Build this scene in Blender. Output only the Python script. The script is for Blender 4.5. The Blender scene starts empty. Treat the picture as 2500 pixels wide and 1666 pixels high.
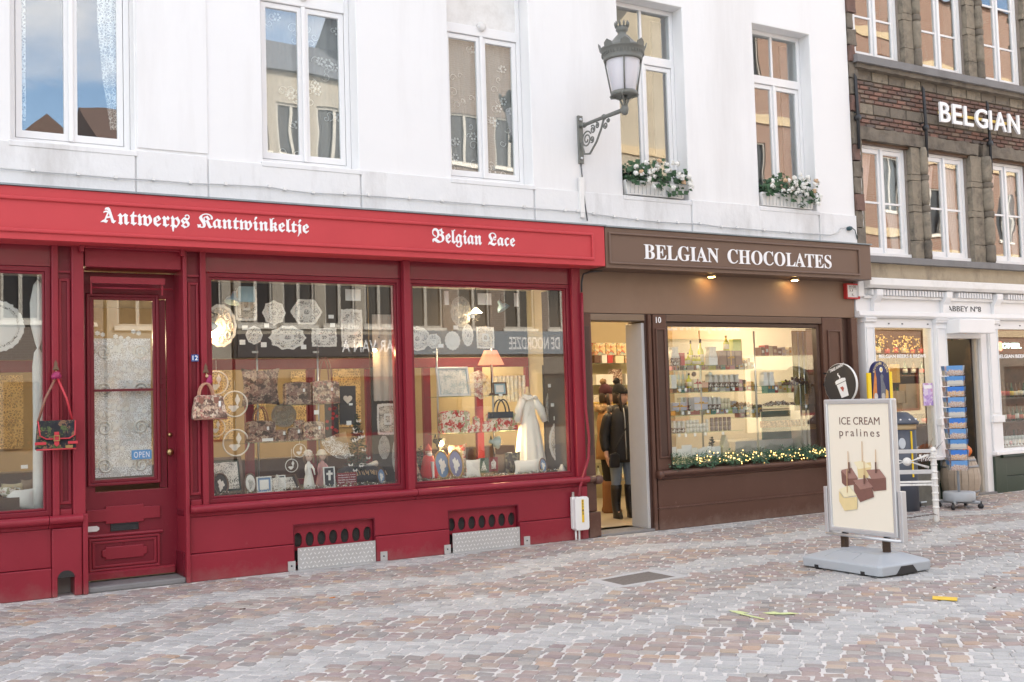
import bpy, bmesh, math, random
from mathutils import Vector, Matrix, noise

# ------------------------------------------------------------------ camera, sky, sun, exposure
SC = bpy.context.scene
COL = SC.collection
YAW, PITCH, ROLL, FPX = .54027, .05385, -.02966, 2650.0      # solved from the facade's vanishing points
CAM = Vector((0.0, -10.387, 1.62))
_f = Vector((math.sin(YAW)*math.cos(PITCH), math.cos(YAW)*math.cos(PITCH), math.sin(PITCH)))
_r = Vector((math.cos(YAW), -math.sin(YAW), 0)); _u = _r.cross(_f)
_R = _r*math.cos(ROLL) + _u*math.sin(ROLL); _U = -_r*math.sin(ROLL) + _u*math.cos(ROLL)
cd = bpy.data.cameras.new('camera'); cam = bpy.data.objects.new('camera', cd); COL.objects.link(cam)
cd.sensor_width = 36; cd.lens = FPX/2500*36; cd.clip_end = 600; cd.clip_start = .05
cam.matrix_world = Matrix(((_R.x, _U.x, -_f.x, CAM.x), (_R.y, _U.y, -_f.y, CAM.y), (_R.z, _U.z, -_f.z, CAM.z), (0, 0, 0, 1)))
SC.camera = cam

SUN_EL, SUN_AZ = math.radians(33), math.radians(25)           # sun stands behind the shops: the street front is in shade
SD = Vector((math.sin(SUN_AZ)*math.cos(SUN_EL), math.cos(SUN_AZ)*math.cos(SUN_EL), math.sin(SUN_EL)))   # towards the sun
w = bpy.data.worlds.new('World'); SC.world = w; w.use_nodes = True
nt = w.node_tree; nt.nodes.clear()
wo = nt.nodes.new('ShaderNodeOutputWorld'); bg = nt.nodes.new('ShaderNodeBackground')
sky = nt.nodes.new('ShaderNodeTexSky'); sky.sky_type = 'NISHITA'; sky.sun_disc = False
sky.sun_elevation = SUN_EL; sky.sun_rotation = SUN_AZ; sky.air_density = 1.0; sky.dust_density = 1.5
tc = nt.nodes.new('ShaderNodeTexCoord'); mp = nt.nodes.new('ShaderNodeMapping'); mp.inputs['Scale'].default_value = (1, 1, 2.2); mp.inputs['Location'].default_value = (.35, .9, .2)
cn = nt.nodes.new('ShaderNodeTexNoise'); cn.inputs['Scale'].default_value = 2.3; cn.inputs['Detail'].default_value = 7; cn.inputs['Roughness'].default_value = .55
cr = nt.nodes.new('ShaderNodeValToRGB'); cr.color_ramp.elements[0].position = .43; cr.color_ramp.elements[1].position = .66
mx = nt.nodes.new('ShaderNodeMix'); mx.data_type = 'RGBA'
nt.links.new(tc.outputs['Generated'], mp.inputs['Vector']); nt.links.new(mp.outputs['Vector'], cn.inputs['Vector'])
nt.links.new(cn.outputs['Fac'], cr.inputs['Fac']); nt.links.new(cr.outputs['Color'], mx.inputs[0])
nt.links.new(sky.outputs['Color'], mx.inputs[6]); mx.inputs[7].default_value = (9.4, 8.5, 7.5, 1)      # thin bright cloud
nt.links.new(mx.outputs[2], bg.inputs['Color']); bg.inputs['Strength'].default_value = .13
nt.links.new(bg.outputs['Background'], wo.inputs['Surface'])

sl = bpy.data.lights.new('sun', 'SUN'); sl.energy = 2.6; sl.angle = math.radians(.53); sl.color = (1, .93, .83)
so = bpy.data.objects.new('sun', sl); COL.objects.link(so); so.location = SD*40
so.rotation_euler = (-SD).to_track_quat('-Z', 'Y').to_euler()

SC.view_settings.view_transform = 'Standard'; SC.view_settings.look = 'None'; SC.view_settings.gamma = 1
SC.view_settings.exposure = 1.80
SC.cycles.use_denoising = True; SC.cycles.max_bounces = 10; SC.cycles.transparent_max_bounces = 24
SC.cycles.glossy_bounces = 4; SC.cycles.diffuse_bounces = 4; SC.cycles.sample_clamp_indirect = 6
try: SC.cycles.denoiser = 'OPENIMAGEDENOISE'
except Exception: pass

# ------------------------------------------------------------------ photo pixel (2500 wide) -> place
def ray(px, py): return _f + _R*((px-1250)/FPX) - _U*((py-833)/FPX)
def at(px, py, Y=0.0):
    d = ray(px, py); return CAM + d*((Y-CAM.y)/d.y)
def atx(px, py, Xp):
    d = ray(px, py); return CAM + d*((Xp-CAM.x)/d.x)
def gnd(px, py, Z=0.0):
    d = ray(px, py); return CAM + d*((Z-CAM.z)/d.z)
def X(px, py, Y=0.0): return at(px, py, Y).x
def Z(px, py, Y=0.0): return at(px, py, Y).z
def rect(a, b, c, d, Y):                       # photo box (left, top, right, bottom) on the plane y=Y -> x0,x1,z0,z1
    p, q = at(a, b, Y), at(c, d, Y); return p.x, q.x, q.z, p.z

# ------------------------------------------------------------------ mesh building
class B:
    def __init__(s): s.v = []; s.f = []; s.mi = []; s.sm = []
    def add(s, vs, fs, mi=0, smooth=False):
        o = len(s.v); s.v += [Vector(p) for p in vs]
        for f in fs: s.f.append([o+i for i in f]); s.mi.append(mi); s.sm.append(smooth)
        return s
    def box(s, x0, x1, y0, y1, z0, z1, mi=0):
        return s.add([(x0,y0,z0),(x1,y0,z0),(x1,y1,z0),(x0,y1,z0),(x0,y0,z1),(x1,y0,z1),(x1,y1,z1),(x0,y1,z1)],
                     [(0,3,2,1),(4,5,6,7),(0,1,5,4),(1,2,6,5),(2,3,7,6),(3,0,4,7)], mi)
    def prism(s, pts, y0, y1, mi=0, smooth=False):          # outline (x,z) pushed from y0 to y1
        n = len(pts)
        return s.add([(x,y0,z) for x,z in pts]+[(x,y1,z) for x,z in pts],
                     [tuple(range(n)), tuple(range(2*n-1,n-1,-1))]+[(i,(i+1)%n+0,(i+1)%n+n,i+n)[::-1] for i in range(n)], mi, smooth)
    def slab(s, pts, z0, z1, mi=0):                         # outline (x,y) pushed from z0 to z1
        n = len(pts)
        return s.add([(x,y,z0) for x,y in pts]+[(x,y,z1) for x,y in pts],
                     [tuple(range(n-1,-1,-1)), tuple(range(n,2*n))]+[(i,(i+1)%n,(i+1)%n+n,i+n) for i in range(n)], mi)
    def extr(s, prof, x0, x1, mi=0, smooth=False):          # section (y,z) run along x
        n = len(prof)
        return s.add([(x0,y,z) for y,z in prof]+[(x1,y,z) for y,z in prof],
                     [tuple(range(n)), tuple(range(2*n-1,n-1,-1))]+[(i,(i+1)%n,(i+1)%n+n,i+n)[::-1] for i in range(n)], mi, smooth)
    def ring(s, x0, x1, z0, z1, w, y0, y1, mi=0, wb=None, wt=None):   # rectangular frame
        wb = w if wb is None else wb; wt = w if wt is None else wt
        o = [(x0,z0),(x1,z0),(x1,z1),(x0,z1)]; i = [(x0+w,z0+wb),(x1-w,z0+wb),(x1-w,z1-wt),(x0+w,z1-wt)]
        vs = [(x,y0,z) for x,z in o+i]+[(x,y1,z) for x,z in o+i]; fs = []
        for k in range(4):
            j = (k+1) % 4
            fs += [(k,j,4+j,4+k),(8+k,12+k,12+j,8+j),(k,8+k,8+j,j),(4+k,4+j,12+j,12+k)]
        return s.add(vs, fs, mi)
    def tube(s, pts, r, n=8, mi=0, closed=False, smooth=True):
        pts = [Vector(p) for p in pts]; m = len(pts); rs = r if isinstance(r, (list, tuple)) else [r]*m
        vs = []; prev = None
        for i, p in enumerate(pts):
            a = pts[i-1] if (i > 0 or closed) else p; b = pts[(i+1) % m] if (i < m-1 or closed) else p
            t = (b-a); t = t.normalized() if t.length > 1e-9 else Vector((0,0,1))
            if prev is None:
                h = Vector((0,0,1)) if abs(t.z) < .9 else Vector((1,0,0)); u = t.cross(h).normalized()
            else:
                u = (prev - t*prev.dot(t)); u = u.normalized() if u.length > 1e-6 else t.orthogonal().normalized()
            prev = u; q = t.cross(u)
            vs += [p + (u*math.cos(2*math.pi*k/n) + q*math.sin(2*math.pi*k/n))*rs[i] for k in range(n)]
        fs = []; L = m if closed else m-1
        for i in range(L):
            j = (i+1) % m
            for k in range(n): fs.append((i*n+k, i*n+(k+1)%n, j*n+(k+1)%n, j*n+k))
        if not closed: fs += [tuple(range(n-1,-1,-1)), tuple(range((m-1)*n, m*n))]
        return s.add(vs, fs, mi, smooth)
    def lathe(s, prof, c=(0,0,0), n=20, mi=0, sx=1, sy=1, smooth=True, ax=None):   # profile (r,z) turned about z, or about direction ax
        c = Vector(c); vs = []; m = len(prof)
        q = Vector((0,0,1)).rotation_difference(Vector(ax)) if ax is not None else None
        for r, z in prof:
            for k in range(n):
                a = 2*math.pi*k/n; p = Vector((r*math.cos(a)*sx, r*math.sin(a)*sy, z))
                if q: p = q @ p
                vs.append(c+p)
        fs = [(i*n+k, i*n+(k+1)%n, (i+1)*n+(k+1)%n, (i+1)*n+k) for i in range(m-1) for k in range(n)]
        fs += [tuple(range(n-1,-1,-1)), tuple(range((m-1)*n, m*n))]
        return s.add(vs, fs, mi, smooth)
    def ball(s, c, r, n=10, m=6, mi=0, sx=1, sy=1, sz=1):
        prof = [(max(1e-4, r*math.sin(math.pi*i/m)), -r*sz*math.cos(math.pi*i/m)) for i in range(m+1)]
        return s.lathe(prof, c, n, mi, sx, sy)
    def disc(s, cx, cz, rx, rz, y0, y1, n=28, mi=0, fn=None):  # upright plate, outline may be scalloped by fn(angle)
        pts = []
        for k in range(n):
            a = 2*math.pi*k/n; g = fn(a) if fn else 1
            pts.append((cx+rx*g*math.cos(a), cz+rz*g*math.sin(a)))
        return s.prism(pts, y0, y1, mi)
    def xf(s, M):
        s.v = [M @ p for p in s.v]; return s
    def join(s, o, mi=None):
        k = len(s.v); s.v += o.v
        for f, m, sm in zip(o.f, o.mi, o.sm): s.f.append([k+i for i in f]); s.mi.append(m if mi is None else mi); s.sm.append(sm)
        return s

WM = {}                                            # object -> its world matrix
def wm(o):
    return WM.get(o.name, Matrix())
def build(name, b, mats, parent=None, world=True, bevel=0, recalc=True, mesh=None):
    if mesh is None:
        me = bpy.data.meshes.new(name)
        vs = b.v
        if parent is not None and world:
            inv = wm(parent).inverted(); vs = [inv @ p for p in b.v]
        me.from_pydata([tuple(p) for p in vs], [], b.f)
        me.polygons.foreach_set('material_index', b.mi); me.polygons.foreach_set('use_smooth', b.sm)
        if recalc:
            bm = bmesh.new(); bm.from_mesh(me); bmesh.ops.recalc_face_normals(bm, faces=bm.faces); bm.to_mesh(me); bm.free()
        for m in (mats if isinstance(mats, (list, tuple)) else [mats]): me.materials.append(m)
    else: me = mesh
    o = bpy.data.objects.new(name, me); COL.objects.link(o)
    if parent is not None:
        o.parent = parent; WM[o.name] = wm(parent)
    if bevel:
        md = o.modifiers.new('bevel', 'BEVEL'); md.width = bevel; md.segments = 2; md.limit_method = 'ANGLE'; md.angle_limit = .7
        md.harden_normals = False
    return o
def tag(o, label, cat, group=None, kind=None):
    o['label'] = label; o['category'] = cat
    if group: o['group'] = group
    if kind: o['kind'] = kind
    return o
def struct(o, kind='structure'):
    o['kind'] = kind; return o
def thing(name, label, cat, loc=(0,0,0), rz=0.0, group=None, M=None):
    o = bpy.data.objects.new(name, None); COL.objects.link(o); o.empty_display_size = .1
    M = M if M is not None else Matrix.Translation(Vector(loc)) @ Matrix.Rotation(rz, 4, 'Z')
    o.matrix_world = M; WM[o.name] = M.copy()
    return tag(o, label, cat, group)
def copy_tree(o, M=None, parent=None, label=None):
    c = o.copy(); COL.objects.link(c)
    if parent is not None: c.parent = parent; WM[c.name] = wm(parent)
    elif M is not None: c.matrix_world = M; WM[c.name] = M.copy()
    if label: c['label'] = label
    for ch in [k for k in bpy.data.objects if k.parent == o]: copy_tree(ch, None, c)
    return c
def one(name, b, mats, label, cat, group=None, bevel=0, kind=None):      # a thing that is a single mesh, origin at its base
    xs = [p.x for p in b.v]; ys = [p.y for p in b.v]; zs = [p.z for p in b.v]
    c = Vector(((min(xs)+max(xs))/2, (min(ys)+max(ys))/2, min(zs)))
    b.v = [p-c for p in b.v]
    o = build(name, b, mats, bevel=bevel); o.location = c; WM[o.name] = Matrix.Translation(c)
    return tag(o, label, cat, group, kind)

# ------------------------------------------------------------------ lettering
def fraktur(t): return ''.join(chr(0x1D56C+ord(c)-65) if c.isupper() else chr(0x1D586+ord(c)-97) if c.islower() else c for c in t)
def serif(t): return ''.join(chr(0x1D400+ord(c)-65) if c.isupper() else chr(0x1D41A+ord(c)-97) if c.islower() else c for c in t)
_dg = None
def text_b(s, box=None, Y=0.0, depth=.004, fit='both', offset=0.0, spacing=1.0, weight=0.0):
    c = bpy.data.curves.new('t', 'FONT'); c.body = s; c.extrude = .5; c.offset = weight; c.space_character = spacing; c.resolution_u = 4
    o = bpy.data.objects.new('t', c); COL.objects.link(o); bpy.context.view_layer.update()
    me = bpy.data.meshes.new_from_object(o.evaluated_get(bpy.context.evaluated_depsgraph_get()))
    b = B(); b.add([v.co.copy() for v in me.vertices], [list(p.vertices) for p in me.polygons])
    bpy.data.objects.remove(o); bpy.data.curves.remove(c); bpy.data.meshes.remove(me)
    x0 = min(p.x for p in b.v); x1 = max(p.x for p in b.v); y0 = min(p.y for p in b.v); y1 = max(p.y for p in b.v)
    a0, a1, c0, c1 = box
    sx = (a1-a0)/(x1-x0); sz = (c1-c0)/(y1-y0) if fit == 'both' else sx
    b.v = [Vector((a0+(p.x-x0)*sx, Y-depth*(p.z+.5), c0+(p.y-y0)*sz)) for p in b.v]
    return b

# ------------------------------------------------------------------ materials
MATS = {}
def nodes(name):
    m = bpy.data.materials.new(name); m.use_nodes = True; t = m.node_tree; t.nodes.clear()
    out = t.nodes.new('ShaderNodeOutputMaterial'); p = t.nodes.new('ShaderNodeBsdfPrincipled'); t.links.new(p.outputs[0], out.inputs[0])
    MATS[name] = m; return m, t, p, out
def N(t, kind, **kw):
    n = t.nodes.new('ShaderNode'+kind)
    for k, v in kw.items():
        if k in n.inputs.keys(): n.inputs[k].default_value = v
        else: setattr(n, k, v)
    return n
def mixc(t, fac, a, b, blend='MIX'):
    m = t.nodes.new('ShaderNodeMix'); m.data_type = 'RGBA'; m.blend_type = blend
    for k, v in ((0, fac), (6, a), (7, b)):
        if hasattr(v, 'is_linked') or hasattr(v, 'links'): t.links.new(v, m.inputs[k])
        elif k == 0: m.inputs[0].default_value = v
        else: m.inputs[k].default_value = (*v[:3], 1)
    return m.outputs[2]
def ramp(t, src, a, b, ca=(0,0,0), cb=(1,1,1)):
    r = t.nodes.new('ShaderNodeValToRGB'); e = r.color_ramp.elements; e[0].position = a; e[1].position = b
    e[0].color = (*ca, 1); e[1].color = (*cb, 1); t.links.new(src, r.inputs[0]); return r.outputs[0]
def noise_out(t, scale, detail=4, rough=.6, coord='Object', stretch=None):
    c = N(t, 'TexCoord'); src = c.outputs[coord]
    if stretch:
        mp = N(t, 'Mapping'); mp.inputs['Scale'].default_value = stretch; t.links.new(src, mp.inputs[0]); src = mp.outputs[0]
    n = N(t, 'TexNoise', Scale=scale, Detail=detail, Roughness=rough); t.links.new(src, n.inputs['Vector']); return n.outputs['Fac']
def bumpn(t, p, h, strength=.2, dist=.01):
    b = N(t, 'Bump', Strength=strength, Distance=dist); t.links.new(h, b.inputs['Height']); t.links.new(b.outputs[0], p.inputs['Normal'])
def mat(name, col, rough=.6, metal=0.0, var=.1, scale=6, bump=0.0, bscale=60, spec=.5, coat=0.0, stain=None, sfac=.5, stretch=None, rvar=.12, emit=None, estr=0.0, chips=None, dirt=None):
    if name in MATS: return MATS[name]
    m, t, p, out = nodes(name)
    n = noise_out(t, scale, 5, .6)
    c = mixc(t, n, [max(0, x*(1-var)) for x in col], [min(1, x*(1+var)) for x in col])
    if stain:
        s = ramp(t, noise_out(t, scale*.35, 8, .7, stretch=stretch), .5, .72)
        s2 = N(t, 'Math', operation='MULTIPLY'); s2.inputs[1].default_value = sfac; t.links.new(s, s2.inputs[0])
        c = mixc(t, s2.outputs[0], c, stain)
    if chips:
        c = mixc(t, ramp(t, noise_out(t, 46, 5, .75), .66, .70), c, chips); c = mixc(t, ramp(t, noise_out(t, 5.5, 9, .8), .63, .70), c, mixc(t, .45, c, chips))
    if dirt:                                             # dusty splash marks along the pavement, ragged by noise
        tc_ = N(t, 'TexCoord'); sp = N(t, 'SeparateXYZ'); t.links.new(tc_.outputs['Object'], sp.inputs[0]); nd = noise_out(t, 7, 8, .75)
        ma = N(t, 'Math', operation='MULTIPLY_ADD'); ma.inputs[1].default_value = .42; t.links.new(nd, ma.inputs[0]); ng = N(t, 'Math', operation='MULTIPLY'); ng.inputs[1].default_value = -1; t.links.new(sp.outputs['Z'], ng.inputs[0]); t.links.new(ng.outputs[0], ma.inputs[2])
        c = mixc(t, ramp(t, ma.outputs[0], .08, .26, (0,0,0), (.55,.55,.55)), c, dirt)
    t.links.new(c, p.inputs['Base Color'])
    r = N(t, 'MapRange'); r.inputs['To Min'].default_value = max(.02, rough-rvar); r.inputs['To Max'].default_value = min(1, rough+rvar)
    t.links.new(n, r.inputs['Value']); t.links.new(r.outputs[0], p.inputs['Roughness'])
    p.inputs['Metallic'].default_value = metal; p.inputs['Specular IOR Level'].default_value = spec; p.inputs['Coat Weight'].default_value = coat
    if bump: bumpn(t, p, noise_out(t, bscale, 4, .6), bump, .01)
    if emit: p.inputs['Emission Color'].default_value = (*emit, 1); p.inputs['Emission Strength'].default_value = estr
    return m
def glass(name, base=.07, tint=(.95,.97,.96), wob=0.0, wscale=3, rough=0.0, gcol=(1,1,1), tr=1.0):
    m, t, p, out = nodes(name); t.nodes.remove(p)
    lw = N(t, 'LayerWeight', Blend=.5); pw = N(t, 'Math', operation='POWER'); pw.inputs[1].default_value = 4
    t.links.new(lw.outputs['Facing'], pw.inputs[0])
    mr = N(t, 'MapRange'); mr.inputs['To Min'].default_value = base; mr.inputs['To Max'].default_value = 1; t.links.new(pw.outputs[0], mr.inputs['Value'])
    tb = N(t, 'BsdfTransparent'); tb.inputs[0].default_value = (*tint, 1); gb = N(t, 'BsdfGlossy', Roughness=rough); gb.inputs[0].default_value = (*gcol, 1)
    ms = N(t, 'MixShader'); t.links.new(mr.outputs[0], ms.inputs[0]); t.links.new(tb.outputs[0], ms.inputs[1]); t.links.new(gb.outputs[0], ms.inputs[2])
    if wob:
        b = N(t, 'Bump', Strength=1, Distance=wob); t.links.new(noise_out(t, wscale, 1, .4), b.inputs['Height']); t.links.new(b.outputs[0], gb.inputs['Normal'])
    t.links.new(ms.outputs[0], out.inputs[0]); return m
def emis(name, col, s):
    if name in MATS: return MATS[name]
    m, t, p, out = nodes(name); t.nodes.remove(p); e = N(t, 'Emission', Strength=s); e.inputs[0].default_value = (*col, 1); t.links.new(e.outputs[0], out.inputs[0]); return m
# ------------------------------------------------------------------ paints, stone, glass
R = random.Random(7)
wall_white = mat('white_plaster', (.80,.80,.80), .85, var=.03, scale=1.3, bump=.12, bscale=14, stain=(.60,.585,.57), sfac=.5, stretch=(1.6,1,.2))
wall_white2 = mat('white_plaster_dirty', (.76,.76,.76), .88, var=.06, scale=3, bump=.35, bscale=18, stain=(.44,.42,.40), sfac=.65, stretch=(1.4,1,.35))
red = mat('red_gloss_paint', (.265,.022,.037), .34, var=.16, scale=2.2, bump=.10, bscale=34, stain=(.21,.018,.030), sfac=.6, spec=.32, chips=(.40,.13,.13), dirt=(.26,.12,.11))
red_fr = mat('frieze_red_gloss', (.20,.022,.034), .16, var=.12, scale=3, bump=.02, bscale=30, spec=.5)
red_shaded = mat('recess_shaded_red', (.19,.013,.026), .32, var=.14, scale=3, bump=.08, bscale=36, spec=.35, chips=(.34,.11,.11))  # shopfront red darkened: shade of recess and sign put into the colour
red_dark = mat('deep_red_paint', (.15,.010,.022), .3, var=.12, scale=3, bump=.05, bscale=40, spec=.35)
red_sign = mat('red_sign_paint', (.53,.058,.068), .48, var=.08, scale=2, bump=.05, bscale=30, stain=(.44,.045,.055), sfac=.5, spec=.28)
brown = mat('brown_gloss_paint', (.100,.048,.034), .34, var=.12, scale=3, bump=.06, bscale=40, stain=(.19,.11,.085), sfac=.3, spec=.35, chips=(.30,.22,.18), dirt=(.22,.16,.13))
brown_dark = mat('dark_brown_paint', (.055,.026,.020), .35, var=.15, scale=4, bump=.05, bscale=40)
brown_sign = mat('brown_sign_paint', (.145,.088,.062), .48, var=.06, scale=2, bump=.03, bscale=30)
brown_frieze = mat('taupe_brown_paint', (.21,.13,.085), .42, var=.12, scale=1.6, bump=.05, bscale=30, stain=(.30,.20,.14), sfac=.35)
white_paint = mat('white_gloss_paint', (.80,.80,.80), .35, var=.03, scale=5, bump=.02, bscale=30)
white_old = mat('white_worn_paint', (.78,.77,.75), .55, var=.05, scale=6, bump=.15, bscale=30, stain=(.45,.42,.38), sfac=.45)
letter_white = mat('white_letter_paint', (.85,.85,.86), .5, var=.02)
lead = mat('grey_lead_flashing', (.25,.29,.31), .5, metal=.3, var=.2, scale=12, bump=.2, bscale=20)
black_iron = mat('black_iron', (.02,.021,.024), .5, var=.3, scale=20, bump=.2, bscale=50)
brass = mat('brass', (.42,.30,.14), .35, metal=1, var=.15)
steel = mat('brushed_steel', (.55,.56,.57), .35, metal=1, var=.08, scale=20)
alu = mat('aluminium_plate', (.50,.50,.49), .5, metal=.45, var=.16, scale=6, stain=(.33,.32,.30), sfac=.5)
grey_plastic = mat('grey_plastic', (.40,.43,.46), .45, var=.06, scale=4, stain=(.30,.31,.32), sfac=.35)
white_plastic = mat('white_plastic', (.75,.75,.73), .4, var=.04)
black_pl = mat('black_plastic', (.02,.02,.022), .4, var=.2)
paper = mat('white_card', (.82,.82,.80), .7, var=.03)
pane_shop = glass('shop_window_glass', .075)
pane_old = glass('old_window_glass', .16, wob=.0014, wscale=1.6)
pane_brick = glass('brick_house_glass', .16, wob=.0018, wscale=1.8)
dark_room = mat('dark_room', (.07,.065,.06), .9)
stone = mat('weathered_stone', (.25,.215,.165), .9, var=.35, scale=11, bump=.9, bscale=26, stain=(.06,.054,.048), sfac=.9)
stone_dark = mat('blackened_stone', (.17,.145,.115), .9, var=.4, scale=8, bump=1, bscale=14, stain=(.05,.045,.04), sfac=.9)
stone_pale = mat('stained_yellow_stone', (.42,.35,.25), .9, var=.2, scale=5, bump=.5, bscale=24, stain=(.10,.09,.08), sfac=.8, stretch=(1,1,.5))
bluestone = mat('grey_bluestone', (.20,.195,.195), .8, var=.15, scale=10, bump=.3, bscale=50, stain=(.12,.115,.11), sfac=.5)
mortar = mat('brick_mortar', (.26,.22,.185), .95, var=.25, scale=9, bump=.8, bscale=40)
green_paint = mat('dark_green_paint', (.035,.055,.038), .35, var=.15, scale=3, bump=.05, bscale=30, stain=(.06,.075,.06), sfac=.4)
cream = mat('cream_wall', (.62,.52,.34), .85, var=.05)
tan_floor = mat('tan_floor', (.38,.32,.25), .5, var=.15)
wood_dark = mat('dark_wood', (.10,.055,.032), .5, var=.3, scale=12)

def wall_holes(b, x0, x1, z0, z1, yf, yb, holes, mi=0, rmi=None):
    xs = sorted({x0, x1} | {h[0] for h in holes} | {h[1] for h in holes}); zs = sorted({z0, z1} | {h[2] for h in holes} | {h[3] for h in holes})
    d = {}; vs = []; fs = []
    def v(x, y, z):
        k = (round(x,5), round(y,5), round(z,5))
        if k not in d: d[k] = len(vs); vs.append((x,y,z))
        return d[k]
    hole = lambda x, z: any(h[0] < x < h[1] and h[2] < z < h[3] for h in holes)
    rf = []
    for i in range(len(xs)-1):
        for j in range(len(zs)-1):
            a, c, e, g = xs[i], xs[i+1], zs[j], zs[j+1]
            if hole((a+c)/2, (e+g)/2): continue
            fs.append((v(a,yf,e), v(c,yf,e), v(c,yf,g), v(a,yf,g)))
            fs.append((v(a,yb,e), v(a,yb,g), v(c,yb,g), v(c,yb,e)))
            for (p, q, dx, dz) in (((a,e),(c,e),0,-1),((c,e),(c,g),1,0),((c,g),(a,g),0,1),((a,g),(a,e),-1,0)):
                mx_, mz_ = (p[0]+q[0])/2+dx*1e-4, (p[1]+q[1])/2+dz*1e-4
                if not (x0 < mx_ < x1 and z0 < mz_ < z1) or hole(mx_, mz_):
                    rf.append((v(p[0],yf,p[1]), v(p[0],yb,p[1]), v(q[0],yb,q[1]), v(q[0],yf,q[1])))
    b.add(vs, fs, mi); o = len(b.f); b.add([], []); k = len(b.v)-len(vs)
    for f in rf: b.f.append([k+i for i in f]); b.mi.append(mi if rmi is None else rmi); b.sm.append(False)
    return b

# ================================================================== WHITE TOWN HOUSE (upper storeys over the two shops)
XW0, XW1 = -1.6, 11.86
white_house = thing('white_town_house', 'white plastered town house above the red and the brown shopfronts', 'house', (5.2, 0, 0))
UP = [(X(26,250), X(329,330), 4.05, 6.5), (X(639,200), X(874,300), 4.06, 6.5), (X(1097,250), X(1297,300), 4.06, 6.5),
      (X(1500,0)+.03, X(1676,250)-.02, 4.04, 6.5), (X(1836,60), X(1985,300), 4.05, 6.49)]
b = B(); holes = [(a, c, e, g) for a, c, e, g in UP] + [(a, c, 7.4, 9.4) for a, c, e, g in UP]
wall_holes(b, XW0, XW1, 3.60, 10.6, 0.0, .32, holes)
build('wall', b, wall_white, white_house, bevel=.012)
b = B(); b.box(XW0, XW0+.3, .33, 8, 0, 10.6); build('side_wall', b, wall_white, white_house)
b = B(); b.box(XW1-.3, XW1, .33, 8, 0, 10.6); build('side_wall', b, wall_white, white_house)
b = B(); b.box(XW0, XW1, 8.0, 8.3, 0, 10.6); build('back_wall', b, wall_white, white_house)
b = B(); b.prism([], 0, 0) if False else b.extr([(-.3,10.6),(8.6,10.6),(4.2,14.2)], XW0-.1, XW1); build('roof', b, mat('dark_slate', (.08,.08,.09), .7), white_house)
# shallow plaster bands under the sills
segs = [(XW0, X(329,420)), (X(333,420), X(505,430)), (X(509,430), X(877,440)), (X(881,450), X(1300,480)), (X(1304,480), X(1684,520)), (X(1688,520), X(1996,560)), (X(2000,560), XW1)]
for k, (a, c) in enumerate(segs):
    b = B(); b.box(a, c, -.022, .0, 3.57, 4.03+.02*(k % 2)); build('plaster_band', b, wall_white2, white_house, bevel=.008)
for a, c in [(X(333,200), X(505,200))]:
    b = B(); b.box(a, c, -.014, 0, 4.075, 10.4); build('plaster_strip', b, wall_white, white_house, bevel=.006)
# floors, rooms behind the upper windows
b = B(); b.box(XW0+.3, XW1-.3, .33, 8, 3.62, 3.8); build('floor_slab', b, cream, white_house)
b = B(); b.box(XW0+.3, XW1-.3, .33, 8, 6.9, 7.1); build('floor_slab', b, mat('room_ceiling', (.6,.6,.58), .9), white_house)
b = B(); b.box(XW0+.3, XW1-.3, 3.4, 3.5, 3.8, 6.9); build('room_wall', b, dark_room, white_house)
curtain = None
def lace_mat(name, col=(.8,.8,.78), scale=60, thr=.1, soft=.05, base=0.0, rough=.8):
    m, t, p, out = nodes(name); p.inputs['Base Color'].default_value = (*col, 1); p.inputs['Roughness'].default_value = rough
    c = N(t, 'TexCoord'); v = N(t, 'TexVoronoi', feature='DISTANCE_TO_EDGE', Scale=scale); t.links.new(c.outputs['Object'], v.inputs['Vector'])
    n = noise_out(t, scale*.16, 3, .6)
    th = N(t, 'MapRange'); th.inputs['From Min'].default_value = .40; th.inputs['From Max'].default_value = .58; th.inputs['To Min'].default_value = thr*.55; th.inputs['To Max'].default_value = thr*3.2
    t.links.new(n, th.inputs['Value'])
    sub = N(t, 'Math', operation='LESS_THAN'); t.links.new(v.outputs['Distance'], sub.inputs[0]); t.links.new(th.outputs[0], sub.inputs[1])
    mx_ = N(t, 'Math', operation='MAXIMUM'); mx_.inputs[1].default_value = base; t.links.new(sub.outputs[0], mx_.inputs[0])
    t.links.new(mx_.outputs[0], p.inputs['Alpha']); return m
net = lace_mat('net_curtain_lace', (.78,.78,.77), 90, .0, base=.30)
net2 = lace_mat('lace_bold', (.80,.79,.76), 34, .05, base=.22)
def wavy(b, x0, x1, z0, z1, y, amp=.02, waves=6, n=40, th=.003, scallop=0.0, gather=None):
    f = []; vs = []
    for side in (0, 1):
        for j in (0, 1, 2, 3):
            tz = j/3
            for i in range(n+1):
                u = i/n; x = x0+(x1-x0)*u
                if gather: x = gather(u, tz, x0, x1)
                zz = z1-(z1-z0)*tz
                if j == 3: zz -= scallop*abs(math.sin(u*waves*2*math.pi))
                vs.append((x, y+amp*math.sin(u*waves*2*math.pi)*(0.6+.4*tz)+side*th, zz))
    W_ = n+1
    for s_ in (0, 1):
        for j in range(3):
            for i in range(n):
                a = s_*4*W_+j*W_+i; f.append((a, a+1, a+1+W_, a+W_) if s_ == 0 else (a, a+W_, a+W_+1, a+1))
    return b.add(vs, f, 0, True)

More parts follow.
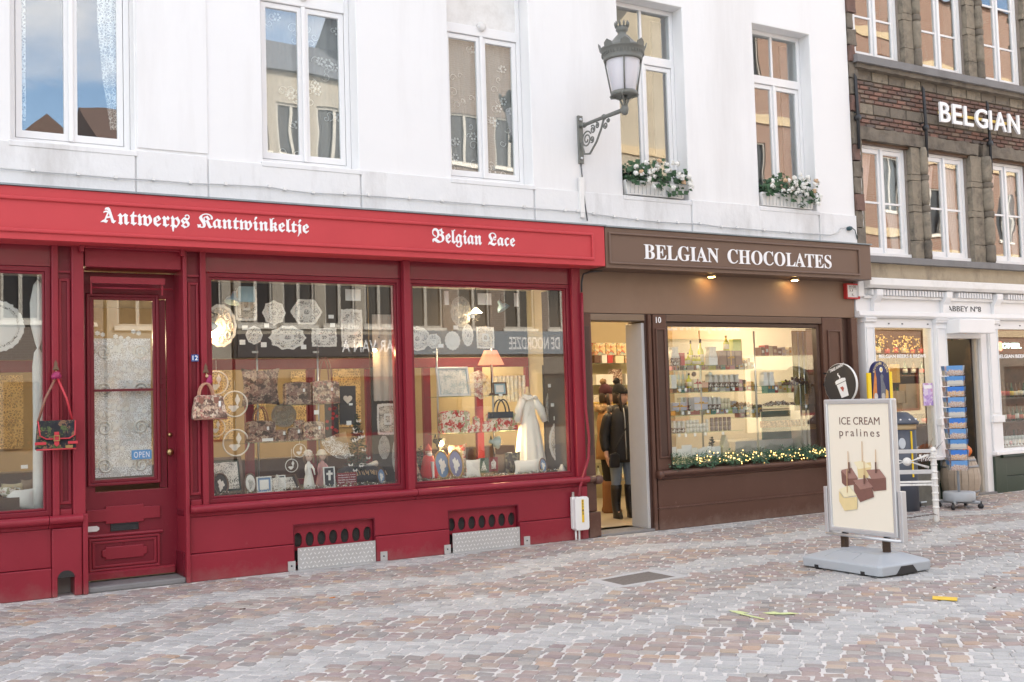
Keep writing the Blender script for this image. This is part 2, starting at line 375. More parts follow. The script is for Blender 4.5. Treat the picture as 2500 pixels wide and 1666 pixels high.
def casement(parent, x0, x1, z0, z1, y, zt, top='panes', pane=None, fw=.055, bars=0, dbl=.055, head=True):
    """white timber window: outer frame, transom, two leaves with panes"""
    pane = pane or pane_old
    wdw = build('window', B().ring(x0, x1, z0, z1, fw, y-.03, y+.05), white_paint, parent, bevel=.006)
    xm = (x0+x1)/2
    if zt: build('transom', B().box(x0+fw, x1-fw, y-.045, y+.045, zt, zt+.11), white_paint, wdw, bevel=.008)
    zc = zt if zt else z1-fw
    for (a, c) in ((x0+fw+.004, xm-.004), (xm+.004, x1-fw-.004)):
        build('leaf_frame', B().ring(a, c, z0+fw+.004, zc-.004, dbl, y-.025, y+.02, wb=dbl*1.25), white_paint, wdw, bevel=.006)
        build('pane', B().box(a+dbl-.004, c-dbl+.004, y-.006, y, z0+fw+dbl, zc-dbl+.002), pane, wdw)
        for k in range(bars):
            zz = z0+(zc-z0)*(k+1)/(bars+1)
            build('glazing_bar', B().box(a+dbl-.002, c-dbl+.002, y-.018, y-.007, zz-.014, zz+.014), white_paint, wdw)
    build('cover_strip', B().box(xm-.022, xm+.022, y-.05, y-.0255, z0+fw, zc), white_paint, wdw, bevel=.008)
    if zt and top == 'panes':
        build('glazing_bar', B().box(xm-.016, xm+.016, y-.02, y+.02, zt+.11, z1-fw), white_paint, wdw)
        for (a, c) in ((x0+fw, xm-.016), (xm+.016, x1-fw)):
            build('pane', B().box(a, c, y-.006, y, zt+.11, z1-fw), pane, wdw)
    elif zt:
        build('fixed_panel', B().box(x0+fw, x1-fw, y-.02, y, zt+.11, z1-fw), white_old, wdw)
        bb = B(); bb.lathe([(.001,-.03),(.05,-.03),(.055,0),(.05,.03),(.001,.03)], (xm, y-.05, zt+.11), 12, ax=(0,1,0)); build('keystone', bb, white_old, wdw)
    return wdw
for k, (a, c, e, g) in enumerate(UP):
    wd = casement(white_house, a+.002, c-.002, e+.012, g-.002, .22, 5.76, 'panel' if k in (1, 2) else 'panes')
    b = B(); b.extr([(-.03,e-.06),(-.03,e-.012),(.2,e+.012),(.2,e-.06)], a-.02, c+.02); build('sill', b, wall_white2, wd, bevel=.006)
    for zz in (7.4,):
        casement(white_house, a+.002, c-.002, 7.41, 9.398, .22, None)
    b = B()
    xm = (a+c)/2
    if k in (1, 2):
        wavy(b, a+.06, c-.06, 4.12, 5.74, .30, .012, 7); nc = build('net_curtain', b, net, wd); cu = B(); rc_ = random.Random(40+k)
        for q in range(34):
            cx_, cz_, rr_, sg = rc_.uniform(a+.12, c-.12), rc_.uniform(4.2, 5.65), rc_.uniform(.03,.06), rc_.choice((-1,1)); a0 = rc_.uniform(0,6)
            cu.tube([(cx_+sg*rr_*(1-i/22)*math.cos(a0+i*.36), .284, cz_+rr_*(1-i/22)*math.sin(a0+i*.36)) for i in range(17)], .0035, 4)
            if q % 3 == 0:
                for j in range(6): an = j*math.pi/3; cu.ball((cx_+.035*math.cos(an)+.05, .284, cz_+.035*math.sin(an)), .014, 6, 4, sy=.2)
        struct(build('vine_embroidery', cu, letter_white, nc), 'stuff')
    elif k == 0:
        wavy(b, a+.05, a+.16, 4.3, 5.74, .30, .01, 2, 16); wavy(b, c-.28, c-.05, 4.3, 5.74, .30, .012, 3, 20, gather=lambda u, tz, x0, x1: x0+(x1-x0)*(u*(1-.0*tz))+.12*tz*tz*(1-u)); build('net_curtain', b, net2, wd)
    elif k >= 3:
        b.box(c-.22, c-.06, .34, .37, 4.1, 6.4); build('shutter_board', b, mat('grey_board', (.12,.125,.13), .7), wd)

# ================================================================== RED SHOPFRONT
XR1 = X(1436,1312)
red_front = thing('red_shopfront', 'deep red painted lace shopfront with three display windows and a glazed door', 'shopfront', (4.2, 0, 0))
ZS = .715                                            # top of the rounded sill
xs_L = XW0
xdL, xdR = X(213,1300), X(452,1300)                  # door opening
xA0, xA1, xB0, xB1 = X(126,900), X(143,900), X(175,900), X(205,900)
def plinth(x0, x1, holes=(), mt=red):
    b = B(); wall_holes(b, x0, x1, .262, .60, 0, .12, [(h[0], h[1], .262, h[3]) for h in holes]); build('plinth_panel', b, mt, red_front, bevel=.006)
    ed = [x0]+[v_ for h in holes for v_ in h[:2]]+[x1]
    for a_, c_ in zip(ed[::2], ed[1::2]): build('plinth_base', B().box(a_, c_, -.022, .12, 0, .258), mt, red_front, bevel=.008)
V1 = (X(716,1290), X(915,1275), .0, Z(716,1282)); V2 = (X(1094,1255), X(1266,1245), .0, Z(1094,1247))
plinth(xs_L, X(125,1330)); plinth(X(461,1300), XR1-.012, (V1, V2))
# pier with the little arched boot-scraper niche
ax0, ax1 = X(140,1420), X(181,1420)
b = B(); wall_holes(b, X(125.5,1330), X(200,1330), 0, .60, -.03, .30, [(ax0, ax1, 0, .17)]); build('niche_pier', b, red, red_front, bevel=.01)
b = B(); xm = (ax0+ax1)/2; rr = (ax1-ax0)/2
pts = [(ax0-.001, .171)]+[(xm-rr*math.cos(t*math.pi/10), .17+rr*.75*math.sin(t*math.pi/10)) for t in range(11)]+[(ax1+.001, .171)]
b.prism([(xm-rr*math.cos(t*math.pi/12), .168+rr*.9*math.sin(t*math.pi/12)) for t in range(13)], -.034, -.0302); build('niche_arch', b, mat('dark_hollow', (.03,.028,.027), .9), red_front)
build('niche_back', B().box(ax0, ax1, .2, .28, 0, .3), mat('grey_render', (.33,.33,.32), .9, bump=.5, bscale=20), red_front)
# rounded sill
def sill(parent, x0, x1, mt, z=ZS, r=.036, out=-.085):
    pr = [(out+r+r*math.cos(a), z-r+r*math.sin(a)) for a in [math.pi*(.5+k/10) for k in range(11)]]
    pr = [(.1, z+.0)] + pr + [(out+r+.03, z-2*r-.012), (-.0, z-2*r-.04), (.1, z-2*r-.04)]
    return build('sill', B().extr(pr, x0, x1, smooth=False), mt, parent)
sill(red_front, xs_L, X(117,1270), red); sill(red_front, X(118,1270)+.002, X(200,1255), red); sill(red_front, X(462,1240), X(1012,1195), red); sill(red_front, X(1013,1195)+.002, XR1, red)
# end return of the sill at the door
build('sill_return', B().box(xdR-.005, xdR+.05, .02, .3, ZS-.11, ZS-.03), red_dark, red_front, bevel=.02)
ZG = Z(518,682); ZB = .79                            # head and foot of the big panes
ZFR = 3.32
def frame_window(x0, x1, z0, z1, y, parent, m=red_shaded, pane=pane_shop, step=.03):
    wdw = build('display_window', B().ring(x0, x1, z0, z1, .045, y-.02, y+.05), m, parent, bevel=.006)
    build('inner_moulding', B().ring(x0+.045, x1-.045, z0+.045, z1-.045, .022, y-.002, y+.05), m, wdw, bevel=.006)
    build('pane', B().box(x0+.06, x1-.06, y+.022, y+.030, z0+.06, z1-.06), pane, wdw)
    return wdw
xC1 = X(506,950); xM0, xM1 = X(986,900), X(1003,900); xE0 = X(1400,900)
ZH = ZG+.07                                          # underside of frieze
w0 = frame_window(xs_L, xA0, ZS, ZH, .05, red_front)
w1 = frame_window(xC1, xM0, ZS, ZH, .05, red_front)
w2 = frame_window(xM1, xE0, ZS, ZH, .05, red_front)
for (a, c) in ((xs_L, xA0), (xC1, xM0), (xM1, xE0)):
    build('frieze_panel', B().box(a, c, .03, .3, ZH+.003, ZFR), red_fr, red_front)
def pil(x0, x1, z0, z1, y0=-.025, y1=.3, m=red, name='pilaster'): return build(name, B().box(x0, x1, y0, y1, z0, z1), m, red_front, bevel=.008)
pil(xA0+.002, xA1, ZS-.02, ZFR); pil(xB0, xB1, ZS-.06, ZFR, -.035)
pil(X(201,1350), xdL, 0, ZS, -.05, .3, name='door_post')
pil(xdR, X(462,1300), 0, ZFR, -.045, .3, name='door_post')
pil(X(491,950), xC1-.002, ZS-.02, ZFR); pil(xM0+.002, xM1-.002, ZS-.03, ZFR, -.05); pil(xE0+.002, XR1-.005, ZS-.02, ZFR, -.02)
pil(xE0+.03, XR1-.01, 0, .6, -.03)
# narrow recessed panels beside the door
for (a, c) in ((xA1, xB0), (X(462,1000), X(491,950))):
    p = build('narrow_panel', B().box(a, c, .04, .3, ZS-.03, ZFR), red_shaded, red_front)
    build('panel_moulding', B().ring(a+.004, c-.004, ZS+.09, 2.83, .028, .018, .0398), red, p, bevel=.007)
    build('panel_rail', B().box(a+.001, c-.001, .01, .0398, 2.88, 2.90), red, p)
    build('base_block', B().box(a+.001, c-.001, .0, .0398, ZS-.03, ZS+.05), red, p, bevel=.01)
# header over the door, door closer rails
build('door_header', B().box(xdL-.002, xdR-.002, .0, .3, Z(320,655), ZFR), red, red_front, bevel=.006)
b = B(); b.box(X(196,597,-.08), X(448,608,-.08), -.1, -.06, 3.10, 3.155); b.box(X(194,597,-.1), X(205,600,-.1), -.12, -.05, 3.06, 3.17); b.box(X(440,608,-.1), X(449,608,-.1), -.12, -.05, 3.06, 3.17); build('awning_rail', b, red, red_front, bevel=.004)
b = B(); b.box(X(218,665,.1), X(400,672,.1), .06, .1, 2.80, 2.86); b.tube([(X(220,676,.08),.08,2.76),(X(420,686,.08),.08,2.76)], .008); b.box(X(220,676,.08), X(224,676,.08), .07,.09,2.70,2.8); b.box(X(393,680,.08), X(397,680,.08), .07,.09,2.70,2.8); build('curtain_rail', b, red, red_front)
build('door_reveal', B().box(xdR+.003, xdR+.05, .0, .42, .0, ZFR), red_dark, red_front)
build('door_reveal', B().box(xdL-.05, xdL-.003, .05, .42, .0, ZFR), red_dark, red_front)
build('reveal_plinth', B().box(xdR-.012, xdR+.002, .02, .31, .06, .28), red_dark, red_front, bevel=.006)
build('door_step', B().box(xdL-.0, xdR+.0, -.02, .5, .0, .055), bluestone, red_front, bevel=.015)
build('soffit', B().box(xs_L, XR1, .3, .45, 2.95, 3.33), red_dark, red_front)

# ---- glazed door
YD = .30
door = build('door', B().ring(X(206,1000,YD), X(432,1000,YD)-.002, .075, 2.93, .09, YD, YD+.05, wb=.80, wt=.24), red_shaded, red_front, bevel=.006)
gx0, gx1 = X(226,950,YD), X(375,950,YD); gz0, gz1 = Z(226,1174,YD), Z(226,731,YD)
build('lock_stile', B().box(gx1+.05, X(432,1000,YD)-.1, YD+.002, YD+.048, .88, 2.68), red_dark, door)  # darker red on the stile: the reveal's shade is put into its colour
build('glass_moulding', B().ring(gx0-.055, gx1+.055, gz0-.055, gz1+.055, .03, YD-.028, YD+.002), red_shaded, door, bevel=.008)
build('glass_frame', B().ring(gx0-.026, gx1+.026, gz0-.026, gz1+.026, .03, YD-.014, YD+.03), red_shaded, door, bevel=.006)
zc = Z(300,953,YD)
build('glazing_bar', B().box(gx0, gx1, YD-.012, YD+.028, zc-.01, zc+.012), red_dark, door)
build('pane', B().box(gx0, gx1, YD+.008, YD+.014, zc+.012, gz1), pane_shop, door); build('pane', B().box(gx0, gx1, YD+.008, YD+.014, gz0, zc-.01), pane_shop, door)
dx0, dx1 = X(210,1300,YD), X(391,1300,YD)
zA, zB_ = Z(300,1240,YD), Z(300,1258,YD)
b = B(); za, zb, dz = .74, .60, .025; m1, m2 = dx0+.17*(dx1-dx0)/.66, dx1-.15*(dx1-dx0)/.66
b.prism([(dx0,zb),(m1,zb),(m1,zb-dz),(m2,zb-dz),(m2,zb),(dx1,zb),(dx1,za-dz),(m2,za-dz),(m2,za),(m1,za),(m1,za-dz),(dx0,za-dz)], YD-.022, YD-.001); build('stepped_rail', b, red, door, bevel=.006)
b = B(); b.extr([(YD-.02,.455),(YD-.03,.47),(YD-.02,.485),(YD-.001,.485),(YD-.001,.455)], dx0, dx1+.02); build('moulding', b, red, door)
for w_, o_ in ((.0,-.02), (.03,-.012)): build('panel_moulding', B().ring(dx0+.02+w_, dx1-.005-w_, .145+w_, .45-w_, .024, YD+o_, YD-.001), red, door, bevel=.007)
b = B(); cx0, cx1, cz0, cz1, k = X(248,1340,YD), X(359,1340,YD), .245, .365, .03
b.prism([(cx0+k,cz0),(cx1-k,cz0),(cx1-k,cz0+k*.7),(cx1,cz0+k),(cx1,cz1-k),(cx1-k,cz1-k*.7),(cx1-k,cz1),(cx0+k,cz1),(cx0+k,cz1-k*.7),(cx0,cz1-k),(cx0,cz0+k),(cx0+k,cz0+k*.7)], YD-.018, YD-.001); build('raised_plaque', b, red, door, bevel=.008)
build('kick_rail', B().extr([(YD-.045,.075),(YD-.045,.13),(YD-.03,.145),(YD-.001,.145),(YD-.001,.075)], dx0, X(425,1400,YD)), red, door)
x0, x1 = X(269,1275,YD), X(338,1275,YD)
lb = build('letter_box', B().ring(x0, x1, .505, .575, .014, YD-.016, YD-.001), black_pl, door, bevel=.004); build('flap', B().box(x0+.015, x1-.015, YD-.012, YD-.001, .52, .56), black_iron, lb)
build('name_plate', B().prism([(dx0,.515),(X(236,1276,YD),.515),(X(242,1276,YD),.53),(X(242,1276,YD),.55),(X(236,1276,YD),.565),(dx0,.565)], YD-.006, YD-.001), white_plastic, door)
kp = at(412,1104,YD); b = B(); b.lathe([(.001,0),(.022,0),(.022,.01),(.012,.02),(.012,.035),(.03,.045),(.034,.06),(.028,.075),(.001,.08)], (kp.x,YD,kp.z), 16, ax=(0,-1,0)); build('door_knob', b, brass, door)
kp = at(415,1062,YD); b = B(); b.lathe([(.001,0),(.02,0),(.02,.012),(.001,.014)], (kp.x,YD,kp.z), 14, ax=(0,-1,0)); build('lock', b, brass, door)

# ---- cellar vents in the plinth, house number
mesh_m, t, p, out = nodes('wire_mesh'); p.inputs['Base Color'].default_value = (.10,.095,.09,1); p.inputs['Roughness'].default_value = .6
for nme, V_, y0_ in (('a', V1, 0), ('b', V2, 0)):
    x0, x1, _, z1 = V_
    n = 7; wv = (x1-x0)/n; b = B(); zc_ = z1-.145; zc2 = z1-.335
    # plate with two rows of oval holes: ring strips round each hole
    def oval_cell(b, ax, cx_, az, c2, rx, rz, y):
        m_ = 24; o_ = []; i_ = []
        for k in range(m_):
            a = 2*math.pi*k/m_; co, si = math.cos(a), math.sin(a)
            i_.append(((ax+cx_)/2+rx*co, c2+rz*si))
            s_ = max(abs(co), abs(si)); hx, hz = (cx_-ax)/2, az
            o_.append(((ax+cx_)/2+hx*co/s_, c2+hz*si/s_))
        vs = [(p_[0], y, p_[1]) for p_ in o_+i_] + [(p_[0], y+.02, p_[1]) for p_ in o_+i_]
        fs = [(k,(k+1)%m_,m_+(k+1)%m_,m_+k) for k in range(m_)]+[(m_+k,m_+(k+1)%m_,3*m_+(k+1)%m_,3*m_+k) for k in range(m_)]
        b.add(vs, fs)
    for k in range(n): oval_cell(b, x0+k*wv, x0+(k+1)*wv, .1, zc_-.015, wv*.36, .072, .05)
    for k in range(n): oval_cell(b, x0+(k-.5)*wv if k else x0, x0+(k+.5)*wv, .09, zc2+.02, wv*.36, .072, .052)
    b.box(x0, x1, .05, .07, z1-.06, z1)
    v = build('vent_plate', b, red, red_front)
    g = B(); st = .0125
    k = x0
    while k < x1: g.box(k-.0012, k+.0012, .078, .081, z1-.36, z1-.02); k += st
    k = z1-.36
    while k < z1-.02: g.box(x0, x1, .0812, .0835, k-.0012, k+.0012); k += st
    build('wire_mesh', g, mesh_m, v)
    build('vent_hollow', B().box(x0, x1, .13, .2, 0, z1), MATS['dark_hollow'], v)
    build('vent_reveal', B().ring(x0-.001, x1+.001, 0, z1+.001, .012, .0, .13, wb=.0001), red_dark, v)
p12 = rect(467,866,485,883, -.047)
e = build('house_number', B().box(*p12[:2], -.052, -.0455, *p12[2:]), mat('blue_enamel', (.02,.08,.25), .25), red_front, bevel=.002)
build('numeral', text_b('12', (p12[0]+.01, p12[1]-.008, p12[2]+.012, p12[3]-.01), -.052, .002, weight=.01), letter_white, e)

# ================================================================== BROWN SHOPFRONT
brown_front = thing('brown_shopfront', 'brown painted chocolate shopfront with open doorway and one wide display window', 'shopfront', (9.5, 0, 0))
bx0, bx1 = XR1+.004, X(2096,900)
dbL, dbR = X(1462,1200), X(1586,1100)
ZD = Z(1500,783)
p = lambda n, b, m=brown, bv=.008: build(n, b, m, brown_front, bevel=bv)
p('frieze_panel', B().box(bx0, bx1, .02, .3, 2.605, 3.32), brown_frieze)
p('door_post', B().box(bx0, dbL-.03, .0, .3, .30, 2.60)); p('door_post_base', B().box(bx0, dbL, -.03, .3, .0, .295))
p('post_panel', B().box(bx0+.03, dbL-.06, -.004, .0, .95, 2.45), brown_dark, .002)
sill(brown_front, bx0, dbL-.04, brown)
b = B(); b.lathe([(.001,-.05),(.05,-.05),(.055,0),(.05,.03),(.001,.03)], (dbL-.03,-.05,ZS-.05), 16, ax=(1,0,0)); p('sill_end', b, brown, 0)
p('door_head', B().box(dbL-.03, dbR, .005, .25, ZD, 2.60), mat('bronze_rail', (.20,.15,.11), .4, metal=.4))
p('door_jamb', B().box(dbR+.004, X(1592,1100), .02, .35, 0, 2.6), brown_dark); p('door_jamb', B().box(X(1592,1100)+.002, X(1600,1100), -.01, .3, 0, 2.6), brown)
pl0, pl1 = X(1600,1000), X(1637,1100)
p('pilaster', B().box(pl0+.002, pl1, -.01, .3, ZS, 2.6))
p('pilaster_panel', B().ring(pl0+.03, pl1-.03, .86, 2.43, .02, -.028, -.0105), brown, .006); p('pilaster_panel_field', B().box(pl0+.052, pl1-.052, -.016, -.0105, .885, 2.41), brown_dark, .002)
wx0, wx1 = pl1+.002, X(2010,950)
zb0 = ZS
p('window_head', B().box(wx0, wx1+.02, -.005, .2, 2.515, 2.60), mat('bronze_dark', (.12,.08,.06), .35, metal=.3))
wb = build('display_window', B().ring(wx0, wx1, zb0, 2.512, .05, .03, .12), brown_dark, brown_front, bevel=.006)
build('pane', B().box(wx0+.048, wx1-.048, .07, .078, zb0+.048, 2.465), pane_shop, wb)
p('pilaster', B().box(wx1+.025, X(2062,950), -.01, .3, ZS, 2.60)); a, c = X(2024,950), X(2056,950)
p('pilaster_panel', B().ring(a, c, .86, 2.43, .022, -.03, -.0105), brown, .006)
p('dark_gap', B().box(X(2062,950)+.002, X(2084,950), .06, .3, 0, 2.60), brown_dark); p('end_post', B().box(X(2084,950)+.002, bx1, -.01, .3, 0, 2.60))
sill(brown_front, X(1605,1165), X(2060,1120), brown)
b = B(); b.lathe([(.001,-.04),(.05,-.04),(.058,0),(.05,.02),(.001,.02)], (X(1607,1165),-.05,ZS-.05), 16, ax=(1,0,0)); p('sill_end', b, brown, 0)
p('plinth_panel', B().box(pl0, bx1, .0, .12, .262, .6)); p('plinth_base', B().box(pl0-.01, bx1, -.022, .12, 0, .255)); p('plinth_bead', B().extr([(-.03,.255),(-.03,.262),(-.012,.275),(0,.275),(0,.255)], pl0-.01, bx1), brown, .003)
dl = X(1586,1000)-.06
b = B(); b.box(dl, dl+.045, .03, .35, .03, ZD-.02); ol = build('door_leaf', b, mat('grey_door', (.42,.41,.40), .5), brown_front, bevel=.008)
p('threshold', B().box(bx0+.1, dbR+.02, -.03, .5, 0, .03), bluestone)
n10 = rect(1601,774,1614,789,-.012); build('numeral', text_b('10', n10, -.0105, .004, weight=.01), letter_white, brown_front)

# ================================================================== SIGN BOARDS
YS = -.30
def sign_board(name, label, x0, x1, z0, z1, m, inset, mw=.03):
    s = thing(name, label, 'shop sign', ((x0+x1)/2, YS, z0))
    build('board', B().box(x0, x1, YS, .025, z0, z1), m, s, bevel=.004)
    a0, a1, c0, c1 = inset
    build('moulding', B().ring(a0, a1, c0, c1, mw, YS-.022, YS-.0005), m, s, bevel=.011)
    b = B(); b.extr([(YS-.02,z1+.002),(YS-.02,z1+.018),(.0,z1+.055),(.0,z1+.002)], x0, x1+.02); build('flashing', b, lead, s)
    return s
zt_, zb_ = Z(500,486,YS), Z(500,605,YS)
xs1 = X(1477,600,YS)
s1 = sign_board('shop_sign', 'long red sign board with white blackletter names over the lace shop', XW0, xs1-.004, zb_, zt_, red_sign, (XW0, X(1449,600,YS), Z(500,588,YS)-.005, Z(500,508,YS)), .034)
cA = lambda pts: [(X(x/4.706, 400+y/4.706, YS), Z(x/4.706, 400+y/4.706, YS)) for x, y in pts]
b = B()
for i, pl_ in enumerate(([(1200,522),(1215,504),(1245,500),(1264,518),(1308,652),(1335,657),(1306,688),(1282,676),(1242,545),(1225,528),(1207,530)], [(1238,548),(1250,566),(1216,646),(1242,655),(1222,683),(1188,671),(1150,672),(1180,648),(1198,642)], [(1186,568),(1190,548),(1216,538),(1240,546),(1238,562),(1210,558)], [(1212,610),(1264,603),(1270,622),(1206,632)])): b.prism(cA(pl_), YS-.006-.0006*i, YS-.0002*i)
build('letter', b, letter_white, s1)
build('lettering', text_b(fraktur('ntwerps'), (X(287,540,YS), X(463,550,YS), Z(375,563,YS), Z(320,516,YS)), YS, .006, weight=.008), letter_white, s1)
build('lettering', text_b(fraktur('Kantwinkeltje'), (X(481,540,YS), X(754,560,YS), Z(735,578,YS), Z(490,521,YS)), YS, .006, weight=.008), letter_white, s1)
build('lettering', text_b(fraktur('Belgian'), (X(1055,580,YS), X(1176,585,YS), Z(1110,604,YS), Z(1060,557,YS)), YS, .006, weight=.008), letter_white, s1); build('lettering', text_b(fraktur('Lace'), (X(1191,585,YS), X(1257,590,YS), Z(1225,602,YS), Z(1195,568,YS)), YS, .006, weight=.008), letter_white, s1)
xs2 = X(2126,640,YS)
s2 = sign_board('shop_sign', 'brown sign board with white capitals BELGIAN CHOCOLATES', xs1+.006, xs2, Z(1479,654,YS), Z(1479,557,YS)+.01, brown_sign, (X(1485,600,YS), X(2098,640,YS), Z(1485,645,YS), Z(1485,567,YS)), .026)
zz0, zz1 = Z(1572,633,YS), Z(1572,596,YS); build('lettering', text_b(serif('BELGIAN'), (X(1572,620,YS), X(1754,625,YS), zz0, zz1), YS, .008), letter_white, s2); build('lettering', text_b(serif('CHOCOLATES'), (X(1776,630,YS), X(2029,640,YS), zz0, zz1), YS, .008), letter_white, s2)
# two small lit spotlights under the brown sign
warm = emis('warm_bulb', (1,.62,.22), 22)
for px, py in ((1737,673), (1940,682)):
    q = at(px, py, -.1); b = B(); b.lathe([(.001,.05),(.045,.05),(.06,.0),(.05,.0),(.001,.012)], (q.x,-.1,3.075), 16)
    sp = one('spotlight', b, brass, 'small round brass spotlight lit under the brown sign board', 'spotlight', 'spotlights under the brown sign')
    build('bulb', B().lathe([(.001,.0),(.042,.0),(.042,.006),(.001,.008)], (q.x,-.1,3.07), 14), warm, sp)
# ================================================================== BRICK HOUSE with stone mullions
BX0, BX1 = XW1+.02, 19.2
brick_house = thing('brick_house', 'old brick house with carved stone window piers and white casements', 'house', (15.5, 0, 0))
YB = .06
UA = [(12.06,13.07),(13.46,14.42),(14.94,15.9),(16.45,17.4),(17.95,18.9)]
z2a, z2b = 3.50, 5.10                                 # first-floor windows
UC = [(X(2090,120)+.02, X(2207,140)), (X(2252,150), X(2364,170)), (X(2404,170), X(2404,170)+1.02), (17.0,18.0)]
# bricks: courses of real bricks on a mortar bed
bm_ = B(); wall_holes(bm_, BX0, BX1, 3.40, 10.2, YB+.022, .4, [(a, c, z2a, z2b) for a, c in UA]+[(a, c, 6.40, 8.3) for a, c in UC]); build('mortar_bed', bm_, mortar, brick_house)
bcols = [(.205,.115,.09), (.17,.10,.08), (.24,.135,.105), (.15,.10,.085), (.22,.16,.125), (.135,.108,.095)]
brick_m = [mat('brick_%s' % n, c, .9, var=.28, scale=14, bump=.6, bscale=40, stain=(.075,.068,.062), sfac=.75) for n, c in zip(('red','plum','orange','brown','buff','sooty'), bcols)]
def brick_mesh(L, H, m, k):
    b = B(); r = random.Random(k); j = lambda s: r.uniform(-s, s)
    vs = []
    for y, ins in ((-.022,0), (-.028,.007)):
        for x, z in ((ins,ins),(L-ins,ins),(L-ins,H-ins),(ins,H-ins)): vs.append((x+j(.003), y+.022+(.012 if ins == 0 else -.003)+j(.0015), z+j(.003)))
    vs += [(0,.03,0),(L,.03,0),(L,.03,H),(0,.03,H)]
    fs = [(4,5,6,7)]+[(i,(i+1)%4,4+(i+1)%4,4+i) for i in range(4)]+[(8+i,8+(i+1)%4,(i+1)%4,i) for i in range(4)]
    b.add(vs, fs); me = bpy.data.meshes.new('brick'); me.from_pydata([tuple(v) for v in b.v], [], b.f); me.materials.append(m); return me
BL, BH, BJ = .185, .052, .012
bmesh_v = [brick_mesh(BL, BH, brick_m[i % 6], i) for i in range(18)]
half_v = [brick_mesh(BL/2-.006, BH, brick_m[i % 6], 50+i) for i in range(6)]
stone_mesh = [brick_mesh(.34, .15, stone if i % 2 else stone_dark, 80+i) for i in range(4)]
cand = []
z = 5.335; row = 0
rb = random.Random(3)
while z < 6.14:
    if row in (3, 9): # speklaag of natural stone
        x = BX0+.17
        while x < 17.2:
            cand.append((x, z, rb.choice(stone_mesh), .34)); x += .352
        z += .162; row += 1; continue
    x = BX0+.16-(row % 2)*(BL/2+BJ/2)*0; first = row % 2
    while x < 17.2:
        if first: cand.append((x, z, rb.choice(half_v), BL/2)); x += BL/2-.006+BJ; first = 0
        else: cand.append((x, z, rb.choice(bmesh_v), BL)); x += BL+BJ
    z += BH+BJ; row += 1
cand.sort(key=lambda c: c[0])
rest = B(); rest_n = 0
for k, (x, z, me, L) in enumerate(cand):
    if k < 300:
        o = bpy.data.objects.new('brick', me); COL.objects.link(o); o.parent = brick_house
        o.location = Vector((x, YB, z)) - Vector((15.5,0,0)); o.rotation_euler = (rb.uniform(-.01,.01), rb.uniform(-.008,.008), rb.uniform(-.012,.012))
    else:
        mi = 0
        for i, m_ in enumerate(brick_m+[stone, stone_dark]):
            if me.materials[0] == m_: mi = i
        rest.add([(v.co.x+x, v.co.y+YB, v.co.z+z) for v in me.vertices], [list(p_.vertices) for p_ in me.polygons], mi)
struct(build('bricks', rest, brick_m+[stone, stone_dark], brick_house), 'stuff')
def rough(b, amp, fr, seed=0):
    for v in b.v:
        n_ = noise.noise_vector(Vector((v.x*fr+seed, v.y*fr, v.z*fr))); v += n_*amp
    return b
def gridbox(b, x0, x1, y0, y1, z0, z1, st):
    nx, nz = max(1, int((x1-x0)/st)), max(1, int((z1-z0)/st)); ny = max(1, int((y1-y0)/st))
    def face(o, u, v, nu, nv):
        vs = [o+u*(i/nu)+v*(j/nv) for j in range(nv+1) for i in range(nu+1)]
        b.add(vs, [(j*(nu+1)+i, j*(nu+1)+i+1, (j+1)*(nu+1)+i+1, (j+1)*(nu+1)+i) for j in range(nv) for i in range(nu)])
    V = Vector
    face(V((x0,y0,z0)), V((x1-x0,0,0)), V((0,0,z1-z0)), nx, nz)
    face(V((x0,y0,z0)), V((0,y1-y0,0)), V((0,0,z1-z0)), ny, nz); face(V((x1,y0,z0)), V((0,y1-y0,0)), V((0,0,z1-z0)), ny, nz)
    face(V((x0,y0,z1)), V((x1-x0,0,0)), V((0,y1-y0,0)), nx, ny); face(V((x0,y0,z0)), V((x1-x0,0,0)), V((0,y1-y0,0)), nx, ny)
    return b
# rough lintels, ledges, quoins
for a, c in UA:
    x0, x1 = a-.2, c+.19
    build('lintel', rough(gridbox(B(), x0, x1, -.02, .2, 5.13, 5.31, .035), .022, 7, a), stone_dark, brick_house)
    build('lintel_soffit', B().box(a-.06, c+.06, .04, .2, 5.09, 5.15), wood_dark, brick_house)
b = B(); gridbox(b, BX0+.06, BX1, -.10, .1, 6.21, 6.315, .1); build('ledge', rough(b, .006, 5), bluestone, brick_house)
build('ledge_moulding', rough(gridbox(B(), BX0+.1, BX1, -.05, .1, 6.145, 6.208, .05), .01, 8), stone_dark, brick_house)
b = B(); gridbox(b, BX0, BX1, -.10, .1, 3.385, 3.475, .1); build('ledge', rough(b, .004, 5), bluestone, brick_house)
build('stained_band', rough(gridbox(B(), BX0, BX1, -.0, .1, 3.165, 3.383, .05), .008, 5), stone_pale, brick_house)
for k in range(30):
    z0 = 3.4+k*.235
    build('quoin', rough(gridbox(B(), BX0-.01, BX0+.10+.05*(k % 2), -.035+.01*(k % 3), .2, z0+.006, z0+.229, .03), .016, 9, k), stone_dark if k % 3 else brick_m[1], brick_house)
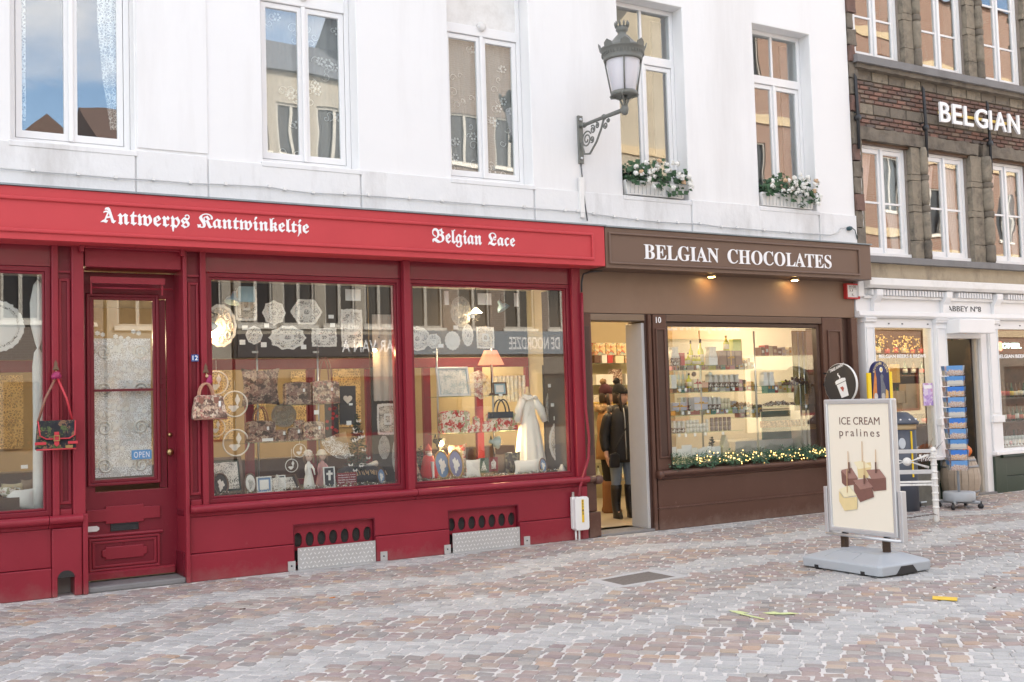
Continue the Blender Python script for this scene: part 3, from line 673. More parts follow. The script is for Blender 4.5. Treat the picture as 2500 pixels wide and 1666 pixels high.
def pier(x0, x1, z0, z1, seed):
    xm = (x0+x1)/2; hw = (x1-x0)/2
    zz = z0; k = 0; heights = [.28,.42,.10,.36,.09,.40]
    while zz < z1-.02:
        h = min(heights[k % 6], z1-zz)
        wv = hw*(1.0 if heights[k % 6] < .15 else .92)
        b = B(); gridbox(b, xm-wv, xm+wv*.1, -.0, .2, zz, zz+h-.008, .03); build('pier_block', rough(b, .007, 12, seed+k), stone, brick_house)
        b = B(); n_ = 14; r_ = hw*.34; prof = [(r_*(.8 if i in (0, 6) else 1), h*i/6) for i in range(7)]
        b.lathe(prof, (xm+wv*.5, -.01, zz), n_); build('pier_shaft', rough(b, .009, 14, seed+k+3), stone if k % 2 else stone_dark, brick_house)
        zz += h; k += 1
for i in range(4): pier(UA[i][1]+.01, UA[i+1][0]-.01, 3.476, 5.13, i*10)
for i in range(3): pier(UC[i][1]+.01, UC[i+1][0]-.01, 6.316, 8.4, 50+i*10)
pier(12.0-.02, 12.05, 3.476, 5.13, 5)
for a, c in UA:
    wd = casement(brick_house, a, c, z2a, z2b, .14, None, pane=pane_brick, bars=1, fw=.05, dbl=.06)
    build('sill_rail', B().box(a-.01, c+.01, .06, .13, z2a-.02, z2a+.05), white_paint, wd, bevel=.006)
    pk = mat('pale_pink_voile', (.62,.48,.46), .9, var=.1, scale=4); grey_v = mat('pale_grey_voile', (.62,.62,.62), .9, var=.1, scale=4)
    xm = (a+c)/2
    b = B(); wavy(b, a+.06, xm-.05, 3.6, 5.0, .24, .014, 5, 30, gather=lambda u, tz, x0, x1: x0+(x1-x0)*u*(1-.75*tz)); build('tied_curtain', b, pk, wd)
    b = B(); wavy(b, xm+.06, c-.06, 3.6, 5.0, .24, .014, 5, 30, gather=lambda u, tz, x0, x1: x1-(x1-x0)*(1-u)*(1-.7*tz)); build('tied_curtain', b, grey_v, wd)
for a, c in UC:
    casement(brick_house, a, c, 6.32, 8.29, .14, None, pane=pane_brick, bars=2, fw=.05, dbl=.06)
b = B(); b.box(BX0+.1, BX1, 2.6, 2.7, 3.4, 9); build('room_wall', b, mat('warm_room', (.30,.19,.12), .9), brick_house)
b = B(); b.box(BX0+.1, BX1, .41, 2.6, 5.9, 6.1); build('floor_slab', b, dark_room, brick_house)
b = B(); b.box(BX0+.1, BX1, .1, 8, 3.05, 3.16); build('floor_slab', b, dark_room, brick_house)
b = B(); b.box(BX1, BX1+.3, .1, 8, 0, 10.2); build('side_wall', b, brick_m[0], brick_house)
b = B(); b.box(BX0, BX1, 7.8, 8, 0, 10.2); build('back_wall', b, brick_m[0], brick_house)
b = B(); b.extr([(-.2,10.2),(8.4,10.2),(4.1,14.6)], BX0, BX1+.3); build('roof', b, MATS['dark_slate'], brick_house)
# iron wall anchors
for (xa, za, zb2) in ((X(2088,190,-.05), 4.97, 6.02), (X(2254,219,-.05), 4.98, 6.02), (X(2410,250,-.05), 4.86, 5.97), (16.15, 4.9, 6.0)):
    b = B(); b.tube([(xa,-.06,za),(xa+.006,-.06,(za+zb2)/2),(xa,-.05,zb2-.03),(xa,-.03,zb2+.03)], [.022,.026,.024,.006], 6); b.lathe([(.001,-.03),(.045,-.03),(.045,.03),(.001,.03)], (xa,-.06,(za*.58+zb2*.42)), 8, ax=(0,1,0)); b.box(xa-.008, xa+.008, -.06, .1, (za+zb2)/2-.01, (za+zb2)/2+.01)
    build('wall_anchor', b, black_iron, brick_house)
# ---- individual letters on stand-offs: BELGIAN ...
bl = thing('letter_sign', 'white raised letters reading BELGIAN fixed to the old brick wall', 'sign', (13.5, -.1, 5.5))
x0, x1, zt, zb = X(2292,250,-.1), X(2492,320,-.1), Z(2292,249,-.1), Z(2292,297,-.1)
step = (x1-x0)/6.85
xx = x0; wds = {'I': .42, 'L': .8, 'E': .82, 'B': .9, 'G': 1.12, 'A': 1.08, 'N': 1.08}
tot = sum(wds[c] for c in 'BELGIAN')+.22*6; u_ = (x1-x0)/tot
full = 'BELGIAN'
wds['R'] = .92; wds['S'] = .88; wds[' '] = .4
for c in full:
    wv = wds[c]*u_
    if c != ' ': build('letter', text_b(c, (xx, xx+wv*(1 if c != 'I' else .45), zb, zt), -.09, .03, weight=.012), letter_white, bl)
    xx += wv*(1 if c != 'I' else .6)+.22*u_
build('yellow_bar', B().box(x0+.02, xx, -.075, -.06, zb+.13, zb+.17), mat('yellow_neon_tube', (.75,.52,.12), .5), bl)

# ================================================================== WHITE SHOPFRONT under the brick house
white_front = thing('white_shopfront', 'white painted beer shopfront with consoles, dentils and dark green plinth', 'shopfront', (15, 0, 0))
q = lambda n, b, m=white_paint, bv=.006, par=None: build(n, b, m, par or white_front, bevel=bv)
wxL = bx1+.01
q('cornice', B().extr([(-.16,3.15),(-.16,3.06),(-.12,3.02),(.1,3.02),(.1,3.165),(-.1,3.165)], wxL+.12, BX1), white_old)
q('frieze', B().box(wxL, BX1, .0, .2, 2.70, 3.018), white_paint)
q('corner_block', B().box(wxL, wxL+.11, -.06, .1, 2.9, 3.165), white_old)
xa = wxL+.24
dn = 0
while xa < 17.4:
    if not any(abs(xa-c_) < .17 for c_ in (X(2310,720), X(2430,730), X(2430,730)+2.2)):
        q('dentil', B().box(xa, xa+.032, -.085, -.001, 2.925, 3.005), white_paint, .002); dn += 1
    xa += .062
q('dentil_bed', B().box(wxL+.12, BX1, -.05, -.002, 2.88, 2.922), white_old)
q('architrave', B().extr([(-.05,2.70),(-.06,2.64),(-.03,2.61),(.1,2.61),(.1,2.70)], wxL, BX1))
cons = [(X(2133,740), .13), (X(2302,750), .14), (X(2426,760), .14), (X(2426,760)+2.2, .14)]
for xc, wv in cons:
    pr = [(.0,2.67),(-.045,2.67),(-.055,2.74),(-.06,2.82),(-.10,2.88),(-.125,2.92),(-.13,3.0),(.0,3.0)]
    q('console', B().extr(pr, xc-wv/2, xc+wv/2), white_paint, .006)
pils = [(X(2112,900), X(2136,900)), (X(2285,900), X(2312,900)), (X(2413,900), X(2437,900))]
for k, (a, c) in enumerate(pils):
    q('pilaster', B().box(a, c, -.03, .2, .55 if k != 1 else .0, 2.54)); q('capital', B().extr([(-.04,2.54),(-.06,2.56),(-.06,2.575),(-.075,2.60),(-.075,2.61),(.1,2.61),(.1,2.54)], a-.012, c+.012))
    q('pilaster_panel', B().ring(a+.02, c-.02, 1.2, 2.48, .014, -.042, -.0305), white_paint, .004)
    q('pilaster_block', B().box(a-.018, c+.018, -.065, .1, 1.06, 1.16))
q('green_pilaster_base', B().box(pils[0][0]-.01, pils[0][1]+.01, -.04, .2, 0, .549), green_paint); q('green_pilaster_base', B().box(pils[2][0]-.012, pils[2][1]+.02, -.04, .2, 0, .549), green_paint)
def wwin(x0, x1, z0, z1, txt, top):
    wdw = q('display_window', B().ring(x0, x1, z0, z1, .035, .02, .1, wt=top)); q('pane', B().box(x0+.033, x1-.033, .045, .053, z0+.033, z1-top+.002), pane_shop, 0, wdw)
    return wdw
ww1 = wwin(pils[0][1]+.002, pils[1][0]-.002, .62, 2.608, '', .13)
ww2 = wwin(pils[2][1]+.002, BX1, .62, 2.608, '', .13)
for wd_, pxs in ((ww1, (2170,2203,2265)), (ww2, (2440,2490))):
    b = B()
    for px in pxs: pz = Z(px,792,.015); b.box(X(px,792,.015)-.012, X(px,792,.015)+.012, .01, .0195, 2.525, 2.543)
    build('vent_slot', b, MATS['grey_board'], wd_)
q('sill', B().extr([(-.09,.57),(-.09,.615),(.1,.635),(.1,.57)], pils[0][0]-.02, pils[1][0]+.02)); q('sill', B().extr([(-.09,.57),(-.09,.615),(.1,.635),(.1,.57)], pils[2][0]-.02, BX1))
q('green_plinth', B().box(pils[0][1], pils[1][0]-.0, .0, .2, .24, .569), green_paint); q('green_plinth', B().box(pils[2][1]+.022, BX1, .0, .2, .24, .569), green_paint)
q('green_skirting', B().box(pils[0][1]+.012, pils[1][0], -.015, .2, 0, .236), green_paint); q('green_skirting', B().box(pils[2][1]+.022, BX1, -.015, .2, 0, .236), green_paint)
q('rounded_ledge', B().extr([(-.07,.52),(-.085,.545),(-.07,.568),(.0,.568),(.0,.52)], pils[2][1]-.1, BX1), green_paint)
dxL, dxR = pils[1][1]+.002, pils[2][0]-.005
q('door_jamb', B().box(dxR-.14, dxR, .0, .35, .0, 2.5)); q('door_jamb', B().box(dxR-.19, dxR-.142, .05, .35, 0, 2.36), mat('grey_beige_jamb', (.45,.42,.37), .6))
q('door_leaf', B().box(dxR-.235, dxR-.195, .12, .95, .03, 2.33), mat('black_door', (.018,.016,.015), .5, stain=(.25,.13,.05), sfac=.35))
q('roller_box', B().box(dxL-.01, X(2421,800,-.2), -.26, .02, Z(2330,808,-.25)-.03, Z(2326,778,-.25)), white_paint, .012)
q('door_head', B().box(dxL, dxR-.14, .0, .2, 2.33, 2.40))
q('door_step', B().box(dxL, dxR, -.05, .6, 0, .03), bluestone)
bx = rect(2313,749,2395,763,-.004); zl0, zl1 = Z(2313,760,-.004), Z(2313,747,-.004); build('lettering', text_b('ABBEY', (X(2313,755,-.004), X(2364,756,-.004), zl0, zl1), -.001, .004), mat('charcoal_letters', (.06,.06,.06), .6), white_front); build('lettering', text_b('Nº8', (X(2370,756,-.004), X(2395,757,-.004), zl0, zl1), -.001, .004), MATS['charcoal_letters'], white_front)
for wd_, xa_, L_, za_, zb_ in ((ww1, X(2146,870,.045), X(2260,872,.045)-X(2146,870,.045), Z(2146,875,.045), Z(2146,866,.045)), (ww2, X(2436,870,.045), 1.16, Z(2440,875,.045), Z(2440,866,.045))):
    for s_, u0, u1 in (('BELGIAN', 0, .347), ('BEERS', .376, .623), ('&', .647, .70), ('BREWS', .729, 1)): build('lettering', text_b(s_, (xa_+L_*u0, xa_+L_*u1, za_, zb_), .045, .002, weight=.02), letter_white, wd_)
neon = emis('green_white_neon', (.62,1,.85), 1.6)
b = text_b('OMER.', (X(2446,845,.2), X(2491,845,.2), Z(2446,851,.2), Z(2446,838,.2)), .2, .02); o = one('neon_sign', b, neon, 'glowing mint green OMER neon lettering hanging in the beer window', 'neon sign')
b = text_b('1', (X(2431,845,.2), X(2434,845,.2), Z(2431,851,.2), Z(2431,839,.2)), .2, .02); build('numeral', b, neon, o)
dq = at(2441,846,.2); b = B(); b.disc(dq.x, dq.z, .045, .075, .18, .2, 14); build('red_emblem', b, emis('red_neon', (1,.25,.15), 1.2), o)
# ================================================================== PAVEMENT of setts
bed = mat('sand_joints', (.64,.61,.575), .95, var=.2, scale=9, bump=.5, bscale=90, stain=(.38,.36,.34), sfac=.7)
b = B(); b.slab([(-150,-150),(150,-150),(150,150),(-150,150)], -.4, -.0015); pavement = struct(build('pavement', b, bed))
def sett_mat(name, cols):
    m, t, p, out = nodes(name)
    a = N(t, 'Attribute', attribute_name='Col'); n = noise_out(t, 34, 6, .65); n2 = noise_out(t, 4, 4, .6)
    c = mixc(t, ramp(t, n, .3, .7), a.outputs['Color'], (1,1,1), 'MULTIPLY')
    sp = ramp(t, noise_out(t, 160, 3, .7), .42, .62)
    c = mixc(t, sp, mixc(t, .25, c, (.10,.10,.10)), c)
    c = mixc(t, ramp(t, n2, .52, .75), c, mixc(t, .55, c, (.48,.46,.44)))
    t.links.new(c, p.inputs['Base Color']); p.inputs['Roughness'].default_value = .72
    bumpn(t, p, noise_out(t, 55, 5, .65), .5, .008); return m
sett_m = sett_mat('porphyry_sett', None)
grey_c = [(.46,.45,.44),(.49,.48,.465),(.42,.415,.405),(.52,.51,.49),(.46,.455,.44)]
brown_c = [(.38,.295,.265),(.34,.28,.26),(.42,.33,.295),(.32,.285,.265),(.40,.365,.33),(.35,.275,.265),(.39,.31,.26),(.48,.34,.25),(.50,.39,.30),(.30,.28,.265)]
rs = random.Random(11)
def sett_geo(L, W, k):
    r = random.Random(k); j = lambda s: r.uniform(-s, s); hx, hy = L/2, W/2
    top = []; mid = []; bot = []
    c = .012
    ring = [(-hx+c,-hy),(hx-c,-hy),(hx,-hy+c),(hx,hy-c),(hx-c,hy),(-hx+c,hy),(-hx,hy-c),(-hx,-hy+c)]
    jr = [(x+j(.006), y+j(.006)) for x, y in ring]; tz = [j(.0025) for _ in jr]
    vs = [(x*.93, y*.93, .0045+z_) for (x, y), z_ in zip(jr, tz)] + [(x, y, -.0012) for x, y in jr] + [(x, y, -.03) for x, y in jr]
    fs = [tuple(range(8))]+[(i,8+i,8+(i+1)%8,(i+1)%8) for i in range(8)]+[(8+i,16+i,16+(i+1)%8,8+(i+1)%8) for i in range(8)]
    return vs, fs
SL, SW, SJ = .122, .096, .008
def sett_mesh(k, col):
    vs, fs = sett_geo(SL-SJ, SW-SJ, k); me = bpy.data.meshes.new('sett'); me.from_pydata(vs, [], fs)
    at_ = me.color_attributes.new('Col', 'FLOAT_COLOR', 'POINT')
    for d in at_.data: d.color = (*col, 1)
    me.materials.append(sett_m); return me
gm = [sett_mesh(i, grey_c[i % 5]) for i in range(10)]; bmv = [sett_mesh(100+i, brown_c[i % 10]) for i in range(20)]
bw = [0,1,2,3,4,5,6,9,10,11,12,13,14,15,16,19]*3+[7,8,17,18]
A_ = math.radians(-47); du = Vector((math.cos(A_), math.sin(A_))); dv = Vector((-math.sin(A_), math.cos(A_)))
def band(x, y):
    ph = (y + .22*math.sin(x*1.55+.9+.5*math.sin(y*.7)) + .06*math.sin(x*4.1) + .05*x*0)/1.32
    fr = (ph+.18) % 1.0; return fr < .40
grate_q = [gnd(1434,1419), gnd(1592,1391), gnd(1684,1408), gnd(1510,1437)]
gc = sum(grate_q, Vector())/4
def in_grate(x, y):
    s = 0
    for i in range(4):
        a, c = grate_q[i], grate_q[(i+1) % 4]; cr_ = (c.x-a.x)*(y-a.y)-(c.y-a.y)*(x-a.x)
        s += 1 if cr_ > -.02 else -1
    return abs(s) == 4
lst = []
for i in range(-85, 225):
    for j in range(-180, 180):
        u_ = i*SL + (j % 2)*SL*.42 + .05*math.sin(j*.9)+.03*math.sin(j*2.3) + rs.uniform(-.012,.012); v_ = j*SW + .02*math.sin(i*.35) + rs.uniform(-.008,.008)
        x = du.x*u_+dv.x*v_; y = du.y*u_+dv.y*v_
        if not (-.6 < x < 19 and -8.2 < y < -.07): continue
        if y < -3.9-x*.62 or in_grate(x, y): continue
        lst.append((x, y, band(x, y+rs.uniform(-.05,.05))))
# largest in the picture = nearest the lower frame edge
fd = Vector((_f.x, _f.y)).normalized()
def seen(x, y):
    v = Vector((x, y, 0))-CAM; dz = v.dot(_f); px = 1250+FPX*v.dot(_R)/dz; py = 833-FPX*v.dot(_U)/dz
    return (0 < px < 2500 and py < 1672), dz
info = [(seen(x, y), x, y, g) for x, y, g in lst]
vis = sorted([e for e in info if e[0][0]], key=lambda e: e[0][1]); near = set((e[1], e[2]) for e in vis[:300])
vsA, fsA, ca = [], [], []
vary = [sett_geo(SL-SJ, SW-SJ, 500+k) for k in range(40)]
for (_, x, y, g) in info:
    me = rs.choice(gm) if g else bmv[rs.choice(bw)]
    rot = A_+rs.uniform(-.10,.10); sx, sy = rs.uniform(.88,1.04), rs.uniform(.89,1.04); dz = rs.uniform(-.003,.003)
    if (x, y) in near:
        o = bpy.data.objects.new('sett', me); COL.objects.link(o); o.parent = pavement; o.location = (x, y, dz); o.rotation_euler = (rs.uniform(-.02,.02), rs.uniform(-.02,.02), rot); o.scale = (sx, sy, 1)
    else:
        vs, fs = vary[rs.randrange(40)]; k = len(vsA); co, si = math.cos(rot), math.sin(rot); tx, ty = rs.uniform(-.02,.02), rs.uniform(-.02,.02)
        cc = rs.choice(grey_c) if g else brown_c[bw[rs.randrange(len(bw))] % 10]; f_ = rs.uniform(.88,1.1); cc = [c*f_ for c in cc]
        for (a, c, e) in vs: vsA.append((x+co*a*sx-si*c*sy, y+si*a*sx+co*c*sy, e+dz+a*tx+c*ty)); ca.append(cc)
        for f in fs: fsA.append([k+i for i in f])
me = bpy.data.meshes.new('setts'); me.from_pydata(vsA, [], fsA); at_ = me.color_attributes.new('Col', 'FLOAT_COLOR', 'POINT')
at_.data.foreach_set('color', [c for cc in ca for c in (*cc, 1)]); me.materials.append(sett_m)
o = bpy.data.objects.new('setts', me); COL.objects.link(o); o.parent = pavement; struct(o, 'stuff')
# street grate
g = thing('drain_grate', 'sunken metal drain cover in a bluestone frame filled with sand', 'drain cover', (gc.x, gc.y, 0))
b = B(); o4 = [Vector((p_.x, p_.y)) for p_ in grate_q]; c4 = Vector((gc.x, gc.y)); i4 = [c4+(p_-c4)*.74 for p_ in o4]
vs = [(p_.x,p_.y,z_) for z_ in (.006,-.05) for p_ in o4+i4]; fs = []
for k in range(4):
    j = (k+1) % 4; fs += [(k,j,4+j,4+k),(8+k,12+k,12+j,8+j),(k,8+k,8+j,j),(4+k,4+j,12+j,12+k)]
b.add(vs, fs); build('stone_frame', b, mat('pale_bluestone', (.46,.46,.46), .7, var=.1, scale=10), g, bevel=.003)
b = B()
for k in range(15):
    t_ = (k+.5)/15; a = i4[0].lerp(i4[1], t_); c = i4[3].lerp(i4[2], t_); d_ = (i4[1]-i4[0]).normalized()*.012; b.slab([tuple(a-d_), tuple(a+d_), tuple(c+d_), tuple(c-d_)], -.01, .0035)
for k in (0.02, .5, .98):
    a = i4[0].lerp(i4[3], k); c = i4[1].lerp(i4[2], k); n_ = Vector((-(c-a).y, (c-a).x)).normalized()*.012; b.slab([tuple(a-n_), tuple(c-n_), tuple(c+n_), tuple(a+n_)], -.01, .003)
build('grate_bars', b, mat('rusty_iron', (.17,.15,.135), .8, var=.3, scale=20), g)
b = B(); b.slab([tuple(p_) for p_ in i4], -.05, .0008); build('sand_fill', b, mat('dark_sand', (.24,.22,.20), .95, var=.3, scale=30, bump=.5), g)
# ================================================================== HOUSES ACROSS THE SQUARE (seen in the glass)
YO = -22.0
def brick_tex(name, c1, c2, mo, sc=1.0):
    m, t, p, out = nodes(name); c = N(t, 'TexCoord'); mp = N(t, 'Mapping'); mp.inputs['Rotation'].default_value = (math.pi/2, 0, 0); t.links.new(c.outputs['Object'], mp.inputs[0])
    bt = N(t, 'TexBrick', Scale=sc); bt.inputs['Color1'].default_value = (*c1,1); bt.inputs['Color2'].default_value = (*c2,1); bt.inputs['Mortar'].default_value = (*mo,1)
    bt.inputs['Brick Width'].default_value = .22; bt.inputs['Row Height'].default_value = .07; bt.inputs['Mortar Size'].default_value = .01
    t.links.new(mp.outputs[0], bt.inputs['Vector']); t.links.new(bt.outputs[0], p.inputs['Base Color']); p.inputs['Roughness'].default_value = .9; return m
o_brick = brick_tex('far_orange_brick', (.30,.165,.115), (.26,.135,.095), (.36,.30,.25)); o_brick2 = brick_tex('far_brown_brick', (.22,.165,.135), (.19,.14,.115), (.29,.26,.23))
o_beige = mat('far_beige_render', (.40,.36,.30), .9, var=.35, scale=.9); o_stone = mat('far_cream_stone', (.45,.39,.30), .9, var=.35, scale=.8); o_white = mat('far_white_render', (.78,.74,.66), .9, var=.05)
o_roof = mat('far_dark_tiles', (.13,.085,.07), .8, var=.2); o_slate = mat('far_slate', (.16,.17,.19), .7); o_glass = mat('far_window_glass', (.03,.033,.038), .15, var=.2)
o_frame = mat('far_cream_frames', (.50,.47,.42), .6)
o_grnd = mat('far_dark_shop_render', (.20,.17,.14), .8, var=.2)
band_m = mat('far_sandstone_band', (.60,.47,.30), .9)
def opp_house(label, x0, x1, h, m, wz, nw, ww, roof=None, fascia=None, band=None, gable=0.0, shop=None, ground=None):
    hs = thing('facing_house', label, 'house', ((x0+x1)/2, YO, 0), group='houses across the square')
    ws = []; st = (x1-x0)/nw
    holes = [(x0+st*(i+.5)-ww/2, x0+st*(i+.5)+ww/2, z0, z1) for (z0, z1) in wz for i in range(nw)]
    b = B(); wall_holes(b, x0, x1, 3.1, h, YO, YO-.3, holes); build('wall', b, m, hs)
    b = B(); b.box(x0, x1, YO-9, YO-.31, 0, h); build('house_body', b, m, hs)
    for (a, c, e, g_) in holes:
        f = build('window', B().ring(a, c, e, g_, .07, YO-.06, YO-.14), o_frame, hs)
        build('mullion', B().box((a+c)/2-.05, (a+c)/2+.05, YO-.13, YO-.07, e+.07, g_-.07), o_frame, f)
        build('pane', B().box(a+.05, c-.05, YO-.16, YO-.145, e+.05, g_-.05), o_glass, f)
        build('sill', B().box(a-.08, c+.08, YO-.05, YO+.09, e-.13, e-.005), o_white, f)
    gm_ = ground or o_grnd
    b = B(); n_ = max(2, int((x1-x0)/2.4)); s_ = (x1-x0)/n_
    wall_holes(b, x0, x1, 0, 3.1, YO+.05, YO-.3, [(x0+i*s_+.3, x0+(i+1)*s_-.3, .6, 2.5) for i in range(n_)]); build('shop_wall', b, gm_, hs)
    for i in range(n_):
        f = build('shop_window', B().ring(x0+i*s_+.3, x0+(i+1)*s_-.3, .6, 2.5, .1, YO-.02, YO-.12), red_dark if i % 2 else brown_dark, hs); build('pane', B().box(x0+i*s_+.38, x0+(i+1)*s_-.38, YO-.1, YO-.09, .68, 2.42), o_glass, f)
    if band:
        for zb in band: build('stone_band', B().box(x0, x1, YO+.002, YO+.08, zb, zb+.32), band_m, hs)
    if fascia:
        txt, z0, z1, fm, a, c = fascia
        f = build('fascia', B().box(x0+.05, x1-.05, YO+.052, YO+.16, z0, z1), fm, hs)
        t_ = text_b(txt, (a, c, z0+(z1-z0)*.2, z1-(z1-z0)*.25), 0, .03, weight=.015)
        for v in t_.v: v.x = a+c-v.x; v.y = YO+.165-(v.y+.03)
        build('lettering', t_, letter_white, f)
    b = B()
    if gable:
        b.add([(x0,YO,h),(x1,YO,h),((x0+x1)/2,YO,h+gable),(x0,YO-9,h),(x1,YO-9,h),((x0+x1)/2,YO-9,h+gable)], [(0,1,2),(5,4,3),(0,2,5,3),(1,4,5,2)])
        build('gable_roof', b, m if gable > 3.5 else roof, hs)
    else:
        b.extr([(YO+.2,h),(YO-9.2,h),(YO-4.5,h+2.6)], x0, x1); build('roof', b, roof or o_slate, hs)
    return hs
opp_house('low dark tiled house facing the red shop from across the square', -9, 2.9, 7.4, o_beige, [(4.2,5.8)], 4, 1.2, o_roof)
opp_house('small brown gabled house mirrored in the panes above the lace shop', 3.0, 6.0, 8.6, o_brick2, [(4.2,5.8)], 2, 1.0, o_roof, gable=1.5)
opp_house('low dark roofed house beside the beige bar across the square', 6.1, 9.6, 9.0, o_beige, [(4.1,5.7),(6.6,8.2)], 2, 1.2, o_roof)
opp_house('beige rendered bar with tall windows facing the lace shop', 9.7, 15.2, 12.2, o_beige, [(4.15,6.0),(7.0,8.9),(9.6,11.3)], 4, 1.05, o_slate, fascia=('BAR VAN A', 3.15, 3.85, mat('far_dark_fascia', (.045,.04,.045), .5), 13.1, 15.1))
opp_house('brown brick restaurant with white casements and slate blue fascia', 15.3, 22.6, 14.5, o_brick2, [(4.1,5.75),(7.0,8.8),(9.9,11.6)], 4, 1.25, o_slate, fascia=('DE NOORDZEE', 3.2, 4.0, mat('far_blue_fascia', (.20,.25,.30), .5), 19.3, 21.4))
opp_house('cream stone gabled house facing the chocolate shop', 22.7, 30.2, 12.6, o_stone, [(5.2,6.8),(8.2,10.0)], 3, 1.3, o_slate, band=[7.4,10.9], gable=5.5, fascia=('BROODJES WAFELS', 3.75, 4.75, mat('orange_banner', (.80,.38,.12), .6), 26.2, 30.0))
opp_house('tall orange brick house with sandstone bands mirrored in the right windows', 30.3, 41, 21, o_brick, [(5.0,7.4),(9.6,12.0),(14.4,16.6)], 4, 1.2, o_roof, band=[4.2,8.4,12.8,17.4], ground=mat('far_cream_arcade', (.85,.72,.50), .9))
opp_house('long orange brick house furthest along the far side of the square', 41.1, 60, 20, o_brick, [(4.6,6.8),(8.6,10.8),(13.0,15.2)], 7, 1.3, o_roof, band=[3.9,7.6,11.9,16.4])

# ================================================================== ROOMS BEHIND THE SHOP WINDOWS
def lamp_light(name, loc, power, col=(1,.74,.44), r=.05, parent=None):
    l = bpy.data.lights.new(name, 'POINT'); l.energy = power; l.color = col; l.shadow_soft_size = r
    o = bpy.data.objects.new(name, l); COL.objects.link(o); o.location = loc
    if parent is not None: o.parent = parent; o.location = wm(parent).inverted() @ Vector(loc)
    return o
shade_m = mat('frosted_shade', (.8,.75,.62), .5, emit=(1,.75,.42), estr=2.2)
def pendant(label, x, y, z, top, power, group=None, cat='pendant lamp', s=1.0):
    p_ = thing('pendant_lamp', label, cat, (x, y, z), group=group)
    b = B(); b.tube([(x,y,z+.12*s),(x,y,top)], .006, 6); build('cord', b, black_pl, p_)
    b = B(); b.lathe([(r_*s, h_*s) for r_, h_ in [(.02,.12),(.05,.1),(.12,.03),(.15,.0),(.14,.0),(.11,.03),(.04,.09),(.01,.11)]], (x,y,z), 18); build('shade', b, shade_m, p_)
    b = B(); b.ball((x,y,z+.02*s), .04*s); build('bulb', b, emis('bulb_glow', (1,.8,.5), 14), p_)
    lamp_light('lamp_light', (x,y,z-.05), power, parent=p_)
    return p_
dark_cloth = mat('dark_brown_cloth', (.055,.046,.042), .95, var=.2, scale=10)
wf = white_house
build('shop_floor', B().box(XW0+.3, 7.05, .5, 4.2, .0, .06), tan_floor, wf); build('shop_back_wall', B().box(XW0+.3, 7.05, 4.2, 4.3, 0, 3.6), mat('ochre_wall', (.34,.26,.15), .85, var=.1), wf)
build('party_wall', B().box(7.05, 7.10, .32, 4.3, .0, 3.6), cream, wf)
build('shop_ceiling', B().box(XW0+.3, 11.5, .46, 4.3, 2.95, 3.1), mat('shop_ceiling', (.55,.50,.42), .9), wf)
# display platforms and timber back partition of the lace shop windows
part_y = .98
for nm, a, c, k in (('l', XW0+.3, xA1, 0), ('m', xC1+.02, xM0+.03, 1), ('r', xM1-.03, 7.04, 2)):
    build('display_platform', B().box(a, c, .13, part_y+.05, .70, .765), dark_cloth, red_front)
    build('upper_backing', B().box(a, c, part_y, part_y+.03, 2.14, 2.96), dark_cloth, red_front)
    n_ = 3 if k else 2
    pf = build('back_partition', B().box(a, c, part_y-.01, part_y+.05, 2.02, 2.135), red, red_front, bevel=.006)
    st = (c-a)/n_
    for i in range(n_+1):
        xx = a+i*st; build('partition_post', B().box(max(a,xx-.045), min(c,xx+.045), part_y-.006, part_y+.046, .77, 2.018), red, pf)
    for i in range(n_): build('partition_rail', B().box(a+i*st+.046, a+(i+1)*st-.046, part_y-.003, part_y+.043, .77, .83), red, pf)
build('cupboard', B().box(XW0+.3, 7.0, 1.3, 1.6, .06, 1.05), wood_dark, red_front)
pd = at(1162,760,.45)
pendant('lit saucer pendant lamp among lace panels in the right lace window', pd.x, .45, pd.z-.02, 2.95, 7, s=.5)
for k, (x, y, n_) in enumerate(((3.3,2.2,'over the pillows'), (4.9,2.6,'behind the handbags'), (6.3,2.2,'behind the christening gown'), (1.9,2.3,'behind the lace door curtain'))):
    pendant('lit pendant lamp inside the lace shop '+n_, x, y, 2.45, 2.95, 13, 'lamps inside the lace shop')
# yellow lit lace panels hung on the back wall
for k in range(9):
    x = 1.4+k*.62; lx = (.30,.42,.26)[k % 3]; b = B(); b.box(x, x+lx, 4.16, 4.175, 1.2+.1*(k % 2), 2.1+.2*(k % 3)); one('wall_hanging', b, lace_mat('amber_lace', (.60,.46,.26), 30, .06, base=.4) if 'amber_lace' not in MATS else MATS['amber_lace'], 'amber lit lace hanging pinned to the back wall of the lace shop', 'lace hanging', 'lace hangings on the back wall')
# chocolate shop
build('shop_floor', B().box(7.1, 11.6, .32, 4.2, .0, .03), mat('pale_tile_floor', (.48,.42,.33), .45, var=.08), wf)
build('shop_back_wall', B().box(7.1, 11.6, 4.2, 4.3, 0, 3.6), mat('tan_wall', (.33,.26,.165), .85, var=.08), wf)
build('window_bed', B().box(pl1, wx1+.02, .12, .62, .70, .76), mat('cream_laminate', (.70,.64,.52), .4), brown_front)
lb_ = [(8.25,.75,'just inside the doorway'), (8.0,2.4,'near the doorway'), (9.3,1.5,'above the praline shelves'), (10.6,2.2,'over the counter')]  # first one is added to brighten the shopper in the doorway
for x, y, n_ in lb_: pendant('added unseen lamp inside the chocolate shop '+n_, x, y, 2.79, 2.95, 13, 'added lamps inside the chocolate shop')  # all are added lamps, kept above the lintel out of view
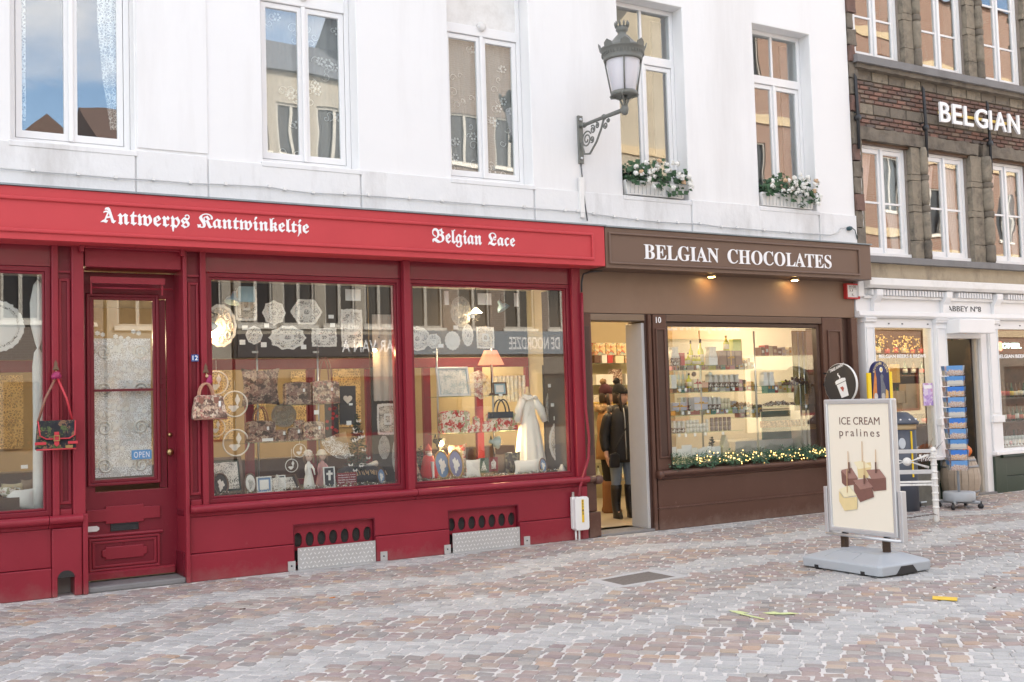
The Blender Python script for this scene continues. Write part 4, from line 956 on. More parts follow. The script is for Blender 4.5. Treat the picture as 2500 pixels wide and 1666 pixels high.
# beer shop
build('shop_floor', B().box(BX0+.1, BX1, .21, 4.2, 0, .03), wood_dark, brick_house); build('shop_back_wall', B().box(BX0+.1, BX1, 3.2, 3.3, 0, 3.05), mat('brown_panelling', (.16,.09,.05), .6), brick_house)
build('window_bed', B().box(pils[0][1], pils[1][0], .12, .7, .60, .66), wood_dark, white_front); build('window_bed', B().box(pils[2][1], BX1, .12, .7, .60, .66), wood_dark, white_front)
for x, y, n_ in ((12.9,1.6,'behind the coin machine'), (14.4,1.4,'beyond the open door'), (16.0,1.5,'over the bottle display')): pendant('added unseen lamp inside the beer shop '+n_, x, y, 2.86, 3.05, 22, 'added lamps inside the beer shop')  # lamps added near the ceiling, out of view, to light the room

b = B(); b.slab([(-150,-150),(150,-150),(150,-9.6),(-150,-9.6)], -.001, .003); struct(build('street', b, mat('far_street_setts', (.16,.15,.145), .85, var=.25, scale=8, bump=.3)))
# ================================================================== GOODS IN THE LACE SHOP WINDOWS
lace_w = lace_mat('white_lace', (.80,.77,.72), 75, .06, base=.10); lace_c = lace_mat('cream_lace', (.74,.66,.55), 80, .06, base=.14); lace_g = lace_mat('grey_lace', (.55,.52,.48), 90, .07, base=.25)
linen = mat('white_linen', (.78,.75,.70), .9, var=.05, scale=20, bump=.15, bscale=120); linen_grey = mat('greige_linen', (.42,.385,.345), .9, var=.08, scale=30)
def tapestry(name, cols, sc=14):
    m, t, p, out = nodes(name); c = N(t, 'TexCoord'); v = N(t, 'TexVoronoi', Scale=sc, distance='MANHATTAN'); t.links.new(c.outputs['Object'], v.inputs['Vector'])
    n = noise_out(t, sc*1.2, 6, .75); sep = N(t, 'SeparateColor'); t.links.new(v.outputs['Color'], sep.inputs[0])
    r = t.nodes.new('ShaderNodeValToRGB'); e = r.color_ramp; e.interpolation = 'CONSTANT'
    while len(e.elements) < len(cols): e.elements.new(.5)
    for i, cc in enumerate(cols): e.elements[i].position = i/len(cols); e.elements[i].color = (*cc, 1)
    ad = N(t, 'Math', operation='ADD'); mu = N(t, 'Math', operation='MULTIPLY_ADD'); mu.inputs[1].default_value = 1.1; mu.inputs[2].default_value = -.55; t.links.new(n, mu.inputs[0])
    t.links.new(sep.outputs[0], ad.inputs[0]); t.links.new(mu.outputs[0], ad.inputs[1]); t.links.new(ad.outputs[0], r.inputs[0])
    t.links.new(r.outputs[0], p.inputs['Base Color']); p.inputs['Roughness'].default_value = .9; bumpn(t, p, noise_out(t, 200, 2, .5), .3, .003); return m
tap = tapestry('town_tapestry', [(.10,.07,.055),(.30,.19,.15),(.42,.30,.22),(.24,.13,.10),(.50,.39,.29),(.17,.11,.09)], 26)
tap_light = tapestry('light_town_tapestry', [(.14,.09,.07),(.45,.30,.22),(.58,.46,.32),(.40,.16,.13),(.65,.55,.42),(.25,.17,.13)], 30)
poppy = tapestry('poppy_print', [(.45,.05,.045),(.72,.64,.52),(.76,.70,.60),(.55,.09,.07),(.74,.68,.56),(.30,.30,.16)], 24)
dark_floral = tapestry('dark_floral_tapestry', [(.02,.02,.026),(.03,.035,.03),(.10,.13,.05),(.02,.022,.03),(.22,.12,.07),(.03,.03,.035)], 26)
red_leather = mat('red_leather', (.50,.035,.05), .4, var=.1); brown_leather = mat('brown_leather', (.25,.11,.075), .45); black_leather = mat('black_leather', (.018,.018,.02), .4)
navy_leather = mat('navy_leather', (.02,.03,.05), .4)
wood_frame = mat('picture_frame_wood', (.12,.065,.04), .4, var=.2); gilt = mat('gilt_frame', (.45,.30,.12), .4, metal=.6); silver = mat('silver_frame', (.6,.6,.62), .35, metal=.7)
dark_green_velvet = mat('dark_green_velvet', (.03,.05,.045), .95); blue_card = mat('light_blue_card', (.36,.50,.56), .8); wedg = mat('wedgwood_blue', (.18,.28,.45), .7)
PZ = .766
def doily(label, box, Y, m, n=12, amp=.06, rect_=False, core=True, group=None, pins=True, rot=0, name='lace_doily'):
    x0, x1, z0, z1 = rect(*box, Y); cx, cz, rx, rz = (x0+x1)/2, (z0+z1)/2, (x1-x0)/2, (z1-z0)/2
    def outline(s, k):
        pts = []
        for i in range(k):
            a = 2*math.pi*i/k
            if rect_:
                co, si = math.cos(a), math.sin(a); g = 1/max(abs(co), abs(si)); g = g*(1-.12*(g-1)) * (1-amp*.6*abs(math.sin(n*a)))
            else: g = 1-amp*abs(math.sin(n*a/2))
            pts.append((cx+rx*s*g*math.cos(a+rot), cz+rz*s*g*math.sin(a+rot)))
        return pts
    b = B(); b.prism(outline(1, 72), Y, Y+.003)
    o = one(name, b, m, label, 'lace', group)
    if core:
        b = B(); k = 40; po, pi_ = outline(.97, 72), outline(.84, 72)
        vs = [(x,Y-.002,z) for x, z in po+pi_]; b.add(vs, [(i,(i+1)%72,72+(i+1)%72,72+i) for i in range(72)])
        po, pi_ = outline(.36, 36), outline(.2, 36); vs = [(x,Y-.002,z) for x, z in po+pi_]; b.add(vs, [(i,(i+1)%36,36+(i+1)%36,36+i) for i in range(36)])
        if not rect_:
            for i in range(8):
                a = 2*math.pi*i/8; b.tube([(cx+rx*.6*math.cos(a)+rx*.15*math.cos(q_), Y-.003, cz+rz*.6*math.sin(a)+rz*.15*math.sin(q_)) for q_ in [k_*math.pi/6 for k_ in range(12)]], .0035, 4, closed=True)
        build('woven_tape', b, linen if m is not lace_g else linen_grey, o)
    return o
def card(box, Y, label='small white price card in the lace shop display', group='price cards in the lace shop', m=None, name='price_card', tilt=0, cat='price card'):
    x0, x1, z0, z1 = rect(*box, Y); b = B(); b.box(x0, x1, Y, Y+.003, z0, z1); return one(name, b, m or paper, label, cat, group)
def bag(label, box, Y, m, hm, depth=.1, handle=.5, base=None, name='handbag', taper=.9, tagc=True, round_=.25, parts=None):
    x0, x1, z0, z1 = rect(*box, Y)
    if base is not None: z0 = base
    xm, hw, h = (x0+x1)/2, (x1-x0)/2, z1-z0; t_ = thing(name, label, 'bag', (xm, Y, z0))
    pts = [(xm-hw,z0+.01),(xm-hw*.97,z0),(xm+hw*.97,z0),(xm+hw,z0+.01),(xm+hw*taper,z1-h*round_*.4),(xm+hw*taper*.8,z1-h*.04),(xm,z1),(xm-hw*taper*.8,z1-h*.04),(xm-hw*taper,z1-h*round_*.4)]
    build('body', B().prism(pts, Y-depth/2, Y+depth/2), m, t_, bevel=min(.02, depth*.3))
    if handle:
        for s in (-1, 1):
            pts = [(xm+hw*.45*math.cos(a)*1.0, Y+s*depth*.35, z1-h*.08+h*handle*math.sin(a)) for a in [math.pi*k/12 for k in range(13)]]; build('handle', B().tube(pts, .008, 6), hm, t_)
        build('piping', B().tube([(xm-hw*.95,Y-depth/2-.002,z0+.012),(xm+hw*.95,Y-depth/2-.002,z0+.012)], .005, 5), hm, t_)
    if tagc: build('price_tag', B().box(xm+hw*.3, xm+hw*.3+.022, Y-depth/2-.012, Y-depth/2-.008, z0+h*.55, z0+h*.55+.035), paper, t_)
    return t_
def pillow_b(x0, x1, z0, z1, Y, th, n=10, pinch=.12):
    b = B(); vs = []; cx, cz, hx, hz = (x0+x1)/2, (z0+z1)/2, (x1-x0)/2, (z1-z0)/2
    for s in (-1, 1):
        for j in range(n+1):
            for i in range(n+1):
                u, v = 2*i/n-1, 2*j/n-1; k = (1-u*u)*(1-v*v)
                vs.append((cx+hx*u*(1-pinch*(1-v*v)), Y+s*th/2*k**.55, cz+hz*v*(1-pinch*(1-u*u))))
    W_ = n+1; fs = []
    for s in (0, 1):
        for j in range(n):
            for i in range(n):
                a = s*W_*W_+j*W_+i; fs.append((a,a+1,a+W_+1,a+W_) if s == 0 else (a,a+W_,a+W_+1,a+1))
    return b.add(vs, fs, 0, True)
def cushion(label, box, Y, m, th=.14, base=None, cat='cushion', name='cushion'):
    x0, x1, z0, z1 = rect(*box, Y); z0 = base if base is not None else z0
    return one(name, pillow_b(x0, x1, z0, z1, Y, th), m, label, cat)
def picture(label, box, Y, fm, bm_, lm=None, lean=.12, fw=.018, base=None, oval=False, cat='picture', inner=.72):
    x0, x1, z0, z1 = rect(*box, Y); z0 = base if base is not None else z0; xm = (x0+x1)/2; h = z1-z0; w_ = x1-x0
    M_ = Matrix.Translation((xm, Y, z0)) @ Matrix.Rotation(-lean, 4, 'X'); t_ = thing('picture_frame', label, cat, M=M_)
    if oval:
        b = B(); ro = [(math.cos(2*math.pi*k/32), math.sin(2*math.pi*k/32)) for k in range(32)]
        pts = [(w_/2*c*.95, 0, h/2+h/2*s*.95) for c, s in ro]; build('frame', B().tube(pts, fw*.6, 8, closed=True), fm, t_, world=False)
        build('backing', B().disc(0, h/2, w_/2*.93, h/2*.93, .0, .008), bm_, t_, world=False)
        if lm: build('motif', B().disc(0, h*.47, w_*.26, h*.32, -.004, -.001, 36, fn=lambda a: .72+.16*math.sin(3*a+1)+.12*math.sin(7*a+2.3)), lm, t_, world=False)
    else:
        build('frame', B().ring(-w_/2, w_/2, 0, h, fw, -.012, .012), fm, t_, world=False, bevel=.004)
        build('backing', B().box(-w_/2+fw*.9, w_/2-fw*.9, .002, .010, fw*.9, h-fw*.9), bm_, t_, world=False)
        if lm: build('motif', B().box(-w_/2*inner, w_/2*inner, -.003, .001, h/2*(1-inner), h/2*(1+inner)), lm, t_, world=False)
    return t_
def hoop(label, box, Y, fig=True, group=None):
    x0, x1, z0, z1 = rect(*box, Y); cx, cz, r = (x0+x1)/2, (z0+z1)/2, (z1-z0)/2; t_ = thing('lace_hoop', label, 'lace hoop', (cx, Y, z0), group=group)
    build('ring', B().tube([(cx+r*.93*math.cos(a), Y, cz+r*.93*math.sin(a)) for a in [2*math.pi*k/28 for k in range(28)]], r*.06, 6, closed=True), linen, t_)
    b = B(); b.disc(cx-r*.1, cz-r*.3, r*.45, r*.28, Y-.002, Y+.001, 20, fn=lambda a: .8+.2*math.sin(3*a)); b.disc(cx+r*.2, cz+r*.3, r*.2, r*.42, Y-.002, Y+.001, 20, fn=lambda a: .85+.15*math.cos(4*a)); build('figure', b, linen, t_)
    build('thread', B().tube([(cx,Y,z1),(cx,Y,z1+.1)], .002, 4), linen, t_); return t_
# ---- window 1 (between the door and the mullion)
doily('large round lace mat glowing under the clip lamp beside house number 12', (495,740,580,850), .34, lace_c, 14, .05)
doily('square lace mat hung behind a pale blue card', (573,701,629,786), .40, lace_c, 10, .06, True)
doily('round flower lace mat with eight petals beside the blue card', (639,732,699,796), .40, lace_w, 8, .12)
doily('wide flower lace mat hung next to the mirrored street lantern', (708,726,788,797), .40, lace_w, 6, .12)
doily('smallest round lace mat behind the thin shelf pole', (599,795,642,842), .40, lace_w, 8, .08)
doily('diamond shaped oval lace mat above the tapestry cushion', (654,793,750,856), .40, lace_w, 10, .12)
doily('small rectangular lace mat with a corner rose', (759,801,824,848), .40, lace_w, 8, .07, True)
doily('tall rectangular lace panel with two roses', (831,753,887,850), .40, lace_w, 8, .05, True)
b = B(); x0, x1, z0, z1 = rect(908,768,976,977,.44); wavy(b, x0, x1, z0, z1, .44, .008, 3, 30, scallop=.006); one('lace_runner', b, linen_grey, 'long grey linen runner hanging beside the mullion', 'table runner')
doily('rectangular net lace with an eagle motif under the linen runner', (919,985,974,1062), .44, lace_c, 14, .05, True)
doily('narrow oval lace mat left of the longest oval mat', (923,1064,953,1122), .44, lace_g, 10, .05); doily('longest oval lace mat beside the mullion foot', (956,1071,983,1160), .44, lace_g, 14, .05)
for i, (bx_, lb) in enumerate((((505,905,551,965), 'upper round lace hoop half hidden by the window frame'), ((546,954,600,1019), 'empty pale lace hoop behind the hanging handbag'), ((505,1022,551,1066), 'lace hoop with flowers half hidden by the frame'), ((546,1048,606,1114), 'big lace hoop with a rabbit and a dog'), ((716,1084,747,1117), 'small lace hoop with a candle above the dolls'), ((696,1121,728,1153), 'small lace hoop with a bird beside the doll in white'))): hoop(lb, bx_, .42)
def shelf(label, a, c, zpx, Y0, Y1):
    z = Z((a+c)/2, zpx, Y0); x0, x1 = X(a,zpx,Y0), X(c,zpx,Y0); b = B(); b.box(x0, x1, Y0, Y1, z-.008, z); return one('glass_shelf', b, glass_edge, label, 'shelf'), z
glass_edge = glass('shelf_glass', .06, (.78,.88,.84))
_, zs1 = shelf('upper glass shelf carrying the tapestry cushion and totes', 588, 850, 989, .38, .62); _, zs2 = shelf('lower glass shelf carrying the small tapestry purses', 592, 800, 1078, .38, .62)
def pole(label, px, y0, y1, Y, m=None):
    xx = X(px,(y0+y1)/2,Y); b = B(); b.tube([(xx,Y,Z(px,y0,Y)),(xx,Y,PZ)], .011, 8); b.box(xx-.05, xx+.012, Y-.01, Y+.01, Z(px,860,Y)-.01, Z(px,860,Y)+.01); return one('shelf_pole', b, steel, label, 'shelf pole')
pole('thin steel shelf pole rising behind the tapestry cushion', 629, 808, 1160, .50); pole('thin steel shelf pole rising behind the tapestry tote', 777, 806, 1120, .50)
cushion('square tapestry cushion woven with gabled houses', (588,900,684,992), .46, tap, .12, zs1)
bag('round topped tapestry purse woven with houses on the upper shelf', (692,933,758,987), .46, tap, brown_leather, .10, 0, zs1, taper=.96)
bag('tapestry tote with tall arched handle on the upper shelf', (758,930,826,986), .48, tap_light, brown_leather, .12, 1.05, zs1, taper=.97)
bag('large tapestry handbag with arched handles on the lower shelf', (601,1028,671,1077), .46, tap, brown_leather, .12, .7, zs2, taper=.95)
bag('small clasp purse in tapestry next to the large bag', (668,1050,700,1076), .42, tap, silver, .05, 0, zs2, 'purse'); bag('small flat tapestry pouch between two purses', (701,1044,737,1075), .43, tap, brown_leather, .05, 0, zs2, 'purse')
bag('little tapestry purse with silver clasp behind the pouch', (716,1026,744,1050), .52, tap_light, silver, .05, 0, None, 'purse', tagc=False); bag('barrel shaped tapestry handbag at the shelf end', (736,1030,791,1073), .44, tap_light, brown_leather, .12, 0, zs2, taper=.9)
doily('round green grey lace mat hanging between the two shelves', (661,985,725,1043), .70, lace_g, 16, .03)
b = B(); x0, x1, z0, z1 = rect(793,987,828,1068,.66); b.box(x0, x1, .66, .672, z0, z1); o = one('poppy_scarf', b, black_leather, 'dark scarf printed with red poppies', 'scarf')
rp = random.Random(5); b = B()
for k in range(11): b.disc(x0+(x1-x0)*rp.uniform(.12,.9), z0+(z1-z0)*rp.uniform(.1,.92), .022, .02, .655, .659, 10, fn=lambda a: .85+.15*math.sin(4*a))
build('poppy', b, mat('poppy_red', (.5,.03,.03), .8), o)
b = B(); x0, x1, z0, z1 = rect(828,943,870,1036,.70); b.box(x0, x1, .70, .71, z0, z1); o = one('display_cloth', b, mat('slate_cloth', (.05,.05,.06), .95), 'slate grey cloth with a white lace heart pinned on', 'cloth')
cx, cz = X(849,975,.69), Z(849,975,.69); b = B(); b.prism([(cx+.052*(16*math.sin(t_)**3)/16, cz+.052*(13*math.cos(t_)-5*math.cos(2*t_)-2*math.cos(3*t_)-math.cos(4*t_))/16) for t_ in [2*math.pi*k/28 for k in range(28)]], .685, .698); build('heart', b, linen, o, bevel=.004)
doily('cream oval lace mat half hidden behind the slate cloth', (818,968,846,1028), .74, lace_c, 16, .06)
# Christmas tree with white butterflies
def fir_cone(name, label, cx, cy, z0, h, r, seed, n=800, deco=None, cat='Christmas tree'):
    t_ = thing(name, label, cat, (cx, cy, z0)); rr_ = random.Random(seed); b = B()
    for k in range(n):
        u = rr_.random()**.7; zz = z0+h*(.12+.88*(1-u)); rad = r*u*rr_.uniform(.35,1); a = rr_.uniform(0, 6.283)
        c = Vector((cx+rad*math.cos(a), cy+rad*math.sin(a)*.75, zz)); d_ = Vector((math.cos(a), math.sin(a), rr_.uniform(-.1,.7))).normalized()*rr_.uniform(.02,.04); s_ = Vector((-d_.y, d_.x, rr_.uniform(-.01,.01))).normalized()*.008
        b.add([c-s_, c+d_*.5-s_*2, c+d_, c+d_*.5+s_*2, c+s_], [(0,1,2,3,4)])
    build('needles', b, fir_m, t_, recalc=False); struct(t_.children[0] if t_.children else [o_ for o_ in bpy.data.objects if o_.parent == t_][-1], 'stuff')
    b = B(); b.lathe([(.012,0),(.01,h*.5),(.002,h)], (cx,cy,z0), 6); build('stem', b, wood_dark, t_); return t_
fir_m = mat('fir_needles', (.022,.060,.030), .75, var=.5, scale=40)
x0, x1, z0, z1 = rect(838,1014,906,1114,.42); tr = fir_cone('christmas_tree', 'small dark green Christmas tree hung with white butterflies', (x0+x1)/2, .42, PZ+.06, z1-PZ-.06, (x1-x0)/2, 3)
for k in range(16):
    u = rp.uniform(.1,1); a = rp.uniform(3.3,6.1); cx, cz = (x0+x1)/2+(x1-x0)*.5*u*math.cos(a), z1-(z1-PZ-.1)*u; cy = .42+(x1-x0)*.4*u*math.sin(a)
    b = B(); b.prism([(cx,cz-.005),(cx+.022,cz+.018),(cx+.026,cz-.004),(cx+.012,cz-.016),(cx,cz-.008),(cx-.012,cz-.016),(cx-.026,cz-.004),(cx-.022,cz+.018)], cy-.012, cy-.009); build('butterfly', b, linen, tr)
build('pot', B().lathe([(.04,0),(.06,.07),(.055,.07),(.001,.06)], ((x0+x1)/2,.42,PZ), 12), wood_dark, tr)
# fan, dolls, lace pillow, frames
x0, x1, z0, z1 = rect(798,1056,845,1122,.44); pv = Vector((x1,.44,z1)); fn_ = thing('hand_fan', 'open lace hand fan with wooden ribs beside the tree', 'fan', (pv.x,.44,z0)); b = B(); rib = B()
for k in range(13):
    a = math.radians(195+k*7.2); d_ = Vector((math.cos(a),0,math.sin(a))); L_ = .29; rib.tube([pv, pv+d_*L_*.52], .003, 4)
    if k < 12:
        a2 = math.radians(195+(k+1)*7.2); e_ = Vector((math.cos(a2),0,math.sin(a2))); y_ = .004*(k % 2); b.add([pv+d_*L_*.42+Vector((0,y_,0)), pv+d_*L_+Vector((0,y_,0)), pv+e_*L_+Vector((0,.004-y_,0)), pv+e_*L_*.42+Vector((0,.004-y_,0))], [(0,1,2,3)])
build('leaf', b, lace_w, fn_); build('ribs', rib, mat('pale_wood', (.55,.40,.22), .6), fn_)
skin_m = mat('doll_skin', (.62,.42,.33), .5, var=.05); hair_b = mat('brown_hair', (.14,.075,.04), .7, var=.3, scale=60)
def doll(label, box, Y, dress, hatm, coat=None):
    x0, x1, z0, z1 = rect(*box, Y); z0 = PZ; xm, h, w_ = (x0+x1)/2, z1-PZ, (x1-x0); t_ = thing('doll', label, 'doll', (xm, Y, z0)); k_ = 18; b = B()
    prof = [(.46*w_,0),(.44*w_,.1*h),(.34*w_,.3*h),(.20*w_,.5*h),(.22*w_,.62*h),(.10*w_,.70*h),(.07*w_,.74*h)]
    vs = []
    for r_, zz in prof:
        for i in range(24): a = 2*math.pi*i/24; f_ = 1+.07*math.sin(8*a)*(r_/(.46*w_)); vs.append((xm+r_*f_*math.cos(a), Y+r_*f_*math.sin(a)*.7, z0+zz))
    b.add(vs, [(j*24+i, j*24+(i+1)%24, (j+1)*24+(i+1)%24, (j+1)*24+i) for j in range(len(prof)-1) for i in range(24)]+[tuple(range(24))], 0, True); build('dress', b, dress, t_)
    for s in (-1, 1): build('arm', B().tube([(xm+s*.18*w_,Y,z0+.62*h),(xm+s*.34*w_,Y-.03,z0+.5*h),(xm+s*.36*w_,Y-.05,z0+.36*h)], [.05*w_+.006,.05*w_+.004,.03*w_+.004], 7), coat or dress, t_)
    hd = build('head', B().ball((xm,Y-.005,z0+.83*h), .115*h, 14, 9, sx=.85, sy=.85, sz=1.05), skin_m, t_)
    b = B()
    for s in (-1, 1): b.ball((xm+s*.04*h,Y-.1*h,z0+.84*h), .012*h, 6, 4)
    build('eyes', b, black_pl, hd); b = B()
    for s in (-1, 1): b.tube([(xm+s*.09*h,Y+.01,z0+.88*h),(xm+s*.125*h,Y-.01,z0+.78*h),(xm+s*.12*h,Y-.02,z0+.66*h)], [.03*h,.045*h,.02*h], 7)
    build('hair', b, hair_b, t_)
    build('bonnet', B().lathe([(.15*h,-.02*h),(.155*h,.02*h),(.12*h,.03*h),(.115*h,.08*h),(.07*h,.13*h),(.002,.145*h)], (xm,Y+.012,z0+.87*h), 16), hatm, t_); return t_
doll('porcelain doll in a white dress and frilled bonnet', (738,1100,769,1180), .34, linen, lace_w); doll('porcelain doll in a pink coat and cream hat', (768,1099,805,1172), .40, mat('rose_cloth', (.55,.28,.26), .9), mat('cream_felt', (.7,.62,.5), .9), mat('pink_wool', (.60,.30,.30), .9))
picture('large dark frame with white lace leaning behind oval miniatures', (515,1116,597,1196), .36, wood_frame, dark_green_velvet, lace_w, .28, .03, PZ)
picture('round wooden miniature frame in front of the large lace frame', (522,1155,560,1200), .26, wood_frame, dark_cloth, linen, .25, .016, PZ, True); picture('oval wooden miniature frame leaning on its twin', (598,1156,628,1194), .27, wood_frame, linen, lace_g, .2, .016, PZ, True)
picture('white framed lace of a row of houses', (627,1165,664,1197), .22, white_plastic, wedg, linen, .1, .012, PZ, inner=.6); picture('narrow white framed lace behind the lace house', (680,1161,698,1192), .24, white_plastic, MATS['slate_cloth'], linen, .1, .01, PZ)
picture('low brown framed lace lying back beside the white doll', (658,1146,736,1176), .36, wood_frame, dark_cloth, lace_w, .9, .02, PZ); picture('white framed lace cross on black', (790,1141,819,1181), .24, white_plastic, MATS['slate_cloth'], None, .1, .012, PZ)
cx, cz = X(804,1161,.235), Z(804,1161,.235); b = B(); b.box(cx-.012, cx+.012, .229, .231, cz-.05, cz+.05); b.box(cx-.034, cx+.034, .2275, .2285, cz+.005, cz+.028); one('lace_cross', b, linen, 'white lace cross in the small white frame', 'lace')
picture('small oval frame with a white lace angel', (922,1144,942,1172), .26, wood_frame, wedg, linen, .15, .012, PZ, True)
b = B(); x0, x1, z0, z1 = rect(664,1160,690,1196,.235); b.prism([(x0,PZ),(x1,PZ),(x1,PZ+.07),((x0+x1)/2,z1),(x0,PZ+.07)], .21, .26); one('lace_house', b, lace_w, 'little white lace house ornament', 'ornament')
x0, x1, z0, z1 = rect(818,1124,944,1172,.42); lp = thing('lace_pillow', 'grey lace making pillow with rows of wooden bobbins', 'lace pillow', ((x0+x1)/2,.42,PZ)); build('bolster', B().lathe([(.001,-.25),(.07,-.24),(.10,-.12),(.105,0),(.10,.12),(.07,.24),(.001,.25)], ((x0+x1)/2,.44,PZ+.11), 18, ax=(1,0,0)), MATS['slate_cloth'], lp)
b = B()
for k in range(26):
    t_ = k/25; xx = x0+.05+(x1-x0-.1)*t_; zz = PZ+.135-.02*(2*t_-1)**2+rp.uniform(-.008,.008); b.tube([(xx,.345,zz+.02),(xx+rp.uniform(-.02,.02),.325,zz-.025)], [.003,.006], 5)
build('bobbins', b, mat('bobbin_wood', (.60,.40,.22), .5), lp); b = B(); b.tube([((x0+x1)/2-.02,.40,PZ+.21),((x0+x1)/2+.06,.38,PZ+.205),((x0+x1)/2+.17,.40,PZ+.215)], [.02,.012,.035], 8); build('lace_roll', b, linen, lp)
x0, x1, z0, z1 = rect(823,1156,871,1184,.22); b = B(); b.box(x0, x1, .22, .225, PZ, z1); o = one('notice_card', b, mat('red_card', (.22,.03,.035), .7), 'small red notice card with white lettering below the bobbins', 'notice')
for k, s_ in enumerate(('Belgische kant', 'handgemaakt in Belgie', 'Dentelle aux fuseaux', 'fait main')): build('lettering', text_b(s_, (x0+.012, x1-.012, z1-.03-.024*k, z1-.017-.024*k), .2199, .001), letter_white, o)
# cards and lamps at the top
card((581,699,623,738), .30, 'pale blue blank card clipped under the window head', None, blue_card, 'blank_card', cat='card'); card((843,706,881,735), .30, 'white blank card with torn notch above the tall lace panel', None, paper, 'blank_card', cat='card')
def clip_lamp(label, px, py, Y, m, lit, dirv, power=0, top=None, s=1.0):
    c = at(px, py, Y); t_ = thing('clip_lamp', label, 'lamp', c); d_ = Vector(dirv).normalized()
    b = B(); b.lathe([(r_*s, h_*s) for r_, h_ in [(.012,-.10),(.022,-.09),(.028,-.05),(.055,-.03),(.075,.01),(.078,.02),(.07,.015),(.05,-.02),(.005,-.03)]], c, 16, ax=d_); build('reflector', b, m, t_)
    if lit: build('bulb', B().ball(c-d_*.0, .034 if power > 2 else .010, 10, 6), emis('clip_bulb', (1,.70,.32), 22), t_); lamp_light('lamp_light', c+d_*.06, power, (1,.62,.28), .03, t_)
    tp = top or c+Vector((.06,.03,.14)); b = B(); b.tube([c-d_*.09, c-d_*.12+Vector((.05,0,.06)), tp], .006, 5); build('arm', b, black_iron, t_); return t_
blue_metal = mat('blue_grey_enamel', (.20,.30,.36), .35)
clip_lamp('blue grey enamel clip lamp clamped beside the pale blue card', 567, 735, .24, blue_metal, False, (-.3,-.2,-1))
clip_lamp('lit clip lamp hidden behind the left post of the middle window', 512, 800, .30, blue_metal, True, (.4,.25,-.6), 5); clip_lamp('tiny lit lamp in front of the linen runner', 915, 855, .38, white_plastic, True, (-.3,-.5,-.4), 1.2, s=.32)
for bx_ in ((591,795,605,806),(585,830,599,842),(637,836,651,848),(645,790,657,800),(735,842,748,853),(802,769,815,778),(806,789,818,799),(846,1028,858,1038),(767,1002,779,1012),(969,975,975,984),(969,1054,977,1061),(852,985,861,990),(640,1071,667,1077)): card(bx_, .39)
# snow scatter of little white houses, flowers and tags along the window foot
white_bits = mat('white_bits', (.75,.74,.70), .8, var=.1); gold_bits = mat('olive_garland', (.20,.19,.09), .6, var=.5, scale=60)
def garland(label, px0, px1, py0, py1, seed, n=170, Y=.175):
    r_ = random.Random(seed); A, C_ = at(px0,py0,Y), at(px1,py1,Y); t_ = thing('leaf_garland', label, 'garland', ((A.x+C_.x)/2, Y, PZ)); b1 = B(); b2 = B()
    for k in range(n):
        u = r_.random(); c = Vector((A.x+(C_.x-A.x)*u, Y+r_.uniform(-.025,.06), PZ+r_.uniform(.0,.035))); d_ = Vector((r_.uniform(-1,1),r_.uniform(-1,1),r_.uniform(.1,1))).normalized()*r_.uniform(.012,.026); s_ = d_.orthogonal().normalized()*r_.uniform(.004,.010)
        (b1 if r_.random() < .55 else b2).add([c, c+d_*.5+s_, c+d_, c+d_*.5-s_], [(0,1,2,3)])
    struct(build('leaves', b1, gold_bits, t_, recalc=False), 'stuff'); struct(build('white_petals', b2, white_bits, t_, recalc=False), 'stuff')
garland('silvery leaf garland along the foot of the middle lace window', 524, 984, 1203, 1172, 1, 320); garland('silvery leaf garland along the foot of the right lace window', 1012, 1396, 1168, 1146, 2, 300)
# ---- window 2 (between mullion and brown shop)
doily('large oval grey lace mat pinned under the window head', (1098,722,1152,800), .45, lace_g, 18, .04); doily('lace tablecloth corner with scalloped hem', (985,796,1052,858), .45, lace_w, 12, .05); doily('leaf shaped lace mat by the tablecloth corner', (1040,815,1078,852), .42, lace_w, 8, .05, rot=.5)
doily('round linen doily with scalloped lace rim', (1085,808,1125,856), .42, linen, 16, .08); doily('pointed oval lace mat beside the round linen doily', (1127,790,1157,847), .42, lace_w, 14, .06); doily('square lace corner panel behind the lampshade pole', (1162,797,1208,852), .42, lace_c, 12, .04, True)
doily('deep lace collar hanging by the end post', (1346,863,1396,936), .48, lace_g, 12, .03, True); doily('little round crochet doily by the gown shoulder', (1339,939,1362,965), .50, linen, 10, .1, core=False); doily('slim dark oval lace mat by the gown sleeve', (1331,956,1356,1035), .52, lace_g, 12, .05); doily('peanut shaped lace mat beside the slim oval', (1357,941,1396,1026), .46, lace_c, 8, .10); doily('largest oval lace mat glowing beside the gown hem', (1338,1026,1400,1131), .40, lace_c, 26, .03)
_, zt1 = shelf('upper glass shelf under the lace parasol', 1068, 1240, 967, .40, .64); _, zt2 = shelf('lower glass shelf carrying the poppy print bags', 1068, 1262, 1056, .40, .64)
pole('thin steel shelf pole behind the big framed lace', 1068, 815, 1100, .52); pole('thin steel shelf pole with the lampshade', 1203, 815, 1100, .52)
picture('large tilted silver frame with a white lace sampler', (1069,895,1150,966), .46, silver, blue_card, lace_w, .2, .024, zt1, inner=.82); picture('small dark framed lace next to the parasol', (1204,934,1238,967), .46, wood_frame, blue_card, linen, .1, .014, zt1, inner=.55)
